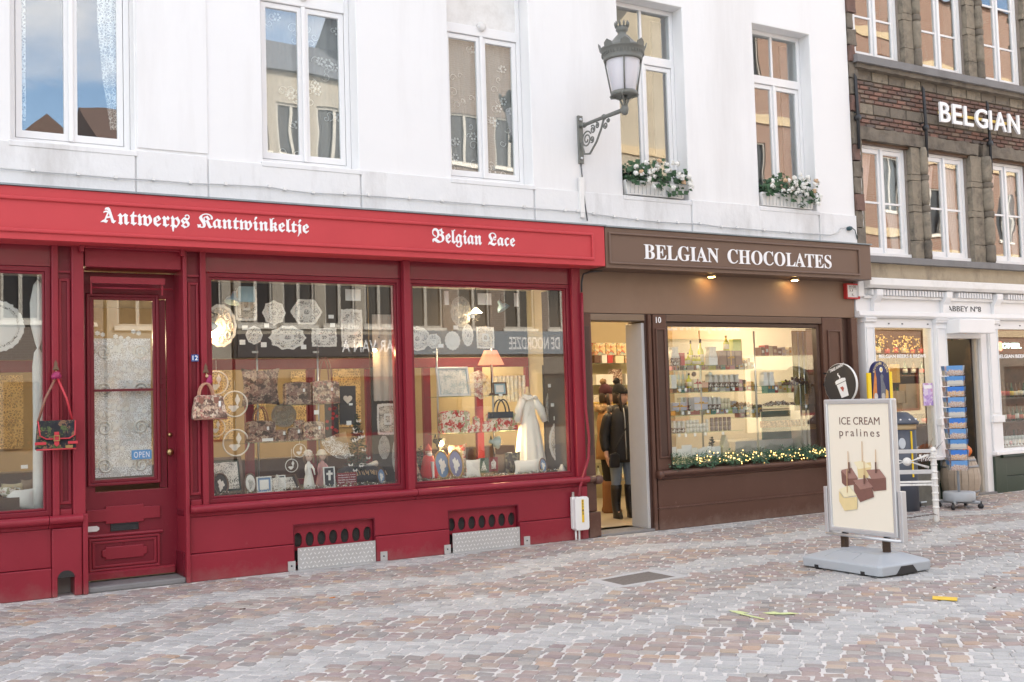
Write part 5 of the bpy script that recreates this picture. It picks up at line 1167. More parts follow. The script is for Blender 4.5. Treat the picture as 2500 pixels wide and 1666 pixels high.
# pleated lampshade
x0, x1, z0, z1 = rect(1170,856,1226,891,.46); cx = (x0+x1)/2; ls = thing('table_lamp', 'lamp with pleated salmon shade above the lace parasol', 'lamp', (cx,.46,zt1)); b = B(); vs = []
for (r_, zz) in (((x1-x0)/2, z0), ((x1-x0)*.24, z1)):
    for k in range(72): a = 2*math.pi*k/72; f_ = 1+.03*(k % 2); vs.append((cx+r_*f_*math.cos(a), .46+r_*f_*math.sin(a), zz))
b.add(vs, [(k,(k+1)%72,72+(k+1)%72,72+k) for k in range(72)]); build('shade', b, mat('salmon_pleats', (.60,.22,.13), .8, emit=(1,.35,.18), estr=.25), ls); build('stem', B().tube([(cx,.46,z1-.02),(cx,.46,zt1)], .008, 6), wood_dark, ls); build('foot', B().lathe([(.05,0),(.05,.012),(.012,.03)], (cx,.46,zt1), 12), wood_dark, ls)
# lace parasol, open, seen from above its point
c = at(1180,936,.40); ps = thing('lace_parasol', 'open cream lace parasol with wooden tip on the upper shelf', 'parasol', (c.x,.40,zt1)); b = B(); rib = B(); ax_ = Vector((.15,-1,.25)).normalized(); q_ = Vector((0,0,1)).rotation_difference(ax_); rr_ = .175
ring_ = [c+q_ @ Vector((rr_*math.cos(2*math.pi*k/8), rr_*math.sin(2*math.pi*k/8), -.07)) for k in range(8)]; tip = c+q_ @ Vector((0,0,.02))
for k in range(8):
    a_, d_ = ring_[k], ring_[(k+1) % 8]; m_ = (a_+d_)/2+q_ @ Vector((0,0,.02)); b.add([tip, a_, m_*.5+(a_+d_)/4+(tip-c)*0, d_], [(0,1,2,3)]); rib.tube([tip, a_], .003, 4)
build('canopy', b, lace_c, ps); build('ribs', rib, MATS['pale_wood'], ps); build('tip', B().tube([tip, tip+ax_*.04], [.012,.004], 8), MATS['pale_wood'], ps); build('stick', B().tube([tip-ax_*.02, tip-ax_*.16], .007, 6), MATS['pale_wood'], ps)
b = B(); x0, x1, z0, z1 = rect(1206,918,1284,978,.80); wavy(b, x0, x1, z0, z1, .80, .012, 8, 60, scallop=.015); one('lace_valance', b, lace_w, 'gathered white lace valance hanging behind the gown', 'curtain')
# christening gown on a stand
x0, x1, z0, z1 = rect(1268,946,1318,1130,.48); cx, h = X(1290,1040,.48), Z(1290,963,.48)-PZ; gw = thing('christening_gown', 'long white christening gown on a wooden dress stand', 'gown', (cx,.48,PZ)); b = B(); vs = []
prof = [(.20,0.0),(.195,.15),(.165,.4),(.13,.62),(.095,.74),(.088,.80),(.10,.90),(.085,.96),(.04,1.0)]
for r_, u in prof:
    for i in range(48): a = 2*math.pi*i/48; f_ = 1+(.09*math.sin(11*a)+.05*math.sin(7*a+1))*max(0,(.8-u))*1.3; vs.append((cx+r_*f_*math.cos(a)+.02*(1-u), .48+r_*f_*math.sin(a)*.55, PZ+h*u+(.012*math.sin(9*a) if u == 0 else 0)))
b.add(vs, [(j*48+i, j*48+(i+1)%48, (j+1)*48+(i+1)%48, (j+1)*48+i) for j in range(len(prof)-1) for i in range(48)], 0, True); build('skirt', b, mat('white_satin', (.80,.78,.73), .6, var=.03), gw)
for s in (-1, 1): build('sleeve', B().tube([(cx+s*.075,.46,PZ+h*.94),(cx+s*.15,.44,PZ+h*.80),(cx+s*.19,.41,PZ+h*.64)], [.045,.05,.032], 10), MATS['white_satin'], gw)
b = B()
for k in range(10): a = math.pi*(1+k/9); b.ball((cx+.09*math.cos(a),.43+.03*math.sin(a),PZ+h*.95+.015*math.cos(k)), .02, 7, 4)
build('ruffle', b, linen, gw); build('stand_neck', B().lathe([(.035,0),(.03,.03),(.018,.04),(.022,.09),(.012,.10),(.001,.1)], (cx,.48,PZ+h-.01), 14), MATS['pale_wood'], gw)
b = B(); b.tube([(cx,.42,PZ+h*.86),(cx+.03,.415,PZ+h*.7),(cx+.02,.41,PZ+h*.45)], .004, 4); b.tube([(cx,.42,PZ+h*.86),(cx-.03,.415,PZ+h*.72)], .004, 4); build('ribbon', b, linen, gw)
bag('large poppy print satchel with flap', (1073,1003,1144,1057), .46, poppy, black_leather, .10, 0, zt2, taper=.99); bag('upright poppy print spectacle case', (1153,1016,1172,1056), .46, poppy, gilt, .04, 0, zt2, 'purse', .9, False); bag('tiny poppy print coin purse', (1138,1038,1162,1056), .42, poppy, gilt, .04, 0, zt2, 'purse', .9, False)
nb = bag('poppy print handbag with black leather top and tall handles', (1190,1008,1259,1056), .48, poppy, navy_leather, .12, .75, zt2, taper=.98); x0, x1, z0, z1 = rect(1191,1007,1253,1020,.41); build('leather_top', B().box(x0, x1, .405, .418, z0, z1), navy_leather, nb, bevel=.003); bag('flat poppy print clutch leaning on the handbag', (1177,1028,1216,1056), .40, poppy, gilt, .03, 0, zt2, 'purse', .95, False)
cushion('poppy print cushion standing behind the oval pictures', (1092,1085,1140,1130), .62, poppy, .1, PZ)
picture('oval gilt framed lace putto on blue', (1063,1100,1102,1158), .34, gilt, wedg, linen, .2, .018, PZ, True); picture('oval gilt framed lace dancer on violet', (1097,1098,1135,1154), .30, gilt, mat('violet_silk', (.22,.22,.36), .7), linen, .2, .018, PZ, True); picture('smallest oval frame with a lace swan', (1319,1119,1337,1142), .26, wood_frame, wedg, linen, .2, .012, PZ, True)
card((1169,1119,1194,1154), .24, 'dark green card with a lace Christmas tree', None, mat('green_card', (.06,.11,.09), .8), 'greeting_card', cat='card'); card((1193,1117,1216,1150), .25, 'dark red card with a lace lantern', None, MATS['red_card'], 'greeting_card', cat='card')
for (a_, z_, lb) in ((1181,1138,'lace tree glued on the green card'), (1205,1134,'lace lantern glued on the red card')):
    q_ = at(a_, z_, .237); b = B(); b.prism([(q_.x-.04,q_.z-.05),(q_.x+.04,q_.z-.05),(q_.x,q_.z+.06)] if 'tree' in lb else [(q_.x-.03,q_.z-.05),(q_.x+.03,q_.z-.05),(q_.x+.03,q_.z+.02),(q_.x,q_.z+.06),(q_.x-.03,q_.z+.02)], .2345, .2385); one('lace_motif', b, lace_w, 'white '+lb, 'lace')
cushion('white embroidered handkerchief sachet leaning in the right lace window', (1136,1122,1174,1160), .24, linen, .04, PZ); cushion('long white satin pillow at the gown hem', (1254,1124,1318,1150), .24, MATS['white_satin'], .07, PZ); cushion('dark brown owl tapestry cushion', (1231,1104,1272,1146), .34, tapestry('owl_tapestry', [(.05,.04,.035),(.10,.08,.06),(.20,.18,.12),(.06,.05,.045)], 30), .08, PZ); cushion('tan tapestry cushion behind the red card', (1207,1108,1236,1144), .38, mat('tan_weave', (.24,.16,.10), .9, var=.3, scale=40), .07, PZ)
# Santa figure
c = at(1047,1150,.36); sx, sz, sh = c.x, PZ+.02, Z(1047,1086,.36)-PZ-.02; sn = thing('santa_figure', 'red robed Father Christmas figurine with white beard', 'figurine', (sx,.36,PZ)); build('robe', B().lathe([(.30*sh,0),(.28*sh,.1*sh),(.2*sh,.45*sh),(.15*sh,.66*sh),(.08*sh,.7*sh)], (sx,.36,sz), 16), mat('santa_red', (.55,.03,.03), .6), sn); build('head', B().ball((sx,.36,sz+.77*sh), .10*sh, 12, 8), skin_m, sn); build('beard', B().lathe([(.001,-.24*sh),(.05*sh,-.16*sh),(.085*sh,-.02*sh),(.06*sh,.02*sh),(.001,.03*sh)], (sx,.36-.075*sh,sz+.74*sh), 10), linen, sn); build('hat', B().lathe([(.11*sh,0),(.10*sh,.05*sh),(.04*sh,.16*sh),(.002,.22*sh)], (sx,.36,sz+.82*sh), 12), MATS['santa_red'], sn); build('trim', B().box(sx-.03*sh, sx+.03*sh, .36-.31*sh, .36-.14*sh, sz+.01, sz+.5*sh), linen, sn); build('base', B().lathe([(.11,0),(.11,.018),(.001,.018)], (sx+.03,.36,PZ), 14), MATS['pale_wood'], sn)
fir_cone('fir_sprig', 'dark fir sprig standing behind the Father Christmas', X(1026,1090,.5), .5, PZ, .36, .12, 8, 220, cat='fir sprig')
b = B(); c = at(1372,1147,.22); b.lathe([(.055,0),(.012,.085),(.008,.085)], (c.x,.22,PZ), 16); one('lace_bell', b, linen, 'small white lace bell at the end post', 'ornament'); b = B(); c = at(1014,1150,.26); b.lathe([(.085,0),(.02,.2),(.001,.22)], (c.x,.26,PZ), 12); one('cone_ornament', b, tap_light, 'tapestry cone ornament beside the mullion', 'ornament')
clip_lamp('small lit spot lamp above the Father Christmas', 1076, 1083, .50, black_iron, True, (.5,-.6,-.3), 3, at(1078,1140,.5)); clip_lamp('grey spot lamp turned to the gown', 1213, 1080, .50, blue_metal, True, (.8,-.1,-.1), 5, at(1208,1120,.5))
for bx_, lb in (((1085,711,1096,745),'tall white strip card in the right lace window'), ((1166,716,1200,745),'white blank card with torn corner near the pendant lamp'), ((1255,716,1266,749),'narrow white strip card near the grey clip lamp')): card(bx_, .36, lb, None, paper, 'blank_card', cat='card')
clip_lamp('grey clip lamp near the narrow strip card', 1228, 752, .40, blue_metal, False, (.4,-.4,-1))
for bx_ in ((1107,795,1119,805),(1070,840,1083,849),(1147,768,1159,777),(1345,985,1353,993),(1352,1017,1361,1026),(1383,1016,1392,1025),(1390,1037,1398,1047),(1338,938,1345,946),(1218,962,1227,967),(1238,1105,1250,1114)): card(bx_, .39)
# ---- left window, door curtain
doily('large round linen cloth with scalloped lace border in the left window', (-80,730,62,862), .32, lace_w, 26, .05, name='lace_cloth'); doily('round linen centre of the scalloped cloth', (-62,748,42,845), .315, linen, 4, .01, core=False)
b = B(); xx, z0, z1 = X(93,900,.25), PZ, Z(92,684,.25); prof = [(.06,0),(.065,.1),(.058,.4),(.062,.62),(.04,.68),(.012,.70),(.03,.72),(.075,.80),(.085,.9),(.05,.98),(.005,1.0)]; b.lathe([(r_, (z1-z0)*u) for r_, u in prof], (xx,.25,z0), 16, sx=.8, sy=.6); one('draped_curtain', rough(b, .008, 12), linen, 'cream curtain knotted at mid height beside the left window post', 'curtain')
cup = thing('tea_cup', 'floral china cup on a stand in the left window', 'cup', (X(18,1170,.28),.28,PZ+.1)); c = Vector((X(18,1170,.28),.28,PZ+.12)); build('bowl', B().lathe([(.03,0),(.06,.03),(.072,.09),(.066,.09),(.05,.03),(.001,.015)], c, 18), tapestry('floral_china', [(.75,.70,.60),(.76,.70,.62),(.45,.22,.16),(.74,.69,.6),(.35,.33,.2)], 40), cup); build('handle', B().tube([c+Vector((.066,0,.075)), c+Vector((.10,0,.07)), c+Vector((.10,0,.045)), c+Vector((.058,0,.035))], .007, 6), linen, cup); build('stand', B().box(c.x-.09, c.x+.09, .2, .36, PZ, PZ+.118), wood_dark, cup)
cushion('white lace edged cushion lying in the left window', (12,1196,86,1240), .24, linen, .08, PZ); cushion('tan woven pincushion beside the white cushion', (50,1170,82,1200), .34, MATS['tan_weave'], .08, PZ+.02); cushion('folded beige cloth under the tea cup', (2,1180,60,1212), .33, mat('beige_cloth', (.45,.36,.22), .9, var=.2, scale=50), .06, PZ); card((51,1136,68,1144), .3)
dc = lace_mat('door_curtain_lace', (.80,.80,.80), 60, .05, base=.38)
b = B(); wavy(b, gx0+.012, gx1-.012, gz0+.02, Z(300,827,YD+.06), YD+.06, .002, 3, 40); o = one('door_curtain', b, dc, 'white lace door curtain with cherubs, flowers and scrolls behind the glass', 'curtain')
ro_ = random.Random(4); b = B(); fl = B(); sc_ = B(); yy = YD+.052; zt_c = Z(300,827,YD+.06)
def curl(cx, cz, r, s):
    pts = []
    for k in range(30): a = k/29*math.pi*3.3; q = r*(1-k/38); pts.append((cx+s*q*math.cos(a), yy-.001, cz+q*math.sin(a)))
    sc_.tube(pts, .010, 4)
hh = zt_c-gz0
for r_ in range(4):
    zc_ = gz0+hh*(.09+.27*r_)
    for s in (-1, 1): curl((gx0+gx1)/2+s*(gx1-gx0)*.30, zc_, .075, s)
    for k in range(7):
        cx_, cz_ = gx0+(gx1-gx0)*(.1+.8*((k*.37+r_*.21) % 1)), zc_+hh*(.10+.06*((k*.61) % 1)); fl.disc(cx_, cz_, .024, .024, yy-.003, yy, 24, fn=lambda a: .7+.3*abs(math.sin(3*a)))
    cx_ = (gx0+gx1)/2+(-.06 if r_ % 2 else .06); b.disc(cx_, zc_+hh*.02, .055, .045, yy-.003, yy, 24, fn=lambda a: .7+.3*math.sin(3*a+r_)); b.disc(cx_+.045, zc_+hh*.02+.03, .03, .035, yy-.0045, yy-.0035, 16, fn=lambda a: .8+.2*math.sin(2*a))
build('scroll', sc_, linen, o); build('flower', fl, linen, o); build('cherub', b, linen, o)
x0, x1, z0, z1 = rect(322,1100,376,1120,YD-.012); b = B(); b.box(x0, x1-.02, YD-.003, YD+.001, z0, z1); o = one('open_sign', b, mat('blue_sign', (.10,.28,.52), .5), 'small blue sign reading OPEN in the lace shop door', 'sign'); build('lettering', text_b('OPEN', (x0+.02, x1-.04, z0+.016, z1-.016), YD-.003, .001, spacing=1.2), letter_white, o)
for a_, c_, lb in ((1328, 1404, 'dark brown display board behind the oval lace mats beside the gown'), (908, 986, 'dark brown display board behind the linen runner')):
    b = B(); b.box(X(a_,1000,.60), min(7.03, X(c_,1000,.60)) if a_ > 1000 else X(c_,1000,.60), .60, .615, PZ, 2.02); one('display_board', b, dark_cloth, lb, 'display board')
b = B(); b.box(7.02, 7.045, .14, .60, PZ, 2.9); build('side_backing', b, dark_cloth, red_front)
# ================================================================== WALL LANTERN
LX, LY = 7.24, -.89
iron_grey = mat('grey_green_iron', (.16,.165,.15), .5, var=.15, scale=12, bump=.1, bscale=40)
ln = thing('wall_lantern', 'ornate grey iron wall lantern with frosted glass and crown top', 'street lamp', (LX, 0, 4.4))
zj = 4.79; k_ = 1/761.0; zz = lambda v: zj+(850-v)*k_*1.0
build('wall_plate', B().box(LX-.035, LX+.035, -.03, -.001, 4.36, 4.93), iron_grey, ln, bevel=.006)
b = B()
for z_ in (4.42, 4.88): b.lathe([(.001,0),(.022,0),(.018,.012),(.001,.016)], (LX,-.03,z_), 6, ax=(0,-1,0))
build('bolt', b, steel, ln)
build('arm', B().tube([(LX,-.02,4.80),(LX,-.4,4.80),(LX,LY,zj)], [.021,.021,.026], 10), iron_grey, ln)
def spiral(cy, cz, r, turns, a0, dirn, n=36): return [(LX, cy+r*(1-.8*i/n)*math.cos(a0+dirn*turns*2*math.pi*i/n), cz+r*(1-.8*i/n)*math.sin(a0+dirn*turns*2*math.pi*i/n)) for i in range(n+1)]
b = B(); b.tube([(LX,-.03,4.60),(LX,-.09,4.46),(LX,-.2,4.44),(LX,-.34,4.55),(LX,-.44,4.68),(LX,-.50,4.79)], .013, 7); build('scroll_brace', b, iron_grey, ln)
for cy, cz, r, tn, a0, dr in ((-.145,4.62,.10,1.9,2.6,-1), (-.27,4.71,.05,1.5,1.0,1), (-.36,4.735,.035,1.4,1.2,1), (-.25,4.60,.04,1.4,-1,-1), (-.52,4.70,.04,1.5,.5,-1), (-.58,4.745,.026,1.4,.5,-1)):
    build('scroll', B().tube(spiral(cy, cz, r, tn, a0, dr), .009, 6), iron_grey, ln)
for y_ in (-.1, -.5): build('collar', B().lathe([(.03,-.015),(.034,0),(.03,.015)], (LX,y_,4.80), 10, ax=(0,1,0)), iron_grey, ln)
build('joint', B().lathe([(.02,zz(895)),(.034,zz(885)),(.044,zz(860)),(.044,zz(835)),(.03,zz(818)),(.02,zz(812))], (LX,LY,0), 16), iron_grey, ln)
for q in range(4):
    a = math.pi/4+q*math.pi/2; c_, s_ = math.cos(a), math.sin(a)
    build('cradle_leg', B().tube([(LX+r_*c_, LY+r_*s_, zz(v)) for r_, v in ((.02,830),(.03,800),(.05,765),(.10,748),(.145,748),(.155,735),(.14,722))], .011, 6), iron_grey, ln)
build('bottom_ring', B().lathe([(.125,zz(735)),(.145,zz(738)),(.15,zz(715)),(.142,zz(700)),(.125,zz(705))], (LX,LY,0), 28), iron_grey, ln)
frost = mat('frosted_lantern_glass', (.80,.79,.84), .35, var=.02); frost.node_tree.nodes['Principled BSDF'].inputs['Transmission Weight'].default_value = .25
build('glass_body', B().lathe([(.04,zz(735)),(.10,zz(725)),(.128,zz(700)),(.192,zz(418)),(.19,zz(405))], (LX,LY,0), 32), frost, ln)
for q in range(4):
    a = math.pi*.31+q*math.pi/2; build('cage_bar', B().tube([(LX+.142*math.cos(a),LY+.142*math.sin(a),zz(712)),(LX+.206*math.cos(a),LY+.206*math.sin(a),zz(425))], .009, 6), iron_grey, ln)
build('band', B().lathe([(.19,zz(440)),(.212,zz(440)),(.218,zz(425)),(.212,zz(412)),(.228,zz(375)),(.24,zz(350)),(.252,zz(345)),(.25,zz(332)),(.235,zz(325))], (LX,LY,0), 36), iron_grey, ln)
build('dome', B().lathe([(.235,zz(326)),(.20,zz(312)),(.16,zz(295)),(.115,zz(262)),(.07,zz(222)),(.05,zz(212)),(.046,zz(195)),(.052,zz(188)),(.070,zz(172)),(.064,zz(162)),(.072,zz(150)),(.062,zz(140)),(.02,zz(140))], (LX,LY,0), 32), iron_grey, ln)
b = B()
for q in range(10):
    a = 2*math.pi*q/10; b.tube([(LX+.066*math.cos(a),LY+.066*math.sin(a),zz(152)),(LX+.074*math.cos(a),LY+.074*math.sin(a),zz(120)),(LX+.078*math.cos(a),LY+.078*math.sin(a),zz(100))], [.010,.012,.004], 5)
build('finial_crown', b, iron_grey, ln)
for q in range(8):
    a = 2*math.pi*q/8+.25; c_, s_ = math.cos(a), math.sin(a); t_ = Vector((-s_, c_, 0)); o_ = Vector((LX+.25*c_, LY+.25*s_, zz(345))); b = B()
    pts = [o_+t_*.055, o_+t_*.05+Vector((c_*.012,s_*.012,.045)), o_+t_*.022+Vector((c_*.02,s_*.02,.062)), o_+Vector((c_*.022,s_*.022,.078)), o_-t_*.022+Vector((c_*.02,s_*.02,.062)), o_-t_*.05+Vector((c_*.012,s_*.012,.045)), o_-t_*.055]
    n_ = Vector((c_,s_,0))*.012; b.add([p_ for p_ in pts]+[p_-n_ for p_ in pts], [tuple(range(7)), tuple(range(13,6,-1))]+[(i,(i+1)%7,(i+1)%7+7,i+7) for i in range(7)]); build('palmette', b, iron_grey, ln)
b = B()
for q in range(40): a = 2*math.pi*q/40; b.box(LX+.232*math.cos(a)-.004, LX+.232*math.cos(a)+.004, LY+.232*math.sin(a)-.004, LY+.232*math.sin(a)+.004, zz(398), zz(372))
struct(build('bead_row', b, iron_grey, ln), 'stuff')
# ================================================================== CABLES AND FITTINGS ON THE WALL
cab = [(0,411),(80,418),(191,427),(283,435),(375,440),(465,448),(551,451),(658,457),(695,464),(765,472),(842,475),(900,478),(1000,486),(1080,492),(1180,500),(1280,507),(1380,515),(1410,517),(1450,523),(1500,530),(1556,537),(1608,542),(1655,545),(1710,547),(1762,555),(1800,557),(1865,563),(1930,568),(2028,574),(2047,568),(2052,558),(2064,556)]
pts = [at(px, py, -.045) for px, py in cab]; cb = thing('wall_cable', 'thin grey cable clipped along the white wall above the signs', 'cable', (pts[0].x, -.045, 3.7)); build('wire', B().tube(pts, .007, 5), mat('pale_cable', (.55,.55,.54), .6), cb)
for i, p_ in enumerate(pts[1:28]): build('clip', B().box(p_.x-.014, p_.x+.014, p_.y-.014, p_.y+.02, p_.z-.005, p_.z+.022), white_old, cb)
b = B(); p_ = at(2075,558,-.05); b.lathe([(.012,-.05),(.028,-.04),(.032,0),(.024,.03),(.008,.05)], p_, 10, ax=(1,0,.2)); b.tube([p_+Vector((.04,0,.01)), p_+Vector((.1,0,-.02)), p_+Vector((.16,.02,-.14))], .007, 5); one('plug_connector', b, mat('teal_plug', (.03,.07,.08), .5), 'dark teal plug connector hanging at the end of the wall cable', 'connector')
xv = X(1417,450,-.02); b = B(); b.box(xv-.03, xv+.03, -.05, -.023, Z(1417,532,-.03), Z(1413,433,-.03)); one('cable_trunking', b, white_old, 'white cable trunking below the wall lantern', 'trunking'); b = B(); b.tube([(LX,-.012,4.36),(LX+.01,-.03,4.0),(LX+.03,-.06,3.68)], .008, 5); one('lamp_cable', b, MATS['grey_board'], 'thin dark cable running down from the wall lantern plate', 'cable')
# meter box with conduit
x0, x1, z0, z1 = rect(1395,1214,1431,1292,-.05); eb = thing('utility_box', 'white utility box numbered 22715 at the foot of the red shopfront', 'utility box', ((x0+x1)/2,-.06,0))
build('case', B().prism([(x0,z0+.02),(x0+.02,z0),(x1-.015,z0),(x1,z0+.025),(x1,z1-.02),(x1-.02,z1),(x0+.02,z1),(x0,z1-.02)], -.125, -.03), white_plastic, eb, bevel=.008); build('back_box', B().box(x0-.006, x0+.05, -.075, -.031, z0+.02, z1+.0), white_plastic, eb, bevel=.004)
lx0, lx1 = x0+.085, x0+.115; lab = build('number_strip', B().box(lx0, lx1, -.1285, -.1255, z0+.09, z1-.03), mat('yellow_label', (.75,.50,.02), .5), eb)
for i, d_ in enumerate('22715'): build('numeral', text_b(d_, (lx0+.006, lx1-.006, z1-.06-.035*i, z1-.036-.035*i), -.1286, .001, weight=.02), black_pl, lab)
for dx in (.04, .085): build('pipe', B().tube([(x0+dx,-.06,-.01),(x0+dx,-.06,z0)], .012, 8), white_plastic, eb)
build('bracket', B().box(x0+.01, x0+.04, -.05, -.031, z1, z1+.055), steel, eb)
cp = [(1413,1217),(1416,1190),(1428,1150),(1437,1118),(1438,1070),(1430,1000),(1426,900),(1422,780),(1420,715)]; b = B(); b.tube([at(px,py,-.065 if py > 1000 else -.05) for px, py in cp], .017, 8); one('red_conduit', b, red, 'red painted conduit curving up from the utility box', 'conduit'); b = B(); b.tube([at(px,py,-.05) for px, py in ((1420,713),(1420,690),(1424,670),(1440,664),(1470,661))], .011, 7); one('black_conduit', b, black_pl, 'black cable bend under the end of the red sign', 'cable')
# aluminium flood plates before the cellar vents
diam = mat('chequer_plate', (.74,.74,.73), .38, metal=.5, var=.06)
for (V_, a, c, lb) in ((V1, 721, 910, 'left'), (V2, 1101, 1258, 'right')):
    x0, x1 = V_[0]+.03, V_[1]-.012; pt = thing('vent_plate_cover', 'aluminium chequer plate covering the foot of the '+('cellar vent nearest the door' if lb == 'left' else 'cellar vent nearest the utility box'), 'metal plate', ((x0+x1)/2,-.03,0))
    build('sheet', B().box(x0, x1, -.034, -.030, .006, .222 if lb == 'left' else .215), alu, pt); build('floor_flange', B().slab([(x0-.10,-.045),(x0-.02,-.15),(x1+.22,-.15),(x1+.10,-.045)], .004, .010), alu, pt)
    for xx in (x0-.10, x1+.055): build('side_tab', B().box(xx, xx+.075, -.034, -.0225, .008, .10), alu, pt); build('screw', B().lathe([(.001,0),(.008,0),(.008,.004),(.001,.005)], (xx+.035,-.034,.055), 8, ax=(0,-1,0)), black_iron, pt)
    b = B(); n = int((x1-x0)/.042)
    for r_ in range(5):
        for i in range(n):
            cx, cz = x0+.03+i*.042+(.021 if r_ % 2 else 0), .03+r_*.042
            if cx > x1-.015: continue
            d1 = Vector((.013, 0, .013*(1 if (i+r_) % 2 else -1))); d2 = Vector((-d1.z*.35, 0, d1.x*.35)); c0 = Vector((cx,-.0342,cz)); e_ = Vector((0,-.003,0)); b.add([c0-d1, c0+d2+e_, c0+d1, c0-d2+e_], [(0,1,2,3)])
    struct(build('tread_pattern', b, diam, pt), 'stuff')
# hydrant plaque
x0, x1, z0, z1 = rect(2063,692,2097,731,-.02); hp = thing('hydrant_plaque', 'red framed white hydrant plaque H100 at the corner of the brown shopfront', 'plaque', ((x0+x1)/2,-.02,z0)); build('frame', B().ring(x0, x1, z0, z1, .022, -.045, .018), mat('signal_red', (.50,.03,.03), .5), hp, bevel=.006); build('plate', B().box(x0+.02, x1-.02, -.03, .0, z0+.02, z1-.02), white_plastic, hp); w_ = x1-x0; h_ = z1-z0
for s_, bx_ in (('H100', (.25,.75,.70,.88)), ('3,1', (.26,.5,.46,.6)), ('5,', (.42,.6,.18,.34))): build('lettering', text_b(s_, (x0+w_*bx_[0], x0+w_*bx_[1], z0+h_*bx_[2], z0+h_*bx_[3]), -.0301, .002), MATS['charcoal_letters'], hp)
b = B(); b.box(x0+w_*.22, x0+w_*.8, -.0325, -.0302, z0+h_*.64, z0+h_*.66); b.box(x0+w_*.5, x0+w_*.515, -.0322, -.0302, z0+h_*.48, z0+h_*.638); build('marking', b, MATS['charcoal_letters'], hp)
# ================================================================== FLOWER BOXES
leaf_m = mat('geranium_leaf', (.045,.105,.045), .6, var=.55, scale=30); pet_m = mat('white_petal', (.80,.79,.74), .7, var=.06); pale_m = mat('faded_petal', (.62,.42,.26), .8, var=.2)
def flower_box(label, W_, pxl, pxr, seed):
    x0, x1 = W_[0]+.015, W_[1]-.06; y0, y1 = -.03, .13; z0 = W_[2]+.012; fb = thing('flower_box', label, 'flower box', ((x0+x1)/2, .05, z0)); r_ = random.Random(seed)
    h = .17; vs = []; b = B()
    for z_, gx, gy in ((0,.04,.02),(h,0,0),(h,.012,.012),(.02,.05,.03)):
        vs += [(x0+gx,y0+gy,z0+z_),(x1-gx,y0+gy,z0+z_),(x1-gx,y1-gy,z0+z_),(x0+gx,y1-gy,z0+z_)]
    fs = [(0,1,2,3)]+[(l*4+i,l*4+(i+1)%4,(l+1)*4+(i+1)%4,(l+1)*4+i) for l in range(3) for i in range(4)]+[(12,13,14,15)]; b.add(vs, fs); build('trough', b, white_plastic, fb, bevel=.006); build('rim', B().ring(0,1,0,1,.1,0,1) if False else B().box(x0-.006, x1+.006, y0-.012, y0+.0, z0+h-.03, z0+h+.002), white_plastic, fb, bevel=.005)
    b = B()
    for k in range(14): xx = x0+.08+(x1-x0-.16)*k/13; b.box(xx-.0015, xx+.0015, y0+.002, y0+.012, z0+.01, z0+h-.035)
    build('flute', b, mat('shade_white', (.55,.55,.54), .6), fb)
    lf = B(); n = 380; cx, L_ = (x0+x1)/2+.01, (x1-x0)/2+.01
    for i in range(n):
        u = r_.uniform(-1,1); xx = cx+L_*u; top = .30*(1-.35*abs(u+.05)**2)+.06*math.sin(7*u+seed); low = .10-(.11*max(0,math.sin(2.3*u+.6))); zz_ = z0+h*.6+r_.uniform(low-.08, top); yy_ = r_.uniform(y0-.10, y1+.02); c = Vector((xx, yy_, zz_)); s = r_.uniform(.018,.036)
        nrm = Vector((r_.uniform(-.7,.7), -1+r_.uniform(-.2,.8), r_.uniform(-.1,1.0))).normalized(); a_ = nrm.orthogonal().normalized(); e_ = nrm.cross(a_); k6 = []
        for k in range(8):
            an = 2*math.pi*k/8; g = s*(1+.18*math.cos(an*4)); k6.append(c+a_*g*math.cos(an)+e_*g*math.sin(an)+nrm*(.006*math.cos(an*2)))
        lf.add([c-nrm*.004]+k6, [(0,1+k,1+(k+1)%8) for k in range(8)])
    struct(build('leaves', lf, leaf_m, fb, recalc=False), 'stuff')
    for i in range(34):
        u = r_.uniform(-.95,.98); xx = cx+L_*u; zz_ = z0+h*.6+r_.uniform(.10,.34)-.08*abs(u); 
        if i % 7 == 0: zz_ -= .12
        c = Vector((xx, y0-.12+r_.uniform(-.02,.05), zz_)); b = B(); m_ = pale_m if i % 9 == 4 else pet_m
        for k in range(16):
            d_ = Vector((r_.uniform(-1,1), r_.uniform(-1,.3), r_.uniform(-.6,1))).normalized()*r_.uniform(.016,.036); p_ = c+d_; n_ = d_.normalized(); a_ = n_.orthogonal().normalized()*.018; e_ = n_.cross(a_); b.add([p_+a_, p_+e_*1.0, p_-a_, p_-e_*1.0, p_+n_*.006], [(0,1,4),(1,2,4),(2,3,4),(3,0,4)])
        build('flower_head', b, m_, fb, recalc=False)
    return fb
flower_box('white window box of white geraniums behind the wall lantern', UP[3], 1518, 1660, 1); flower_box('white window box of white geraniums beside the brick house', UP[4], 1850, 1985, 4)
# ================================================================== HANGING HANDBAGS
def hook(label, px, py, Y):
    c = at(px, py, Y); t_ = thing('wall_hook', label, 'hook', c); build('back_plate', B().prism([(c.x-.03,c.z-.02),(c.x+.03,c.z-.02),(c.x+.012,c.z+.02),(c.x+.016,c.z+.035),(c.x,c.z+.07),(c.x-.016,c.z+.035),(c.x-.012,c.z+.02)], Y-.006, Y), mat('bronze_hook', (.18,.12,.08), .45, metal=.6), t_); build('peg', B().tube([(c.x,Y-.005,c.z-.015),(c.x,Y-.04,c.z-.05)], .007, 6), brass, t_); build('knob', B().ball((c.x,Y-.045,c.z-.055), .016, 10, 6), MATS['pale_wood'], t_); return c
h1 = hook('bronze tree shaped hook holding the dark floral shoulder bag', 136, 898, -.026); h2 = hook('bronze hook holding the house tapestry handbag', 502, 905, -.026)
magenta = mat('magenta_ribbon', (.35,.03,.12), .6)
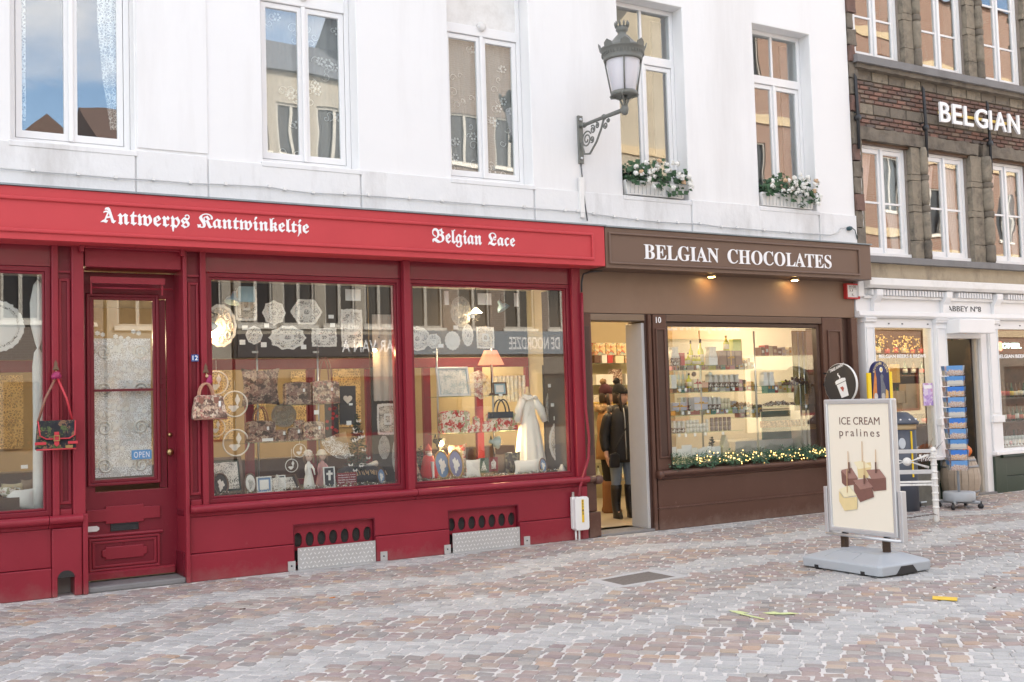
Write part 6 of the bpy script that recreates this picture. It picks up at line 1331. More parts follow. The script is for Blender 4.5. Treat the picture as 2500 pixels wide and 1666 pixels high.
Yb = -.11; x0, x1, z0, z1 = rect(86,1030,184,1097,Yb); hb = thing('shoulder_bag', 'dark floral shoulder bag with red trim hanging by the lace shop door', 'bag', ((x0+x1)/2,Yb,z0))
build('body', B().prism([(x0+.01,z0),(x1-.01,z0),(x1,z0+.015),(x1-.005,z1),(x0+.02,z1),(x0,z0+.015)], Yb-.05, Yb+.05), dark_floral, hb, bevel=.014)
fl_ = build('flap', B().prism([(x0+.015,z1+.006),(x1-.008,z1+.006),(x1-.012,z0+.13),(x1-.06,z0+.10),(x0+.08,z0+.10),(x0+.03,z0+.13)], Yb-.062, Yb-.052), dark_floral, hb, bevel=.004)
b = B(); b.tube([(x0+.015,Yb-.06,z1),(x0+.03,Yb-.064,z0+.13),(x0+.08,Yb-.064,z0+.10),(x1-.06,Yb-.064,z0+.10),(x1-.012,Yb-.064,z0+.13),(x1-.008,Yb-.06,z1)], .007, 6); build('flap_trim', b, red_leather, fl_)
b = B(); b.tube([(x0,Yb-.05,z0+.008),(x1,Yb-.05,z0+.008)], .008, 6); b.tube([(x0+.01,Yb-.05,z1),(x1-.01,Yb-.05,z1)], .007, 6); build('edge_trim', b, red_leather, hb)
xm = (x0+x1)/2; build('buckle_strap', B().prism([(xm-.02,z0+.16),(xm+.02,z0+.16),(xm+.02,z0+.05),(xm,z0+.03),(xm-.02,z0+.05)], Yb-.074, Yb-.066), red_leather, hb, bevel=.003); build('buckle', B().ring(xm-.026, xm+.026, z0+.08, z0+.13, .008, Yb-.08, Yb-.0745), brass, hb); build('side_tab', B().box(x0-.012, x0+.08, Yb-.064, Yb-.0525, z0+.05, z0+.075), red_leather, hb, bevel=.003); build('side_tab', B().box(x1-.07, x1+.012, Yb-.064, Yb-.0525, z0+.05, z0+.075), red_leather, hb, bevel=.003); build('name_patch', B().box(x1-.09, x1-.03, Yb-.058, Yb-.051, z0+.015, z0+.04), brass, hb)
kx = h1+Vector((0,-.045,-.075))
for s, xe in ((0, x0+.02), (1, x1-.02)): build('strap', B().tube([kx, kx.lerp(Vector((xe,Yb,z1)), .5)+Vector((.015*(1 if s else -1),0,.0)), Vector((xe,Yb,z1-.01))], .011, 6), brown_leather if s == 0 else red_leather, hb)
build('bow', rough(B().ball(kx, .035, 10, 6, sx=1.3), .02, 40), magenta, hb)
x0, x1, z0, z1 = rect(468,966,553,1025,Yb); h2b = thing('tapestry_handbag', 'barrel shaped handbag woven with gabled houses hanging under number 12', 'bag', ((x0+x1)/2,Yb,z0)); xm = (x0+x1)/2; hw = (x1-x0)/2
build('body', B().prism([(xm-hw,z0+.01),(xm+hw,z0+.01),(xm+hw*.98,z0+.06),(xm+hw*.72,z1-.012),(xm+hw*.5,z1),(xm-hw*.6,z1),(xm-hw*.8,z1-.015),(xm-hw*.98,z0+.06)], Yb-.06, Yb+.06), tap_light, h2b, bevel=.022)
for s in (-1, 1): build('handle', B().tube([(xm+hw*.42*math.cos(a)-.03, Yb+s*.03, z1-.03+.14*math.sin(a)) for a in [math.pi*k/14 for k in range(15)]], .010, 7), mat('tan_leather', (.42,.22,.14), .45), h2b)
for dx in (-.09, .05): build('handle_patch', B().prism([(xm+dx-.025,z1-.02),(xm+dx+.025,z1-.02),(xm+dx+.02,z1-.07),(xm+dx,z1-.085),(xm+dx-.02,z1-.07)], Yb-.068, Yb-.061), brown_leather, h2b)
build('piping', B().tube([(xm-hw*.97,Yb-.058,z0+.012),(xm+hw*.97,Yb-.058,z0+.012)], .008, 6), brown_leather, h2b); build('price_tag', B().box(xm+.07, xm+.09, Yb-.074, Yb-.070, z1-.11, z1-.06), paper, h2b); build('bow', rough(B().ball(h2+Vector((.02,-.05,-.10)), .03, 10, 6, sy=.6, sz=1.7), .02, 40), magenta, h2b)
# ================================================================== ICE CREAM BOARD
XB = 7.79; ya, yb = -3.11, -3.90; z0, z1 = .31, 1.532
ib = thing('pavement_sign', 'grey framed pavement sign reading ICE CREAM pralines on a grey plastic base', 'pavement sign', (XB, -3.5, 0))
fr_m = mat('silver_aluminium', (.60,.61,.62), .35, metal=.55, var=.05)
def yz_ring(y0, y1, z0, z1, w, xa, xb_):
    t_ = B().ring(y0, y1, z0, z1, w, xa, xb_); t_.v = [Vector((p_.y, p_.x, p_.z)) for p_ in t_.v]; return t_
build('panel', B().box(XB-.012, XB+.02, yb+.01, ya-.01, z0+.01, z1-.01), fr_m, ib); build('frame', yz_ring(yb, ya, z0, z1, .045, XB-.035, XB+.035), fr_m, ib, bevel=.012)
poster = build('poster', B().box(XB-.020, XB-.0125, yb+.044, ya-.044, z0+.044, z1-.044), mat('cream_poster', (.80,.74,.62), .5, var=.015, scale=2), ib)
def on_board(pts, off, m, name, par, th=.0012):
    b = B(); q_ = [atx(px, py, XB-.0205-off) for px, py in pts]; n = len(q_); b.add(q_+[p_+Vector((th,0,0)) for p_ in q_], [tuple(range(n)), tuple(range(2*n-1,n-1,-1))]+[(i,(i+1)%n,(i+1)%n+n,i+n) for i in range(n)]); return build(name, b, m, par)
def board_text(s, a, c, ytop, ybot, m, off=.0005, weight=0.0, spacing=1.0, Xp=None, par=None, name='lettering'):
    Xp = Xp or XB-.0205; A, C_ = atx(*a, Xp), atx(*c, Xp); L_ = abs(C_.y-A.y); zt, zb = atx(a[0], ytop, Xp).z, atx(a[0], ybot, Xp).z
    t_ = text_b(s, (0, L_, zb, zt), 0, .001, weight=weight, spacing=spacing); t_.v = [Vector((Xp+p_.y-off, A.y-p_.x, p_.z)) for p_ in t_.v]; return build(name, t_, m, par or poster)
choc_t = mat('brown_print', (.13,.065,.05), .6)
board_text('ICE CREAM', (2049,1020), (2147,1022), 1019, 1037, choc_t); board_text('pralines', (2049,1048), (2147,1050), 1047, 1071, choc_t, spacing=1.35)
ch1 = mat('print_chocolate_side', (.20,.095,.075), .5, var=.2, scale=30); ch2 = mat('print_chocolate_top', (.34,.19,.155), .5, var=.15, scale=30); wc1 = mat('print_white_chocolate_side', (.72,.58,.30), .5, var=.1); wc2 = mat('print_white_chocolate_top', (.80,.72,.48), .5, var=.08)
u = lambda x, y: (2000+x/4.706, 980+y/4.706)
cubes = [([(430,720),(590,700),(600,760),(560,880),(450,885)], [(395,700),(500,680),(600,755),(450,780)], wc1, wc2), ([(335,830),(445,890),(400,960),(300,975),(262,940),(250,800)], [(250,790),(370,765),(445,885),(335,890)], ch1, ch2), ([(600,890),(765,880),(770,1020),(625,1035),(540,880)], [(538,790),(690,780),(765,880),(600,895)], ch1, ch2), ([(470,1010),(600,975),(630,1100),(470,1160),(400,1030),(390,920)], [(390,910),(530,885),(620,985),(470,1015)], ch1, ch2), ([(225,1030),(280,1110),(435,1100),(435,1240),(290,1258),(230,1150)], [(225,1010),(340,970),(430,1080),(285,1105)], wc1, wc2)]
for i, (s_, t_, m1, m2) in enumerate(cubes):
    on_board([u(*q_) for q_ in s_], .0006+.0022*i, m1, 'praline_print', poster); on_board([u(*q_) for q_ in t_], .0015+.0022*i, m2, 'praline_print', poster)
for i, (x_, y0_, y1_) in enumerate(((488,460,700), (328,575,800), (644,555,800), (512,690,930), (316,780,1050))): on_board([u(x_-3,y0_), u(x_+4,y0_), u(x_+9,y1_), u(x_+1,y1_)], .0135+.001*i, MATS['bobbin_wood'], 'stick_print', poster)
for i, (x_, y0_, y1_) in enumerate(((340,700,825), (646,700,825), (514,850,950))): on_board([u(x_-7,y0_), u(x_+8,y0_), u(x_+12,y1_), u(x_-4,y1_)], .0195+.001*i, choc_t, 'stick_print', poster)
build('lower_rail', B().tube([(XB-.03,ya+.03,.285),(XB-.03,yb-.03,.285)], .014, 8), fr_m, ib)
for y_ in (ya+.03, yb-.035): build('side_channel', B().box(XB-.03, XB+.03, y_-.022, y_+.022, .275, .72), fr_m, ib, bevel=.006)
rust = mat('rusty_spring', (.10,.065,.045), .6, metal=.4, var=.3, scale=40)
for y_ in (-3.22, -3.70):
    b = B(); b.tube([(XB+.05+.032*math.cos(a), y_+.032*math.sin(a), .155+.135*a/(2*math.pi*12)) for a in [2*math.pi*12*k/190 for k in range(191)]], .0062, 5); build('spring', b, rust, ib); build('spring_core', B().tube([(XB+.05,y_,.15),(XB+.05,y_,.30)], .022, 8), black_iron, ib)
# moulded base
bx0_, bx1_, by0_, by1_ = 7.43, 8.10, -3.97, -3.06; b = B(); vs = []
def oct_(x0, x1, y0, y1, c): return [(x0+c,y0),(x1-c,y0),(x1,y0+c),(x1,y1-c),(x1-c,y1),(x0+c,y1),(x0,y1-c),(x0,y0+c)]
lv = [(oct_(bx0_,bx1_,by0_,by1_,.03), .018), (oct_(bx0_-.004,bx1_+.004,by0_-.004,by1_+.004,.03), .095), (oct_(bx0_+.01,bx1_-.01,by0_+.012,by1_-.012,.03), .108), (oct_(bx0_+.22,bx1_-.16,by0_+.17,by1_-.17,.02), .165)]
for ring_, z_ in lv: vs += [(x, y, z_) for x, y in ring_]
b.add(vs, [tuple(range(7,-1,-1)), tuple(range(24,32))]+[(l*8+i,l*8+(i+1)%8,(l+1)*8+(i+1)%8,(l+1)*8+i) for l in range(3) for i in range(8)])
bs = build('base', b, grey_plastic, ib, bevel=.008)
b = B(); xa_, xb2 = bx0_+.055, bx0_+.20; b.add([(xa_,-3.30,.1225),(xa_,-3.62,.1225),(xb2,-3.60,.1625),(xb2,-3.32,.1625),(xa_+.01,-3.31,.112),(xa_+.01,-3.61,.112),(xb2,-3.59,.118),(xb2,-3.33,.118)], [(4,5,6,7),(0,4,7,3),(1,2,6,5),(2,3,7,6)]); build('handle_recess', b, mat('recess_grey', (.34,.37,.40), .5), bs)
for y_ in (-3.25, -3.78):
    b = B(); b.box(bx0_+.005, bx0_+.06, y_-.02, y_+.02, .0, .019); build('foot', b, black_pl, bs); b = B(); b.box(bx0_-.0055, bx0_+.02, y_-.022, y_+.022, .019, .045); build('foot_notch', b, black_pl, bs)
for x_ in (7.95,): build('foot', B().box(x_, x_+.1, -3.6, -3.3, 0, .019), black_pl, bs)
b = B(); b.prism([(7.63,.018),(7.90,.018),(7.84,.085),(7.69,.085)], by0_-.006, by0_+.02); build('carry_notch', b, black_pl, bs)
# ================================================================== SOUVENIR COIN MACHINE, TAKE AWAY DISC
yel = mat('yellow_paint', (.80,.55,.01), .4, var=.05); navy = mat('navy_print', (.025,.03,.11), .4, var=.1); slate_m = mat('slate_blue_metal', (.07,.08,.105), .4, var=.1)
dpl = at(2052,938,-.32); td = thing('projecting_sign', 'round dark take away coffee sign projecting from the brown shopfront', 'sign', (dpl.x, -.02, dpl.z)); DX = dpl.x; ry = .272; cy_, cz_ = -.33, dpl.z
def yz_disc(cy, cz, ry, rz, xa, xb_, n=40): t_ = B().disc(cy, cz, ry, rz, xa, xb_, n); t_.v = [Vector((p_.y, p_.x, p_.z)) for p_ in t_.v]; return t_
build('disc', yz_disc(cy_, cz_, ry, ry, DX-.018, DX+.018), white_plastic, td, bevel=.004); face = build('face', yz_disc(cy_, cz_, ry-.006, ry-.006, DX-.021, DX-.0185), mat('charcoal_print', (.035,.03,.032), .5), td); b = B(); b.tube([(DX+.03,-.33,cz_),(DX+.03,.0,cz_)], .015, 8); b.tube([(DX+.03,-.33,cz_+.15),(DX+.03,.0,cz_+.15)], .01, 8); build('bracket', b, black_iron, td)
def on_disc(pts, off, m, name):
    q_ = [atx(px, py, DX-.0212-off) for px, py in pts]; n = len(q_); b = B(); b.add(q_+[p_+Vector((.0006,0,0)) for p_ in q_], [tuple(range(n)), tuple(range(2*n-1,n-1,-1))]+[(i,(i+1)%n,(i+1)%n+n,i+n) for i in range(n)]); return build(name, b, m, face)
v8 = lambda x, y: (2000+x/7.841, 860+y/7.841)
on_disc([v8(*q_) for q_ in ((325,610),(500,520),(565,830),(430,880))], .0008, letter_white, 'cup_print'); on_disc([v8(*q_) for q_ in ((305,575),(330,545),(430,495),(495,490),(508,540),(320,630))], .0016, letter_white, 'lid_print'); on_disc([v8(*q_) for q_ in ((322,628),(506,542),(508,552),(324,640))], .0024, MATS['charcoal_print'], 'lid_line')
on_disc([v8(*q_) for q_ in ((400,680),(450,655),(475,690),(460,760),(440,740))], .0032, mat('emblem_red', (.45,.10,.07), .6), 'emblem_print'); on_disc([v8(*q_) for q_ in ((345,410),(365,398),(362,430),(395,455),(405,490),(388,515),(380,480),(350,450))], .004, letter_white, 'steam_print')
A_2, C_2 = atx(*v8(200,400), DX-.022), atx(*v8(468,262), DX-.022); t_ = text_b('TAKE AWAY', (0, 1, 0, .14), 0, .001, weight=.03); dvec = C_2-A_2
t_.v = [Vector((DX-.022+p_.y, A_2.y+dvec.y*p_.x, A_2.z+dvec.z*p_.x+(p_.z)*.30)) for p_ in t_.v]; build('lettering', t_, letter_white, face)
# coin machine: cabinet with arched picture panel between yellow posts
cm = thing('coin_machine', 'souvenir coin press with arched navy panel between yellow posts', 'coin machine', (11.55,-.45,0))
cY = -.38; x0, x1 = X(2129,960,cY), X(2170,960,cY); zt = Z(2148,882,cY); zb = .95; xm = (x0+x1)/2; hw = (x1-x0)/2; zs = zt-hw*1.05
build('cabinet', B().box(x0-.06, x1+.33, cY-.12, cY+.28, .03, 1.02), slate_m, cm, bevel=.015)
pn = build('arched_panel', B().prism([(x0,zb),(x1,zb)]+[(xm+hw*math.cos(a), zs+hw*1.05*math.sin(a)) for a in [math.pi*k/20 for k in range(21)]], cY-.02, cY+.04), navy, cm, bevel=.004)
for xx, pt_ in ((X(2122.5,960,cY), 911), (X(2174,960,cY), 909)): build('yellow_post', B().tube([(xx,cY,.05),(xx,cY,Z(2123,pt_,cY))], .033, 14), yel, cm)
tw = [(2130.5,990),(2134,925),(2136.5,903),(2140,925),(2143,990)]
def on_y(pts, Y, m, name, par, th=.001):
    q_ = [at(px, py, Y) for px, py in pts]; b = B(); b.prism([(p_.x, p_.z) for p_ in q_], Y, Y+th); return build(name, b, m, par)
or_m = mat('orange_print', (.62,.22,.05), .6, var=.3, scale=30); gr_m = mat('statue_print', (.16,.17,.20), .6, var=.5, scale=40)
on_y(tw, cY-.0225, or_m, 'tower_print', pn); on_y([(2149,988),(2151,955),(2150,930),(2149,918),(2153,912),(2157,918),(2156,928),(2162,945),(2162,985)], cY-.0225, gr_m, 'statue_print', pn); on_y([(2162,985),(2163,950),(2169,955),(2170,985)], cY-.0235, mat('amber_print', (.75,.45,.12), .6), 'house_print', pn)
for px in (2139, 2157): q_ = at(px, 968, cY-.024); b = B(); b.disc(q_.x, q_.z, .036, .045, cY-.026, cY-.0242, 24); build('coin_print', b, silver, pn)
q_ = at(2150.5,903,cY-.023); b = B(); b.disc(q_.x, q_.z, .03, .036, cY-.0265, cY-.0235, 24); build('badge', b, letter_white, pn); b = B(); b.disc(q_.x, q_.z, .013, .024, cY-.029, cY-.0268, 14); build('badge_core', b, yel, pn)
txt = 'SOUVENIR COINS'
for i, ch in enumerate(txt):
    if ch == ' ': continue
    a = math.radians(168-(156*i/(len(txt)-1))); c0 = Vector((xm+hw*.82*math.cos(a), 0, zs+hw*.86*math.sin(a))); t_ = text_b(ch, (-.011,.011,-.016,.016), 0, .001, weight=.02); rot = a-math.pi/2
    t_.v = [Vector((c0.x+p_.x*math.cos(rot)-p_.z*math.sin(rot), cY-.0205+p_.y, c0.z+p_.x*math.sin(rot)+p_.z*math.cos(rot))) for p_ in t_.v]; build('letter', t_, mat('pale_gold_letters', (.75,.62,.32), .5), pn)
build('wheel_axle', B().tube([(x1+.0,cY-.16,.07),(x1+.45,cY-.16,.07)], .012, 8), steel, cm)
for xx in (x0, x1+.3): build('castor', B().lathe([(.001,-.02),(.05,-.02),(.05,.02),(.001,.02)], (xx,cY-.14,.05), 14, ax=(1,0,0)), black_pl, cm)
# domed navy drum beside it
q_ = at(2203,1070,-.62); dr = thing('domed_drum', 'dark navy drum with grey domed lid and yellow stripe', 'kiosk drum', (q_.x,-.62,0)); zt = Z(2203,1004,-.62); zr = Z(2203,1034,-.62); r_ = .175
build('drum', B().lathe([(r_,.0),(r_,zr-.08)], (q_.x,-.62,0), 28), slate_m, dr); build('wood_band', B().lathe([(r_+.006,zr-.079),(r_+.006,zr-.01)], (q_.x,-.62,0), 28), MATS['pale_wood'], dr); build('dome', B().lathe([(r_+.04,zr-.009),(r_+.045,zr+.02),(r_*.9,zr+.08),(r_*.5,zt-.02),(.01,zt)], (q_.x,-.62,0), 28), slate_m, dr)
b = B()
for k in range(10): a = 2*math.pi*k/10; b.ball((q_.x+(r_+.01)*math.cos(a), -.62+(r_+.01)*math.sin(a), zr+.05), .014, 8, 5)
build('studs', b, letter_white, dr); qq = at(2203,1083,-.84); b = B(); b.disc(qq.x, qq.z, .062, .07, -.842, -.832, 24); build('porthole', b, mat('pale_blue_enamel', (.50,.56,.62), .4), dr); qs = X(2228,1110,-.80); build('yellow_stripe', B().box(qs-.012, qs+.012, -.80, -.79, .45, zr-.1), yel, dr)
# ================================================================== WHITE BENCH-LIKE RAILING
P = gnd(2287,1276); dirv = Vector((-.80,.60,0)).normalized(); wr = thing('white_railing', 'white iron railing with cast cross panel and peeling post', 'railing', (P.x, P.y, 0)); peel = mat('peeling_white_paint', (.76,.75,.72), .55, var=.08, scale=14, stain=(.20,.14,.09), sfac=.7, bump=.3); zf = lambda py, px=2284: CAM.z+(ray(px,py).z)*((P-CAM).dot(_f)/ray(px,py).dot(_f))
zT = zf(1092); build('post', B().tube([(P.x,P.y,0),(P.x,P.y,.03),(P.x,P.y,zT-.03),(P.x,P.y,zT)], [.022,.035,.035,.02], 8), peel, wr)
for i in range(9): build('post_knuckle', B().lathe([(.034,-.014),(.045,0),(.034,.014)], (P.x,P.y,.18+i*.085), 10), peel, wr)
E_ = P+dirv*.95
def rail(za, zb_, w=.018, m=None): d_ = dirv.cross(Vector((0,0,1)))*w; b = B(); b.add([P-d_+Vector((0,0,za)), P+d_+Vector((0,0,za)), E_+d_+Vector((0,0,za)), E_-d_+Vector((0,0,za)), P-d_+Vector((0,0,zb_)), P+d_+Vector((0,0,zb_)), E_+d_+Vector((0,0,zb_)), E_-d_+Vector((0,0,zb_))], [(0,3,2,1),(4,5,6,7),(0,1,5,4),(1,2,6,5),(2,3,7,6),(3,0,4,7)]); return build('rail', b, m or peel, wr, bevel=.004)
gm_2 = mat('grey_white_paint', (.55,.54,.53), .5, var=.1); rail(zf(1106), zf(1097), .02, gm_2); rail(zf(1157), zf(1147), .02, gm_2); rail(zf(1179), zf(1174), .014); rail(zf(1186), zf(1181), .014)
za, zb_ = zf(1146), zf(1107); O = lambda t_, z_: P+dirv*t_+Vector((0,0,z_))
b = B(); b.tube([O(.06,za+.02), O(.28,(za+zb_)/2), O(.06,zb_-.02)], .016, 7); b.tube([O(.60,za+.02), O(.34,(za+zb_)/2), O(.60,zb_-.02)], .016, 7); build('cross_casting', b, peel, wr); b = B(); b.lathe([(.001,-.015),(.05,-.015),(.05,.015),(.001,.015)], O(.31,(za+zb_)/2), 16, ax=dirv.cross(Vector((0,0,1)))); build('boss', b, peel, wr); build('mid_post', B().tube([O(.66,0), O(.66,zT-.02)], .022, 8), peel, wr); build('end_post', B().tube([O(.95,0), O(.95,zT-.02)], .03, 8), peel, wr)
b = B(); r3 = random.Random(2); pts = [P+Vector((0,-.03,.09))]; 
for k in range(1, 22): pts.append(P+dirv*(.05*k)+Vector((0,-.03,.085+.018*math.cos(k*.35)-.006*k*.2)))
ch = B()
for k in range(21): c0, c1 = pts[k], pts[k+1]; m_ = (c0+c1)/2; ch.tube([c0+Vector((0,0,.006 if k % 2 else 0)), m_+Vector((0,.012,.004)), c1, m_-Vector((0,.012,.004))], .004, 4, closed=True)
o = one('iron_chain', ch, rust, 'rusty chain slung from the foot of the white railing', 'chain')
# ================================================================== PLANTER, BARREL, PUMPKIN, POSTCARD RACK
q_ = gnd(2262,1236); pt = thing('stone_planter', 'squat mossy stone planter with bare twigs beside the beer shop door', 'planter', (q_.x, q_.y+.1, 0)); zt = .46; b = B(); gridbox(b, q_.x-.28, q_.x+.30, q_.y, q_.y+.30, 0, zt, .05); build('trough', rough(b, .012, 8), mat('mossy_stone', (.17,.165,.14), .9, var=.35, scale=10, bump=.6, bscale=30), pt); build('soil', B().box(q_.x-.24, q_.x+.25, q_.y+.04, q_.y+.26, zt-.04, zt+.012), mat('soil', (.05,.04,.03), .95), pt)
b = B(); r3 = random.Random(9)
for k in range(26):
    c0 = Vector((q_.x+r3.uniform(-.2,.2), q_.y+.15+r3.uniform(-.08,.08), zt)); d_ = Vector((r3.uniform(-.7,.7), r3.uniform(-.5,.4), 1)).normalized(); L_ = r3.uniform(.25,.62); p1 = c0+d_*L_*.5; p2 = c0+d_*L_+Vector((r3.uniform(-.08,.08),0,-.03)); b.tube([c0,p1,p2], [.006,.004,.002], 4)
    for j in range(2): e_ = (d_+Vector((r3.uniform(-1,1),r3.uniform(-.6,.6),.1))).normalized(); b.tube([p1, p1+e_*L_*.35], [.003,.0015], 4)
struct(build('twigs', b, wood_dark, pt), 'stuff')
q_ = gnd(2378,1222); bc = Vector((q_.x+.02, q_.y+.22, 0)); br = thing('wooden_barrel', 'pale oak barrel with grey hoops beside the beer shop door', 'barrel', bc); zt = Z(2385,1112,bc.y); oak = mat('pale_oak', (.42,.34,.26), .65, var=.25, scale=9, bump=.2, bscale=50)
rad = lambda u: .20+.075*math.sin(math.pi*u)
for k in range(18):
    a0, a1 = 2*math.pi*k/18+.012, 2*math.pi*(k+1)/18-.012; b = B(); vs = []
    for j in range(9):
        u_ = j/8; 
        for (a, rr_) in ((a0, 1), (a1, 1), (a1, .93), (a0, .93)): vs.append((bc.x+rad(u_)*rr_*math.cos(a), bc.y+rad(u_)*rr_*math.sin(a), zt*u_))
    b.add(vs, [(j*4+i, j*4+(i+1)%4, (j+1)*4+(i+1)%4, (j+1)*4+i) for j in range(8) for i in range(4)]+[(0,1,2,3),(35,34,33,32)]); build('stave', b, oak, br)
for u_ in (.06,.2,.78,.93): build('hoop', B().lathe([(rad(u_-.025)+.003,zt*(u_-.025)),(rad(u_+.025)+.003,zt*(u_+.025)),(rad(u_+.025)-.004,zt*(u_+.025)),(rad(u_-.025)-.004,zt*(u_-.025))], bc, 28), mat('grey_hoop', (.28,.28,.28), .5, metal=.5), br)
build('lid', B().lathe([(.001,zt-.03),(.185,zt-.03),(.185,zt-.012),(.001,zt-.012)], bc, 24), oak, br)
b = B(); vs = []; rP = .13; pc = bc+Vector((.02,-.05,zt-.012))
for j in range(9):
    ph = math.pi*j/8
    for i in range(40): a = 2*math.pi*i/40; g = 1-.10*abs(math.sin(5*a)); vs.append((pc.x+rP*g*max(.02,math.sin(ph))*math.cos(a), pc.y+rP*g*max(.02,math.sin(ph))*math.sin(a), pc.z+rP*.72*(1-math.cos(ph))))
b.add(vs, [(j*40+i, j*40+(i+1)%40, (j+1)*40+(i+1)%40, (j+1)*40+i) for j in range(8) for i in range(40)], 0, True); pk_ = one('pumpkin', b, mat('pumpkin_orange', (.70,.16,.02), .45, var=.1), 'orange pumpkin resting on the oak barrel', 'pumpkin'); build('stalk', B().tube([pc+Vector((0,0,.18)), pc+Vector((.02,0,.22))], [.014,.008], 6), wood_dark, pk_)
# revolving postcard rack
q_ = gnd(2345,1240); rc = Vector((X(2336,1100,-.93), -.93, 0)); pr_ = thing('postcard_rack', 'revolving rack of blue postcards on a wheeled grey base', 'postcard rack', rc); zt = Z(2330,893,-.95)
gm3 = mat('rack_grey', (.36,.38,.40), .5, var=.05)
build('pole', B().tube([(rc.x,rc.y,.17),(rc.x,rc.y,zt-.02)], .017, 10), gm3, pr_); build('drum_base', B().lathe([(.001,.10),(.20,.10),(.205,.11),(.205,.21),(.19,.22),(.001,.215)], rc, 32), gm3, pr_)
for k in range(4):
    a = math.radians(20+90*k); d_ = Vector((math.cos(a),math.sin(a),0)); build('foot_arm', B().tube([rc+Vector((0,0,.085)), rc+d_*.27+Vector((0,0,.085))], .02, 6), gm3, pr_); wc = rc+d_*.27; build('castor', B().lathe([(.001,-.016),(.036,-.016),(.036,.016),(.001,.016)], wc+Vector((0,0,.036)), 14, ax=(-d_.y,d_.x,0)), black_pl, pr_); build('castor_fork', B().box(wc.x-.012, wc.x+.012, wc.y-.012, wc.y+.012, .05, .1), black_pl, pr_)
def postcard_mat(name, skyc, groundc, sc):
    m, t, p, out = nodes(name); c = N(t, 'TexCoord'); sp = N(t, 'SeparateXYZ'); t.links.new(c.outputs['Generated'], sp.inputs[0]); n = noise_out(t, sc, 4, .7, 'Generated'); ad = N(t, 'Math', operation='MULTIPLY_ADD'); ad.inputs[1].default_value = .7; t.links.new(n, ad.inputs[0]); t.links.new(sp.outputs['Z'], ad.inputs[2]); g2 = mixc(t, ramp(t, noise_out(t, 11, 3, .7, 'Generated'), .45, .55), groundc, (.62,.58,.52)); f_ = ramp(t, ad.outputs[0], .86, .92); r = mixc(t, f_, g2, skyc); t.links.new(r, p.inputs['Base Color']); p.inputs['Roughness'].default_value = .3; return m
pcm = [postcard_mat('postcard_market', (.14,.32,.62), (.45,.26,.20), 5), postcard_mat('postcard_cathedral', (.10,.28,.60), (.60,.58,.52), 7), postcard_mat('postcard_river', (.40,.52,.66), (.30,.20,.18), 4), postcard_mat('postcard_station', (.05,.20,.62), (.62,.30,.10), 6), postcard_mat('postcard_dusk', (.45,.30,.30), (.12,.16,.35), 5)]
rows = 10; zb = .50; dzr = (zt-zb)/rows; wirem = mat('rack_wire', (.5,.5,.52), .3, metal=.8)
for r_ in range(rows):
    for k in range(4):
        a = math.radians(-132+90*k); n_ = Vector((math.cos(a), math.sin(a), 0)); t_ = Vector((-n_.y, n_.x, 0)); c0 = rc+n_*.115+Vector((0,0,zb+dzr*r_+.008)); up = Vector((n_.x*.12, n_.y*.12, 1)).normalized(); w2, h2_ = .102, dzr*.93; b = B(); th = n_*.004
        vs = [c0-t_*w2, c0+t_*w2, c0+t_*w2+up*h2_, c0-t_*w2+up*h2_]; b.add(vs+[v_-th for v_ in vs], [(0,1,2,3),(7,6,5,4),(0,4,5,1),(1,5,6,2),(2,6,7,3),(3,7,4,0)]); build('postcard', b, pcm[(r_*3+k*2+(r_//3)) % 5], pr_)
        build('pocket_wire', B().tube([c0-t_*w2-th+up*.02, c0-t_*w2+n_*.012+up*.02, c0+t_*w2+n_*.012+up*.02, c0+t_*w2-th+up*.02], .0022, 4), wirem, pr_)
# ================================================================== MARKS ON THE GROUND
def flat(name, label, cat, pts, m, z=.0125):
    b = B(); b.slab([(gnd(*p_).x, gnd(*p_).y) for p_ in pts], z-.002, z); return one(name, b, m, label, cat)
flat('yellow_tape', 'strip of yellow tape stuck on the setts', 'tape', ((2277,1459),(2338,1463),(2337,1471),(2276,1467)), mat('yellow_tape', (.75,.50,.03), .5, var=.1)); 
spray = mat('lime_spray', (.56,.62,.30), .9, var=.3, scale=30)
for p_, lb in ((((1779,1494),(1808,1496),(1830,1501),(1812,1501),(1868,1515),(1862,1516),(1802,1502)), 'lime yellow sprayed arrow on the setts'), (((1862,1500),(1890,1497),(1905,1500),(1930,1499),(1952,1502),(1915,1504),(1880,1503)), 'lime yellow sprayed scribble beside the arrow')): flat('spray_mark', lb, 'paint mark', p_, spray, .0115)
for px, py, lb, m_ in ((805,1464,'cigarette end with orange tip lying on the setts',or_m), (2425,1440,'small twig lying on the setts',wood_dark), (585,1492,'dark bent twig lying on the grey setts',wood_dark)): c0 = gnd(px,py); b = B(); b.tube([(c0.x,c0.y,.012),(c0.x+.05,c0.y+.01,.012)], .005, 6); one('litter', b, m_, lb, 'litter')
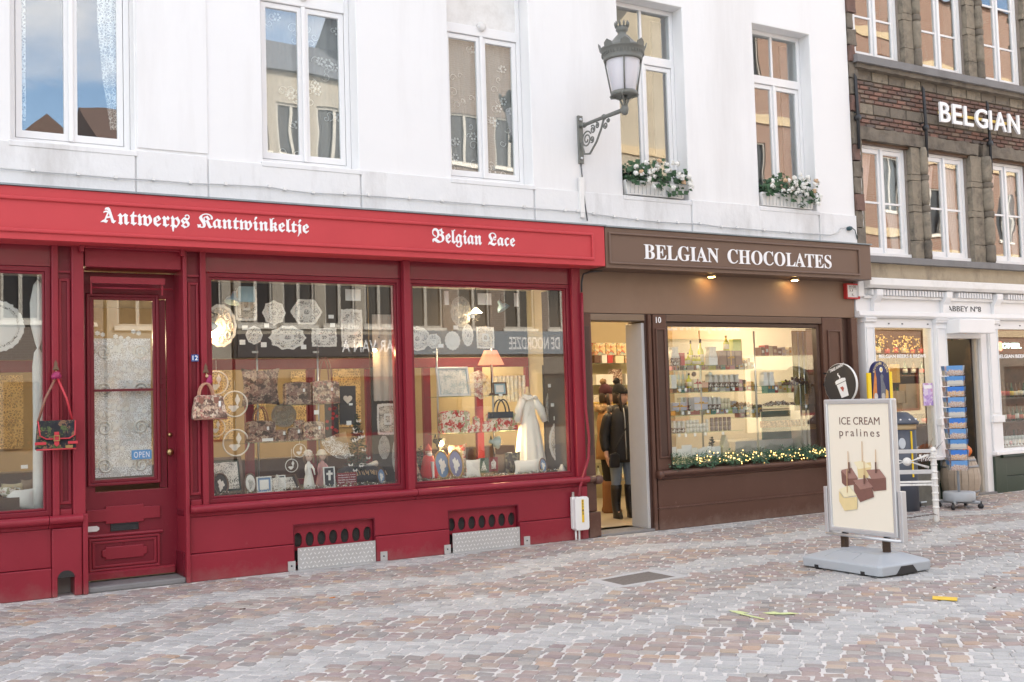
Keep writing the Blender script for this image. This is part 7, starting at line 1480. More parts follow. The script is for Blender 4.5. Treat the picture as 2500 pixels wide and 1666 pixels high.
# ================================================================== CHOCOLATE SHOP GOODS
YC = .34
lim = mat('limoncello', (.62,.56,.06), .15, var=.1); clear_g = mat('clear_jar_glass', (.62,.64,.60), .1, var=.1); cap_d = mat('dark_cap', (.05,.03,.03), .4); cello = mat('cellophane_bag', (.60,.56,.52), .18, var=.45, scale=40); choc_m = mat('chocolate', (.10,.045,.028), .4, var=.5, scale=60); choc_mix = tapestry('wrapped_pralines', [(.08,.04,.03),(.55,.48,.42),(.20,.11,.08),(.35,.22,.15),(.70,.64,.58),(.12,.06,.05)], 60)
red_box = mat('red_gift_box', (.45,.04,.04), .5); brown_box = mat('brown_gift_box', (.26,.14,.10), .5, var=.1); green_box = mat('lime_box', (.55,.60,.12), .5); white_box = mat('white_gift_box', (.75,.73,.70), .5); gold_rib = mat('gold_ribbon', (.70,.38,.06), .35); grey_box = mat('lilac_grey_box', (.45,.43,.50), .4, var=.15); cream_box = mat('cream_box', (.70,.60,.42), .5)
town_box = tapestry('printed_tin', [(.62,.50,.28),(.70,.60,.38),(.25,.35,.36),(.55,.40,.20),(.45,.10,.08),(.68,.58,.40)], 22)
def cshelf(label, px0, px1, pyL, y0=.2, y1=.52, m=None):
    z = Z(px0, pyL, y0); x0, x1 = X(px0,pyL,y0), X(px1,pyL,y0); b = B(); b.box(x0, x1, y0, y1, z-.009, z); one('glass_shelf', b, m or glass_edge, label, 'shelf'); return z
zA = cshelf('top glass shelf of bottles in the chocolate window', 1632, 1815, 893); zB = cshelf('second glass shelf of praline bags in the chocolate window', 1633, 1815, 949); zC = cshelf('third glass shelf of gift boxes in the chocolate window', 1635, 1815, 1004); zD = cshelf('lowest glass shelf of round praline jars in the chocolate window', 1637, 1815, 1059)
zE = cshelf('glass shelf with truffle bowls right of the steel pole', 1850, 2000, 943); zF = cshelf('glass shelf heaped with loose pralines near the counter', 1800, 1995, 996)
def bottle(label, px, z, h, r, liq, group=None, Y=YC, cap=cap_d, lab=cream_box):
    x = X(px, 900, Y); t_ = thing('bottle', label, 'bottle', (x,Y,z), group=group); build('body', B().lathe([(r,0),(r,h*.5),(r*.85,h*.58),(r*.35,h*.70),(r*.30,h*.88)], (x,Y,z), 14), liq, t_); build('cap', B().lathe([(r*.36,h*.86),(r*.36,h),(.001,h)], (x,Y,z), 10), cap, t_); build('label', B().lathe([(r+.001,h*.12),(r+.001,h*.42)], (x,Y,z), 14), lab, t_); return t_
def cbag(label, box, z, m=cello, fill=choc_mix, Y=YC, group=None):
    x0, x1, _, z1 = rect(*box, Y); xm, hw, h = (x0+x1)/2, (x1-x0)/2, z1-z; t_ = thing('cellophane_bag', label, 'gift bag', (xm,Y,z), group=group)
    build('filling', rough(B().prism([(xm-hw*.9,z),(xm+hw*.9,z),(xm+hw*.95,z+h*.42),(xm-hw*.95,z+h*.42)], Y-.05, Y+.04), .006, 30), fill, t_, bevel=.012); build('wrap', rough(B().prism([(xm-hw*.95,z+h*.40),(xm+hw*.95,z+h*.40),(xm+hw*.6,z+h*.82),(xm+hw*.85,z1),(xm-hw*.85,z1),(xm-hw*.6,z+h*.82)], Y-.045, Y+.035), .006, 25), m, t_, bevel=.006); return t_
def cbox(label, box, z, m, ribbon=None, Y=YC, d=.09, group=None, cat='box'):
    x0, x1, _, z1 = rect(*box, Y); t_ = thing('gift_box', label, cat, ((x0+x1)/2,Y,z), group=group); build('carton', B().box(x0, x1, Y-d/2, Y+d/2, z, z1), m, t_, bevel=.003)
    if ribbon:
        xm, zm = (x0+x1)/2, (z+z1)/2; b = B(); b.box(xm-.006, xm+.006, Y-d/2-.003, Y-d/2-.0005, z, z1); b.box(x0, x1, Y-d/2-.0045, Y-d/2-.0031, zm-.006, zm+.006); build('ribbon', b, ribbon, t_); b = B(); 
        for s in (-1, 1): b.ball((xm+s*.022,Y-d/2-.014,zm+.012), .02, 8, 5, sy=.5, sz=.55)
        build('bow', b, ribbon, t_)
    return t_
def tags(pts, Y, label, group):
    for px, py in pts: q_ = at(px, py, Y); b = B(); b.box(q_.x-.019, q_.x+.019, Y-.003, Y, q_.z-.02, q_.z+.02); one('price_tag', b, paper, label, 'price tag', group)
cbag('big cellophane bag with red bow at the end of the top shelf', (1631,848,1656,893), zA); cbox('red and white carton beside the cellophane bag', (1656,862,1667,893), zA, red_box)
bottle('short yellow liqueur bottle on the top shelf', 1671, zA, .15, .028, lim); bottle('square labelled lemon liqueur bottle on the top shelf', 1681, zA, .17, .03, lim); bottle('tall lemon liqueur bottle with dark cap', 1688, zA, .33, .03, lim, Y=.42); bottle('tallest lemon liqueur bottle in front of the steel pole', 1712, zA, .34, .04, lim)
for k in range(5): bottle('tiny yellow liqueur flask between the tall lemon bottles', 1693+k*4, zA, .13, .014, lim, 'tiny liqueur flasks', .28)
cbag('cellophane bag of white sweets beside the lemon bottle', (1723,847,1748,892), zA, cello, white_box)
for k, lb in enumerate(('next to the sweets', 'with gold sticker in the middle', 'at the right end')): cbox('brown gift box '+lb+' of the top shelf', (1751+19*k,857,1769+19*k,893), zA, brown_box, gold_rib if k == 1 else None)
zt_ = Z(1790,857,YC); cbox('lime and white carton stacked on the brown boxes', (1784,829,1806,857), zt_, green_box, None, .36, .08); bottle('round bellied bottle standing on the brown boxes', 1775, zt_, .20, .04, lim, Y=.34)
cbox('white and red carton on the second shelf', (1633,916,1647,949), zB, white_box)
for k in range(4): bottle('slim dark capped liqueur bottle in the row of four', 1646+k*10, zB, .27, .022, clear_g, 'row of four slim bottles', .40)
bottle('yellow labelled bottle tied with a tag on the second shelf', 1681, zB, .19, .035, lim); cbox('low red gift box with ribbon on the second shelf', (1688,926,1708,949), zB, cream_box, red_box); cbox('small peach carton left of the praline bags', (1707,934,1724,949), zB, mat('peach_box', (.70,.40,.28), .5))
for k in range(6): cbag('cellophane bag of pralines in the row on the second shelf', (1724+13*k,915,1736+13*k,949), zB, group='row of praline bags')
for px, lb in ((1694,'dark'), (1733,'silver')): q_ = at(px, 914, .3); b = B(); b.ball(q_, .032, 14, 8); o = one('bauble', b, choc_m if lb == 'dark' else clear_g, lb+' glass bauble hanging above the second shelf', 'bauble'); build('thread', B().tube([q_+Vector((0,0,.03)), Vector((q_.x,.3,zA-.009))], .0015, 4), steel, o)
cbox('small gift box with orange bow on the third shelf', (1636,984,1672,1005), zC, grey_box, gold_rib, .28)
for k in range(3): cbag('grey cellophane bag behind the small bow box', (1655+10*k,971,1665+10*k,1002), zC, group='grey bags on the third shelf', Y=.42)
cbox('large lilac gift box with big orange bow', (1689,970,1723,1003), zC, grey_box, gold_rib)
for k in range(3): cbag('pale cellophane bag right of the lilac gift box', (1723+11*k,970,1734+11*k,1003), zC, group='pale bags on the third shelf')
def jar(label, px, py, z, r, h, m, group): x = X(px, py, YC-.04); b = B(); b.lathe([(r,0),(r,h*.75),(r*.9,h*.8),(r*.9,h),(.001,h)], (x,YC-.04,z), 12); return one('praline_jar', b, m, label, 'jar', group)
for r_ in range(2):
    for k in range(3): jar('small cream lidded jar stacked at the end of the third shelf', 1763+8*k, 990, zC+r_*.07, .022, .068, cream_box, 'cream jars on the third shelf')
for k in range(3): cbag('striped sweet bag at the left of the lowest shelf', (1637+11*k,1028,1647+11*k,1059), zD, group='sweet bags on the lowest shelf')
jm = [mat('white_jar', (.72,.68,.62), .4), mat('dark_jar', (.24,.17,.15), .35)]
for r_ in range(3):
    for k in range(7):
        if r_ == 2 and k in (4, 5): continue
        jar('white round praline jar stacked on the lowest shelf', 1678+8*k, 1040, zD+r_*.052, .021, .05, jm[0], 'white praline jars')
for r_ in range(3):
    for k in range(5): jar('dark round praline jar stacked beside the white jars', 1738+10.5*k, 1040, zD+r_*.058, .025, .056, jm[1], 'dark praline jars')
tags([(1703,896),(1660,953),(1674,952),(1748,950),(1791,950),(1667,1009),(1682,1008),(1728,1005),(1752,1004),(1775,1004),(1658,1063),(1674,1063),(1697,1062),(1722,1060),(1765,1058),(1895,948),(1968,992)], .20, 'small white price tag clipped to a shelf of the chocolate window', 'price tags in the chocolate window')
zW = .761
for k, (a, c, t0) in enumerate(((1640,1652,1092),(1653,1668,1097),(1664,1690,1088),(1690,1703,1094),(1703,1716,1096),(1714,1726,1092),(1726,1738,1090),(1738,1760,1091))): card((a,t0,c,1116), .26+.01*(k % 3), 'white gift card standing behind the fir garland', 'gift cards behind the garland', paper, 'gift_card', cat='card')
b = B(); x0, x1, _, z1 = rect(1758,1062,1778,1110,.34); b.prism([(x0,zW),(x1,zW),(x1,zW+.14),((x0+x1)/2,z1),(x0,zW+.14)], .30, .38); one('gingerbread_house', b, cream_box, 'cream paper house ornament in the chocolate window', 'ornament')
fir_cone('potted_plant', 'small leafy plant beside the paper house', X(1738,1085,.4), .4, zW, .30, .10, 21, 200, cat='plant')
for px, lb in ((1711,'carrying the praline shelves'), (1845,'left of the truffle bowls'), (1953,'before the golden drape'), (1965,'behind the waffle stack')): xx = X(px, 940, .44); b = B(); b.tube([(xx,.44,zW),(xx,.44,2.44)], .013, 8); one('shelf_pole', b, steel, 'steel shelf pole '+lb+' in the chocolate window', 'shelf pole')
# right half: counter, pralines, waffles, gold drape
def heap(label, px0, px1, z, n, r, m, seed, Y=.36, hgt=.05, cat='pralines'):
    r_ = random.Random(seed); b = B(); x0, x1 = X(px0,940,Y), X(px1,940,Y)
    for k in range(n): u_ = r_.random(); b.ball((x0+(x1-x0)*u_, Y+r_.uniform(-.08,.08), z+r+r_.uniform(0,hgt)*math.sin(math.pi*min(1,max(0,u_)))), r*r_.uniform(.8,1.15), 6, 4)
    o = one('praline_heap', b, m, label, cat, kind='stuff'); return o
heap('heap of mixed brown and white pralines on the counter shelf', 1866, 1932, zF, 130, .016, choc_mix, 1); heap('heap of dark truffles on the upper right shelf', 1915, 1972, zE, 90, .015, choc_m, 2, hgt=.09); heap('heap of orange peel chocolates beside the candy bags', 1790, 1830, zF, 60, .016, mat('orangette', (.36,.19,.08), .4, var=.5, scale=60), 3)
for k in range(2): cbag('white paper bag of sweets beside the truffles '+('leaning to its twin' if k else 'next to the pole'), (1857+15*k,909,1871+15*k,942), zE, white_box, white_box)
wf_m = mat('waffle', (.38,.20,.10), .6, var=.2, scale=30, bump=.5)
for c_ in range(2):
    for r_ in range(6): x = X(1972+11*c_, 970, .36); b = B(); b.lathe([(.033,0),(.036,.012),(.033,.024)], (x,.36,zF+r_*.026), 12); one('waffle', b, wf_m, 'round waffle in the stacks beside the gold drape', 'waffle', 'stacked waffles')
b = B(); x0, x1 = X(1936,900,.52), X(1990,900,.52); wavy(b, x0, x1, 1.35, 2.46, .52, .02, 4, 40); one('gold_drape', b, mat('gold_cloth', (.45,.33,.12), .6, var=.2), 'gold cloth drape hanging in the right of the chocolate window', 'drape')
ct = thing('sales_counter', 'white shop counter with curved teal glass front inside the chocolate shop', 'counter', (10.6,1.2,0)); x0 = X(1795,1080,1.0); build('body', B().box(x0, 11.5, 1.0, 1.55, .03, .95), white_box, ct, bevel=.01); build('glass_front', B().box(x0+.5, 11.45, .98, .998, .95, 1.35), mat('teal_glass', (.12,.22,.20), .15, var=.4, scale=4), ct); build('shelf', B().box(x0+.3, 11.45, 1.0, 1.5, 1.36, 1.38), steel, ct)
trm = tapestry('praline_trays', [(.06,.03,.022),(.18,.09,.06),(.30,.18,.14),(.09,.045,.03),(.24,.13,.09)], 40)
for k in range(5): b = B(); x0 = X(1868+26*k,1030,.8); b.box(x0, x0+.2, .74, .9, Z(1868,1045,.8), Z(1868,1045,.8)+.09); one('praline_tray', b, trm, 'tray of pralines in the counter row', 'tray', 'counter trays')
stock = [red_box, brown_box, green_box, white_box, gold_rib, grey_box, cream_box, town_box, choc_mix, mat('teal_box', (.10,.28,.28), .5), mat('pink_box', (.60,.28,.32), .5), choc_m]; rk = random.Random(12)
for k, (py, pa, pb) in enumerate(((905,1632,1845), (960,1634,1850), (1015,1640,1860), (870,1850,1935), (960,1866,1935), (1020,1800,1860))):
    Yk = .72; z = Z(pa, py, Yk); x0, x1 = X(pa,py,Yk), X(pb,py,Yk); b = B(); b.box(x0, x1, Yk-.12, Yk+.14, z-.009, z); one('glass_shelf', b, glass_edge, 'rear glass shelf of boxed chocolates, '+('first from the top by the pilaster','second from the top by the pilaster','lowest by the pilaster','highest beside the gold drape','middle beside the gold drape','lowest before the counter')[k], 'shelf')
    x = x0+.01
    while x < x1-.08:
        w_ = rk.uniform(.045,.10); h_ = rk.uniform(.07,.17); b = B(); b.box(x, x+w_, Yk-.06, Yk+.06, z, z+h_); o = one('chocolate_box', b, rk.choice(stock), 'boxed chocolates lined up on a rear shelf of the chocolate window', 'box', 'boxes on the rear shelves'); build('label', B().box(x+w_*.2, x+w_*.8, Yk-.062, Yk-.0602, z+h_*.35, z+h_*.65), rk.choice((paper, gold_rib, cream_box)), o); x += w_+.006
# boxes on wall shelves seen through the open door
YK = 3.3
for k, (py, lb) in enumerate(((887,'top'), (940,'middle'), (993,'third'), (1060,'fourth'), (1130,'lowest'))): z = Z(1490,py,YK); x0, x1 = X(1436,py,YK), X(1575,py,YK); b = B(); b.box(x0, x1, YK, YK+.35, z-.012, z); one('wall_shelf', b, glass_edge, lb+' glass wall shelf beyond the chocolate shop doorway', 'shelf')
build('side_wall', B().box(X(1430,900,YK)-.3, X(1600,900,YK)+2.5, YK+.4, YK+.45, 0, 3.0), mat('pale_tan_wall', (.46,.38,.25), .85, var=.05), wf)
def kb(lb, a, t, c, bt, m, rib=None): z = Z((a+c)/2, bt, YK+.1); cbox(lb, (a,t,c,bt), z, m, rib, YK+.1, .12)
for k in range(3): kb('printed biscuit tin with a monk like cook '+('beside the door post','in the middle of three','half behind the grey door')[k], 1447+27*k, 838, 1473+27*k, 868, town_box)
kb('dark small box under the printed tins', 1446, 869, 1462, 887, choc_m); kb('white tapered tub under the printed tins', 1464, 865, 1477, 887, white_box); kb('small red carton under the printed tins', 1478, 868, 1491, 887, red_box); kb('beige packet of biscuits under the printed tins', 1497, 869, 1518, 887, cream_box); kb('little printed tin at the shelf end', 1521, 870, 1545, 887, town_box)
kb('long white praline carton on the middle wall shelf', 1450, 915, 1492, 940, white_box); kb('window box of sea shell pralines on the middle wall shelf', 1490, 902, 1514, 940, choc_mix); kb('white carton with brown label near the grey door', 1522, 913, 1548, 940, white_box)
for k in range(6): bottle('small bottle on the lowest wall shelf by the doorway', 1452+15*k, Z(1480,1225,YK+.1)+.3, .26, .035, lim if k % 2 else clear_g, 'bottles low on the wall shelves', YK+.12)
for k in range(5): cbag('gold cellophane bag on the third wall shelf behind the shoppers', (1444+20*k,965,1460+20*k,993), Z(1490,993,YK), cello, mat('gold_foil', (.55,.38,.12), .3, metal=.5), YK+.12, 'gold bags behind the shoppers')
# fir garland with fairy lights on the sill
ga = thing('fir_garland', 'green fir garland wound with warm fairy lights on the brown sill', 'garland', (9.7,-.06,ZS)); r_ = random.Random(31); b = B(); A0, A1 = X(1642,1145,-.06), X(2020,1118,-.06)
for k in range(5200):
    u_ = r_.random(); a = r_.uniform(0, 6.283); rad_ = .10*(.8+.3*math.sin(u_*37)+.15*math.sin(u_*91)); rr_ = rad_*math.sqrt(r_.random()); c = Vector((A0+(A1-A0)*u_, -.045+rr_*.62*math.cos(a), ZS+.095+rr_*math.sin(a)*1.0)); d_ = Vector((r_.uniform(-.7,.7), math.cos(a)*.8-.15, math.sin(a)*.8+r_.uniform(-.3,.4))).normalized()*r_.uniform(.025,.05); s_ = d_.orthogonal().normalized()*.0075; b.add([c, c+d_*.5+s_, c+d_, c+d_*.5-s_], [(0,1,2,3)])
struct(build('needles', b, mat('garland_needles', (.075,.16,.095), .7, var=.5, scale=30), ga, recalc=False), 'stuff')
fl_m = emis('fairy_light', (1,.60,.2), 1.5)
lme = None
for k in range(105):
    u_ = .13+.87*r_.random(); a = r_.uniform(2.4,6.1); c = Vector((A0+(A1-A0)*u_, -.06-.055*abs(math.cos(a)), ZS+.10+.095*math.sin(a)*r_.uniform(-1,1)))
    if lme is None: o = build('fairy_light', B().ball((0,0,0), .0075, 6, 4), fl_m, None); lme = o.data; o.parent = ga; o.location = c-Vector((9.7,-.06,ZS))
    else: o = bpy.data.objects.new('fairy_light', lme); COL.objects.link(o); o.parent = ga; o.location = c-Vector((9.7,-.06,ZS))
# ================================================================== BEER SHOP GOODS
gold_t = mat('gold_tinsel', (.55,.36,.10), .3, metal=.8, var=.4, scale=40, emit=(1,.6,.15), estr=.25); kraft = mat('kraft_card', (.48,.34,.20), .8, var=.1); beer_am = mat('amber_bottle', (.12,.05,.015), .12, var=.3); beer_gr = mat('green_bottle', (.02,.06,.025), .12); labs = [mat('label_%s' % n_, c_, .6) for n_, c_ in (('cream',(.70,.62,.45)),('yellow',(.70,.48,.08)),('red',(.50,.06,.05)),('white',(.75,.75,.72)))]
r_ = random.Random(77)
for k, (px, py) in enumerate(((2143,832),(2195,836),(2226,838))):
    q_ = at(px, py, .3); b = B()
    for j in range(60): d_ = Vector((r_.uniform(-.16,.16), r_.uniform(-.05,.05), r_.uniform(-.14,.10))); b.ball(q_+d_, r_.uniform(.006,.014), 5, 3)
    one('gold_tinsel', b, gold_t, 'gold tinsel bunch hanging in the beer window '+('beside the white pilaster','above the shop lettering','near the white mullion')[k], 'tinsel', kind=None)
for k, (a, t, c, bt, lb) in enumerate(((2203,938,2250,1012,'large kraft carton standing open in the beer window'), (2182,955,2202,985,'small kraft carton with smile print'), (2195,985,2207,1010,'tiny kraft carton under the small one'), (2180,890,2190,935,'caramel glass jar shaped ornament'))): cbox(lb, (a,t,c,bt), Z(a,bt,.4), kraft if k < 3 else gold_rib, None, .4, .12)
x0, x1, z0, z1 = rect(2253,936,2279,990,.038); b = B(); b.box(x0, x1, .038, .0425, z0, z1); o = one('window_poster', b, tapestry('violet_poster', [(.35,.25,.55),(.55,.40,.70),(.70,.62,.75),(.45,.30,.60),(.60,.35,.55)], 12), 'violet festival poster taped in the beer window', 'poster'); b = B(); b.box(x0+.02, x1-.02, .0365, .0378, z1-.08, z1-.03); build('headline', b, letter_white, o)
def brow(zv, x0, x1, n, Y, grp, lab_, h=.24, r=.03):
    for k in range(n): x = x0+(x1-x0)*(k+.5)/n; t_ = thing('beer_bottle', lab_, 'bottle', (x,Y,zv), group=grp); m_ = beer_am if r_.random() < .7 else beer_gr; hh_ = h*r_.uniform(.85,1.1); build('body', B().lathe([(r,0),(r,hh_*.55),(r*.4,hh_*.72),(r*.38,hh_),(.001,hh_)], (x,Y,zv), 10), m_, t_); build('label', B().lathe([(r+.001,hh_*.14),(r+.001,hh_*.44)], (x,Y,zv), 10), labs[r_.randrange(4)], t_)
for k, zv in enumerate((.66, 1.05, 1.42)):
    if k: b = B(); b.box(pils[2][1]+.05, 17.0, .18, .5, zv-.02, zv); one('bottle_shelf', b, wood_dark, ('lower','upper')[k-1]+' dark wood bottle shelf in the right beer window', 'shelf')
    brow(zv, pils[2][1]+.08, 16.3, 13, .32, 'bottles in the right beer window', 'labelled beer bottle shelved in the right beer window')
for k, zv in enumerate((.95, 1.4, 1.85, 2.2)):
    b = B(); b.box(13.9, 17.5, 2.4, 2.75, zv-.03, zv); one('bottle_shelf', b, wood_dark, ('lowest','second','third','highest')[k]+' back wall bottle shelf beyond the beer shop door', 'shelf'); brow(zv, 14.2, 17.3, 14, 2.55, 'bottles on the back wall', 'beer bottle on the back wall shelves of the beer shop', .27, .045)
brow(.66, pils[0][1]+.5, pils[1][0]-.1, 7, .36, 'bottles behind the violet poster', 'beer bottle standing at the foot of the left beer window')
for k in range(6): q_ = at(2452+8*k, 990+r_.uniform(-8,8), .28); b = B(); b.lathe([(.03,0),(.006,.02),(.006,.07),(.04,.10),(.045,.16),(.041,.16),(.036,.105),(.001,.08)], (q_.x,.30,1.42+.30 if False else .66), 12); one('beer_glass', b, clear_g, 'stemmed beer glass in front of the bottles in the right beer window', 'glass', 'beer glasses in the right window')
# ================================================================== SHOPPERS
def skin(verts, edges, radii, sub=2):
    me = bpy.data.meshes.new('sk'); me.from_pydata([tuple(v) for v in verts], edges, []); o = bpy.data.objects.new('sk', me); COL.objects.link(o)
    md = o.modifiers.new('s', 'SKIN'); md.use_smooth_shade = True; md.branch_smoothing = .3; s2 = o.modifiers.new('u', 'SUBSURF'); s2.levels = sub; s2.render_levels = sub
    for i, r_ in enumerate(radii): sv = me.skin_vertices[0].data[i]; sv.radius = (r_, r_) if not isinstance(r_, tuple) else r_; sv.use_root = (i == 0)
    bpy.context.view_layer.update(); m2 = bpy.data.meshes.new_from_object(o.evaluated_get(bpy.context.evaluated_depsgraph_get())); b = B(); b.add([v.co.copy() for v in m2.vertices], [list(p_.vertices) for p_ in m2.polygons], 0, True)
    bpy.data.objects.remove(o); bpy.data.meshes.remove(me); bpy.data.meshes.remove(m2); return b
def loft(secs, n=20, b=None):
    b = b or B(); vs = []
    for (cx, cy, z, rx, ry) in secs: vs += [(cx+rx*math.cos(2*math.pi*k/n), cy+ry*math.sin(2*math.pi*k/n), z) for k in range(n)]
    m = len(secs); b.add(vs, [(j*n+k, j*n+(k+1)%n, (j+1)*n+(k+1)%n, (j+1)*n+k) for j in range(m-1) for k in range(n)]+[tuple(range(n-1,-1,-1)), tuple(range((m-1)*n, m*n))], 0, True); return b
face_m = mat('person_skin', (.52,.31,.23), .5, var=.06, scale=20)
def person(label, loc, rz, S, cols, look=0.6, arm=0.0, stride=0.0, scarf=True, bagm=None):
    coat, fur, hatm, pomm, trm_, boot, hairm = cols; M_ = Matrix.Translation(loc) @ Matrix.Rotation(rz, 4, 'Z') @ Matrix.Scale(S, 4); t_ = thing('person', label, 'person', M=M_); W = lambda n, b, m, par=None, bv=0: build(n, b, m, par or t_, world=False, bevel=bv)
    V = [(0,0,.94),(0,0,1.12),(0,0,1.30),(0,-.005,1.42),(0,-.01,1.50)]; E_ = [(0,1),(1,2),(2,3),(3,4)]; Rr = [.13,.12,.13,.06,.05]
    for s in (-1, 1):
        k = len(V); V += [(s*.09,0,.88),(s*.095,-.015-stride*s*.03,.50),(s*.10,.02+stride*s*.05,.10),(s*.105,-.12+stride*s*.05,.045)]; Rr += [.085,.058,.042,.035]; E_ += [(0,k),(k,k+1),(k+1,k+2),(k+2,k+3)]
        k = len(V); V += [(s*.175,0,1.37),(s*.235,.02,1.11),(s*.245,-.05,.88),(s*.245,-.07,.80)]; Rr += [.055,.043,.030,.028]; E_ += [(2,k),(k,k+1),(k+1,k+2),(k+2,k+3)]
    body = W('body', skin(V, E_, Rr), face_m)
    # hands with fingers
    for s in (-1, 1):
        Vh = [(s*.245,-.065,.845),(s*.245,-.075,.80),(s*.243,-.085,.765)]; Eh = [(0,1),(1,2)]; Rh = [.024,(.018,.034),(.016,.036)]
        for i, (dx, L_) in enumerate(((-.028,.062),(-.010,.075),(.009,.070),(.027,.055))): k = len(Vh); Vh += [(s*.243,-.085+dx*.9,.755),(s*.24,-.10+dx*.9,.755-L_*.55),(s*.225,-.105+dx*.9,.755-L_)]; Rh += [.0095,.0088,.0075]; Eh += [(2,k),(k,k+1),(k+1,k+2)]
        k = len(Vh); Vh += [(s*.235,-.115,.79),(s*.225,-.13,.755)]; Rh += [.010,.009]; Eh += [(1,k),(k,k+1)]
        W('hand', skin(Vh, Eh, Rh, 1), face_m, body)
    # head turned on the neck
    H = Matrix.Translation((0,-.012,1.50)) @ Matrix.Rotation(look, 4, 'Z')
    hb_ = loft([(0,.0,.0,.045,.05),(0,-.005,.025,.055,.07),(0,-.012,.055,.064,.085),(0,-.008,.10,.072,.094),(0,.0,.15,.075,.096),(0,.005,.19,.068,.088),(0,.01,.215,.045,.06),(0,.01,.225,.01,.012)], 24); hb_.xf(H); hd = W('head', hb_, face_m)
    b = B(); b.add([(-.012,-.094,.115),(.012,-.094,.115),(0,-.096,.145),(0,-.122,.105),(-.014,-.098,.098),(.014,-.098,.098)], [(0,3,2),(1,2,3),(0,4,3),(1,3,5),(3,4,5)], 0, True); b.xf(H); W('nose', b, face_m, hd)
    b = B(); b.ball((0,-.094,.068), .02, 8, 4, sy=.4, sz=.28); b.xf(H); W('mouth', b, mat('lips', (.36,.12,.10), .4), hd)
    b = B()
    for s in (-1, 1): b.ball((s*.03,-.087,.135), .010, 8, 5, sx=1.3, sy=.5, sz=.7)
    b.xf(H); W('eyes', b, mat('dark_eyes', (.02,.015,.012), .2), hd); b = B()
    for s in (-1, 1): b.ball((s*.076,.005,.11), .022, 8, 5, sx=.35, sz=1.3)
    b.xf(H); W('ears', b, face_m, hd)
    b = loft([(0,.03,.02,.07,.07),(0,.025,.06,.083,.085),(0,.02,.12,.087,.09),(0,.02,.17,.085,.09)], 20); b.xf(H); hr = rough(b, .006, 30); 
    for s in (-1, 1): x = B().tube([(s*.072,-.02,.15),(s*.085,-.02,.08),(s*.08,-.03,.0),(s*.085,-.04,-.09)], [.02,.026,.024,.01], 8); x.xf(H); hr.join(x)
    W('hair', hr, hairm, hd)
    b = loft([(0,.0,.148,.088,.108),(0,.0,.165,.092,.112),(0,.005,.20,.088,.104),(0,.015,.25,.068,.078),(0,.025,.285,.035,.04),(0,.03,.295,.008,.008)], 24); b.xf(H); W('knit_hat', rough(b, .003, 60), hatm); b = rough(B().ball((0,.045,.315), .045, 14, 10), .02, 60); b.xf(H); W('pompom', b, pomm)
    # coat, collar, trousers, boots
    ct_ = loft([(0,.01,.74,.20,.155),(0,.01,.80,.205,.16),(0,.005,.95,.195,.15),(0,0,1.10,.175,.135),(0,0,1.25,.185,.14),(0,0,1.36,.18,.125),(0,0,1.43,.12,.10),(0,-.005,1.50,.085,.085)], 28)
    for s in (-1, 1): ct_.join(skin([(s*.12,0,1.36),(s*.19,0,1.34),(s*.245,.02,1.10),(s*.25,-.045,.87)], [(0,1),(1,2),(2,3)], [.075,.082,.07,.058], 2))
    W('coat', rough(ct_, .006, 9), coat); b = B(); b.box(-.006, .006, -.165, -.15, .80, 1.0); W('zip', loft([(0,-.148,.78,.007,.012),(0,-.150,.95,.007,.012),(0,-.137,1.10,.007,.012),(0,-.141,1.26,.007,.012),(0,-.126,1.37,.007,.012),(0,-.10,1.46,.007,.012)], 8), steel)
    b = B(); rr_ = random.Random(5)
    for k in range(30): a = math.pi*(.0+1.0*k/29); b.ball((.145*math.cos(a), .03+.10*math.sin(a), 1.45+rr_.uniform(-.02,.02)), rr_.uniform(.03,.045), 7, 5)
    W('fur_hood', rough(b, .015, 50), fur)
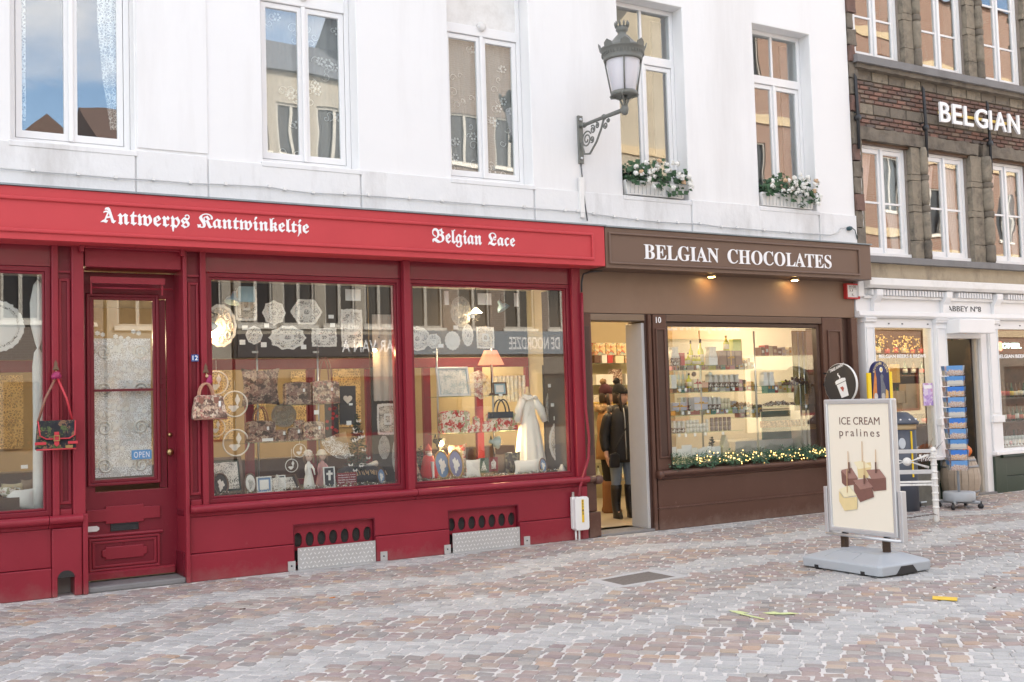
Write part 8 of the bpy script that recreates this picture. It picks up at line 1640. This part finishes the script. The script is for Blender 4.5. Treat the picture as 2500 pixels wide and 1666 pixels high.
    for s in (-1, 1):
        W('trouser_leg', loft([(s*.10,.02+stride*s*.045,.16,.056,.062),(s*.098,0,.45,.062,.068),(s*.096,-.005,.52,.07,.075),(s*.092,0,.70,.085,.09),(s*.085,.005,.80,.095,.11)], 16), trm_)
        W('boot', loft([(s*.10,-.03+stride*s*.05,.0,.045,.13),(s*.10,-.03+stride*s*.05,.03,.047,.135),(s*.10,-.02+stride*s*.05,.07,.05,.11),(s*.10,.015+stride*s*.05,.11,.054,.072),(s*.10,.02+stride*s*.05,.20,.060,.066),(s*.098,.008,.36,.072,.075),(s*.097,.002,.44,.074,.078)], 18), boot)
    if bagm:
        W('bag_strap', B().tube([(.11,-.10,1.44),(.02,-.16,1.22),(-.12,-.17,1.0),(-.17,-.165,.88)], .008, 6), bagm); W('shoulder_bag', B().prism([(-.26,.68),(-.12,.68),(-.11,.84),(-.16,.88),(-.25,.86)], -.205, -.16), bagm, None, .012)
    return t_
bk = mat('black_padded_cloth', (.012,.012,.014), .6, var=.3, scale=12, bump=.3, bscale=14); fur_g = mat('grey_fur', (.30,.27,.23), .95, var=.5, scale=60); fur_t = mat('tan_fur', (.40,.28,.16), .95, var=.4, scale=60); jean = mat('pale_denim', (.20,.25,.32), .85, var=.2, scale=14); bk_boot = mat('black_boot_leather', (.018,.016,.016), .4); hair_d = mat('dark_hair', (.03,.018,.012), .6, var=.3, scale=60)
q_ = gnd(1527,1264,.03)
person('person in black padded coat, black bobble hat and tall boots in the doorway', (q_.x-.02, q_.y, .03), math.radians(-14), .985, (bk, fur_g, mat('black_knit', (.012,.012,.013), .95, bump=.5, bscale=90), mat('black_pom', (.01,.01,.011), .95), jean, bk_boot, hair_d), .8, bagm=black_leather)
q2 = gnd(1491,1251,.03)
person('person in camel coat and burgundy bobble hat behind the shopper in black', (q2.x+.0, q2.y+.02, .03), math.radians(60), .99, (mat('camel_cloth', (.34,.19,.08), .9, var=.15), fur_t, mat('burgundy_knit', (.05,.012,.02), .95, bump=.5, bscale=90), mat('tan_pom', (.22,.14,.08), .95), mat('black_trouser', (.015,.014,.015), .8), mat('tan_boot', (.30,.14,.06), .6), hair_d), -.2)
q3 = at(2362,905,.7)
person('person in beige jacket half hidden behind the beer shop door', (q3.x, .75, .03), math.radians(20), .98, (mat('beige_jacket', (.34,.29,.22), .9, var=.2), fur_t, hair_d, hair_d, MATS['black_trouser'], bk_boot, hair_d), .3)
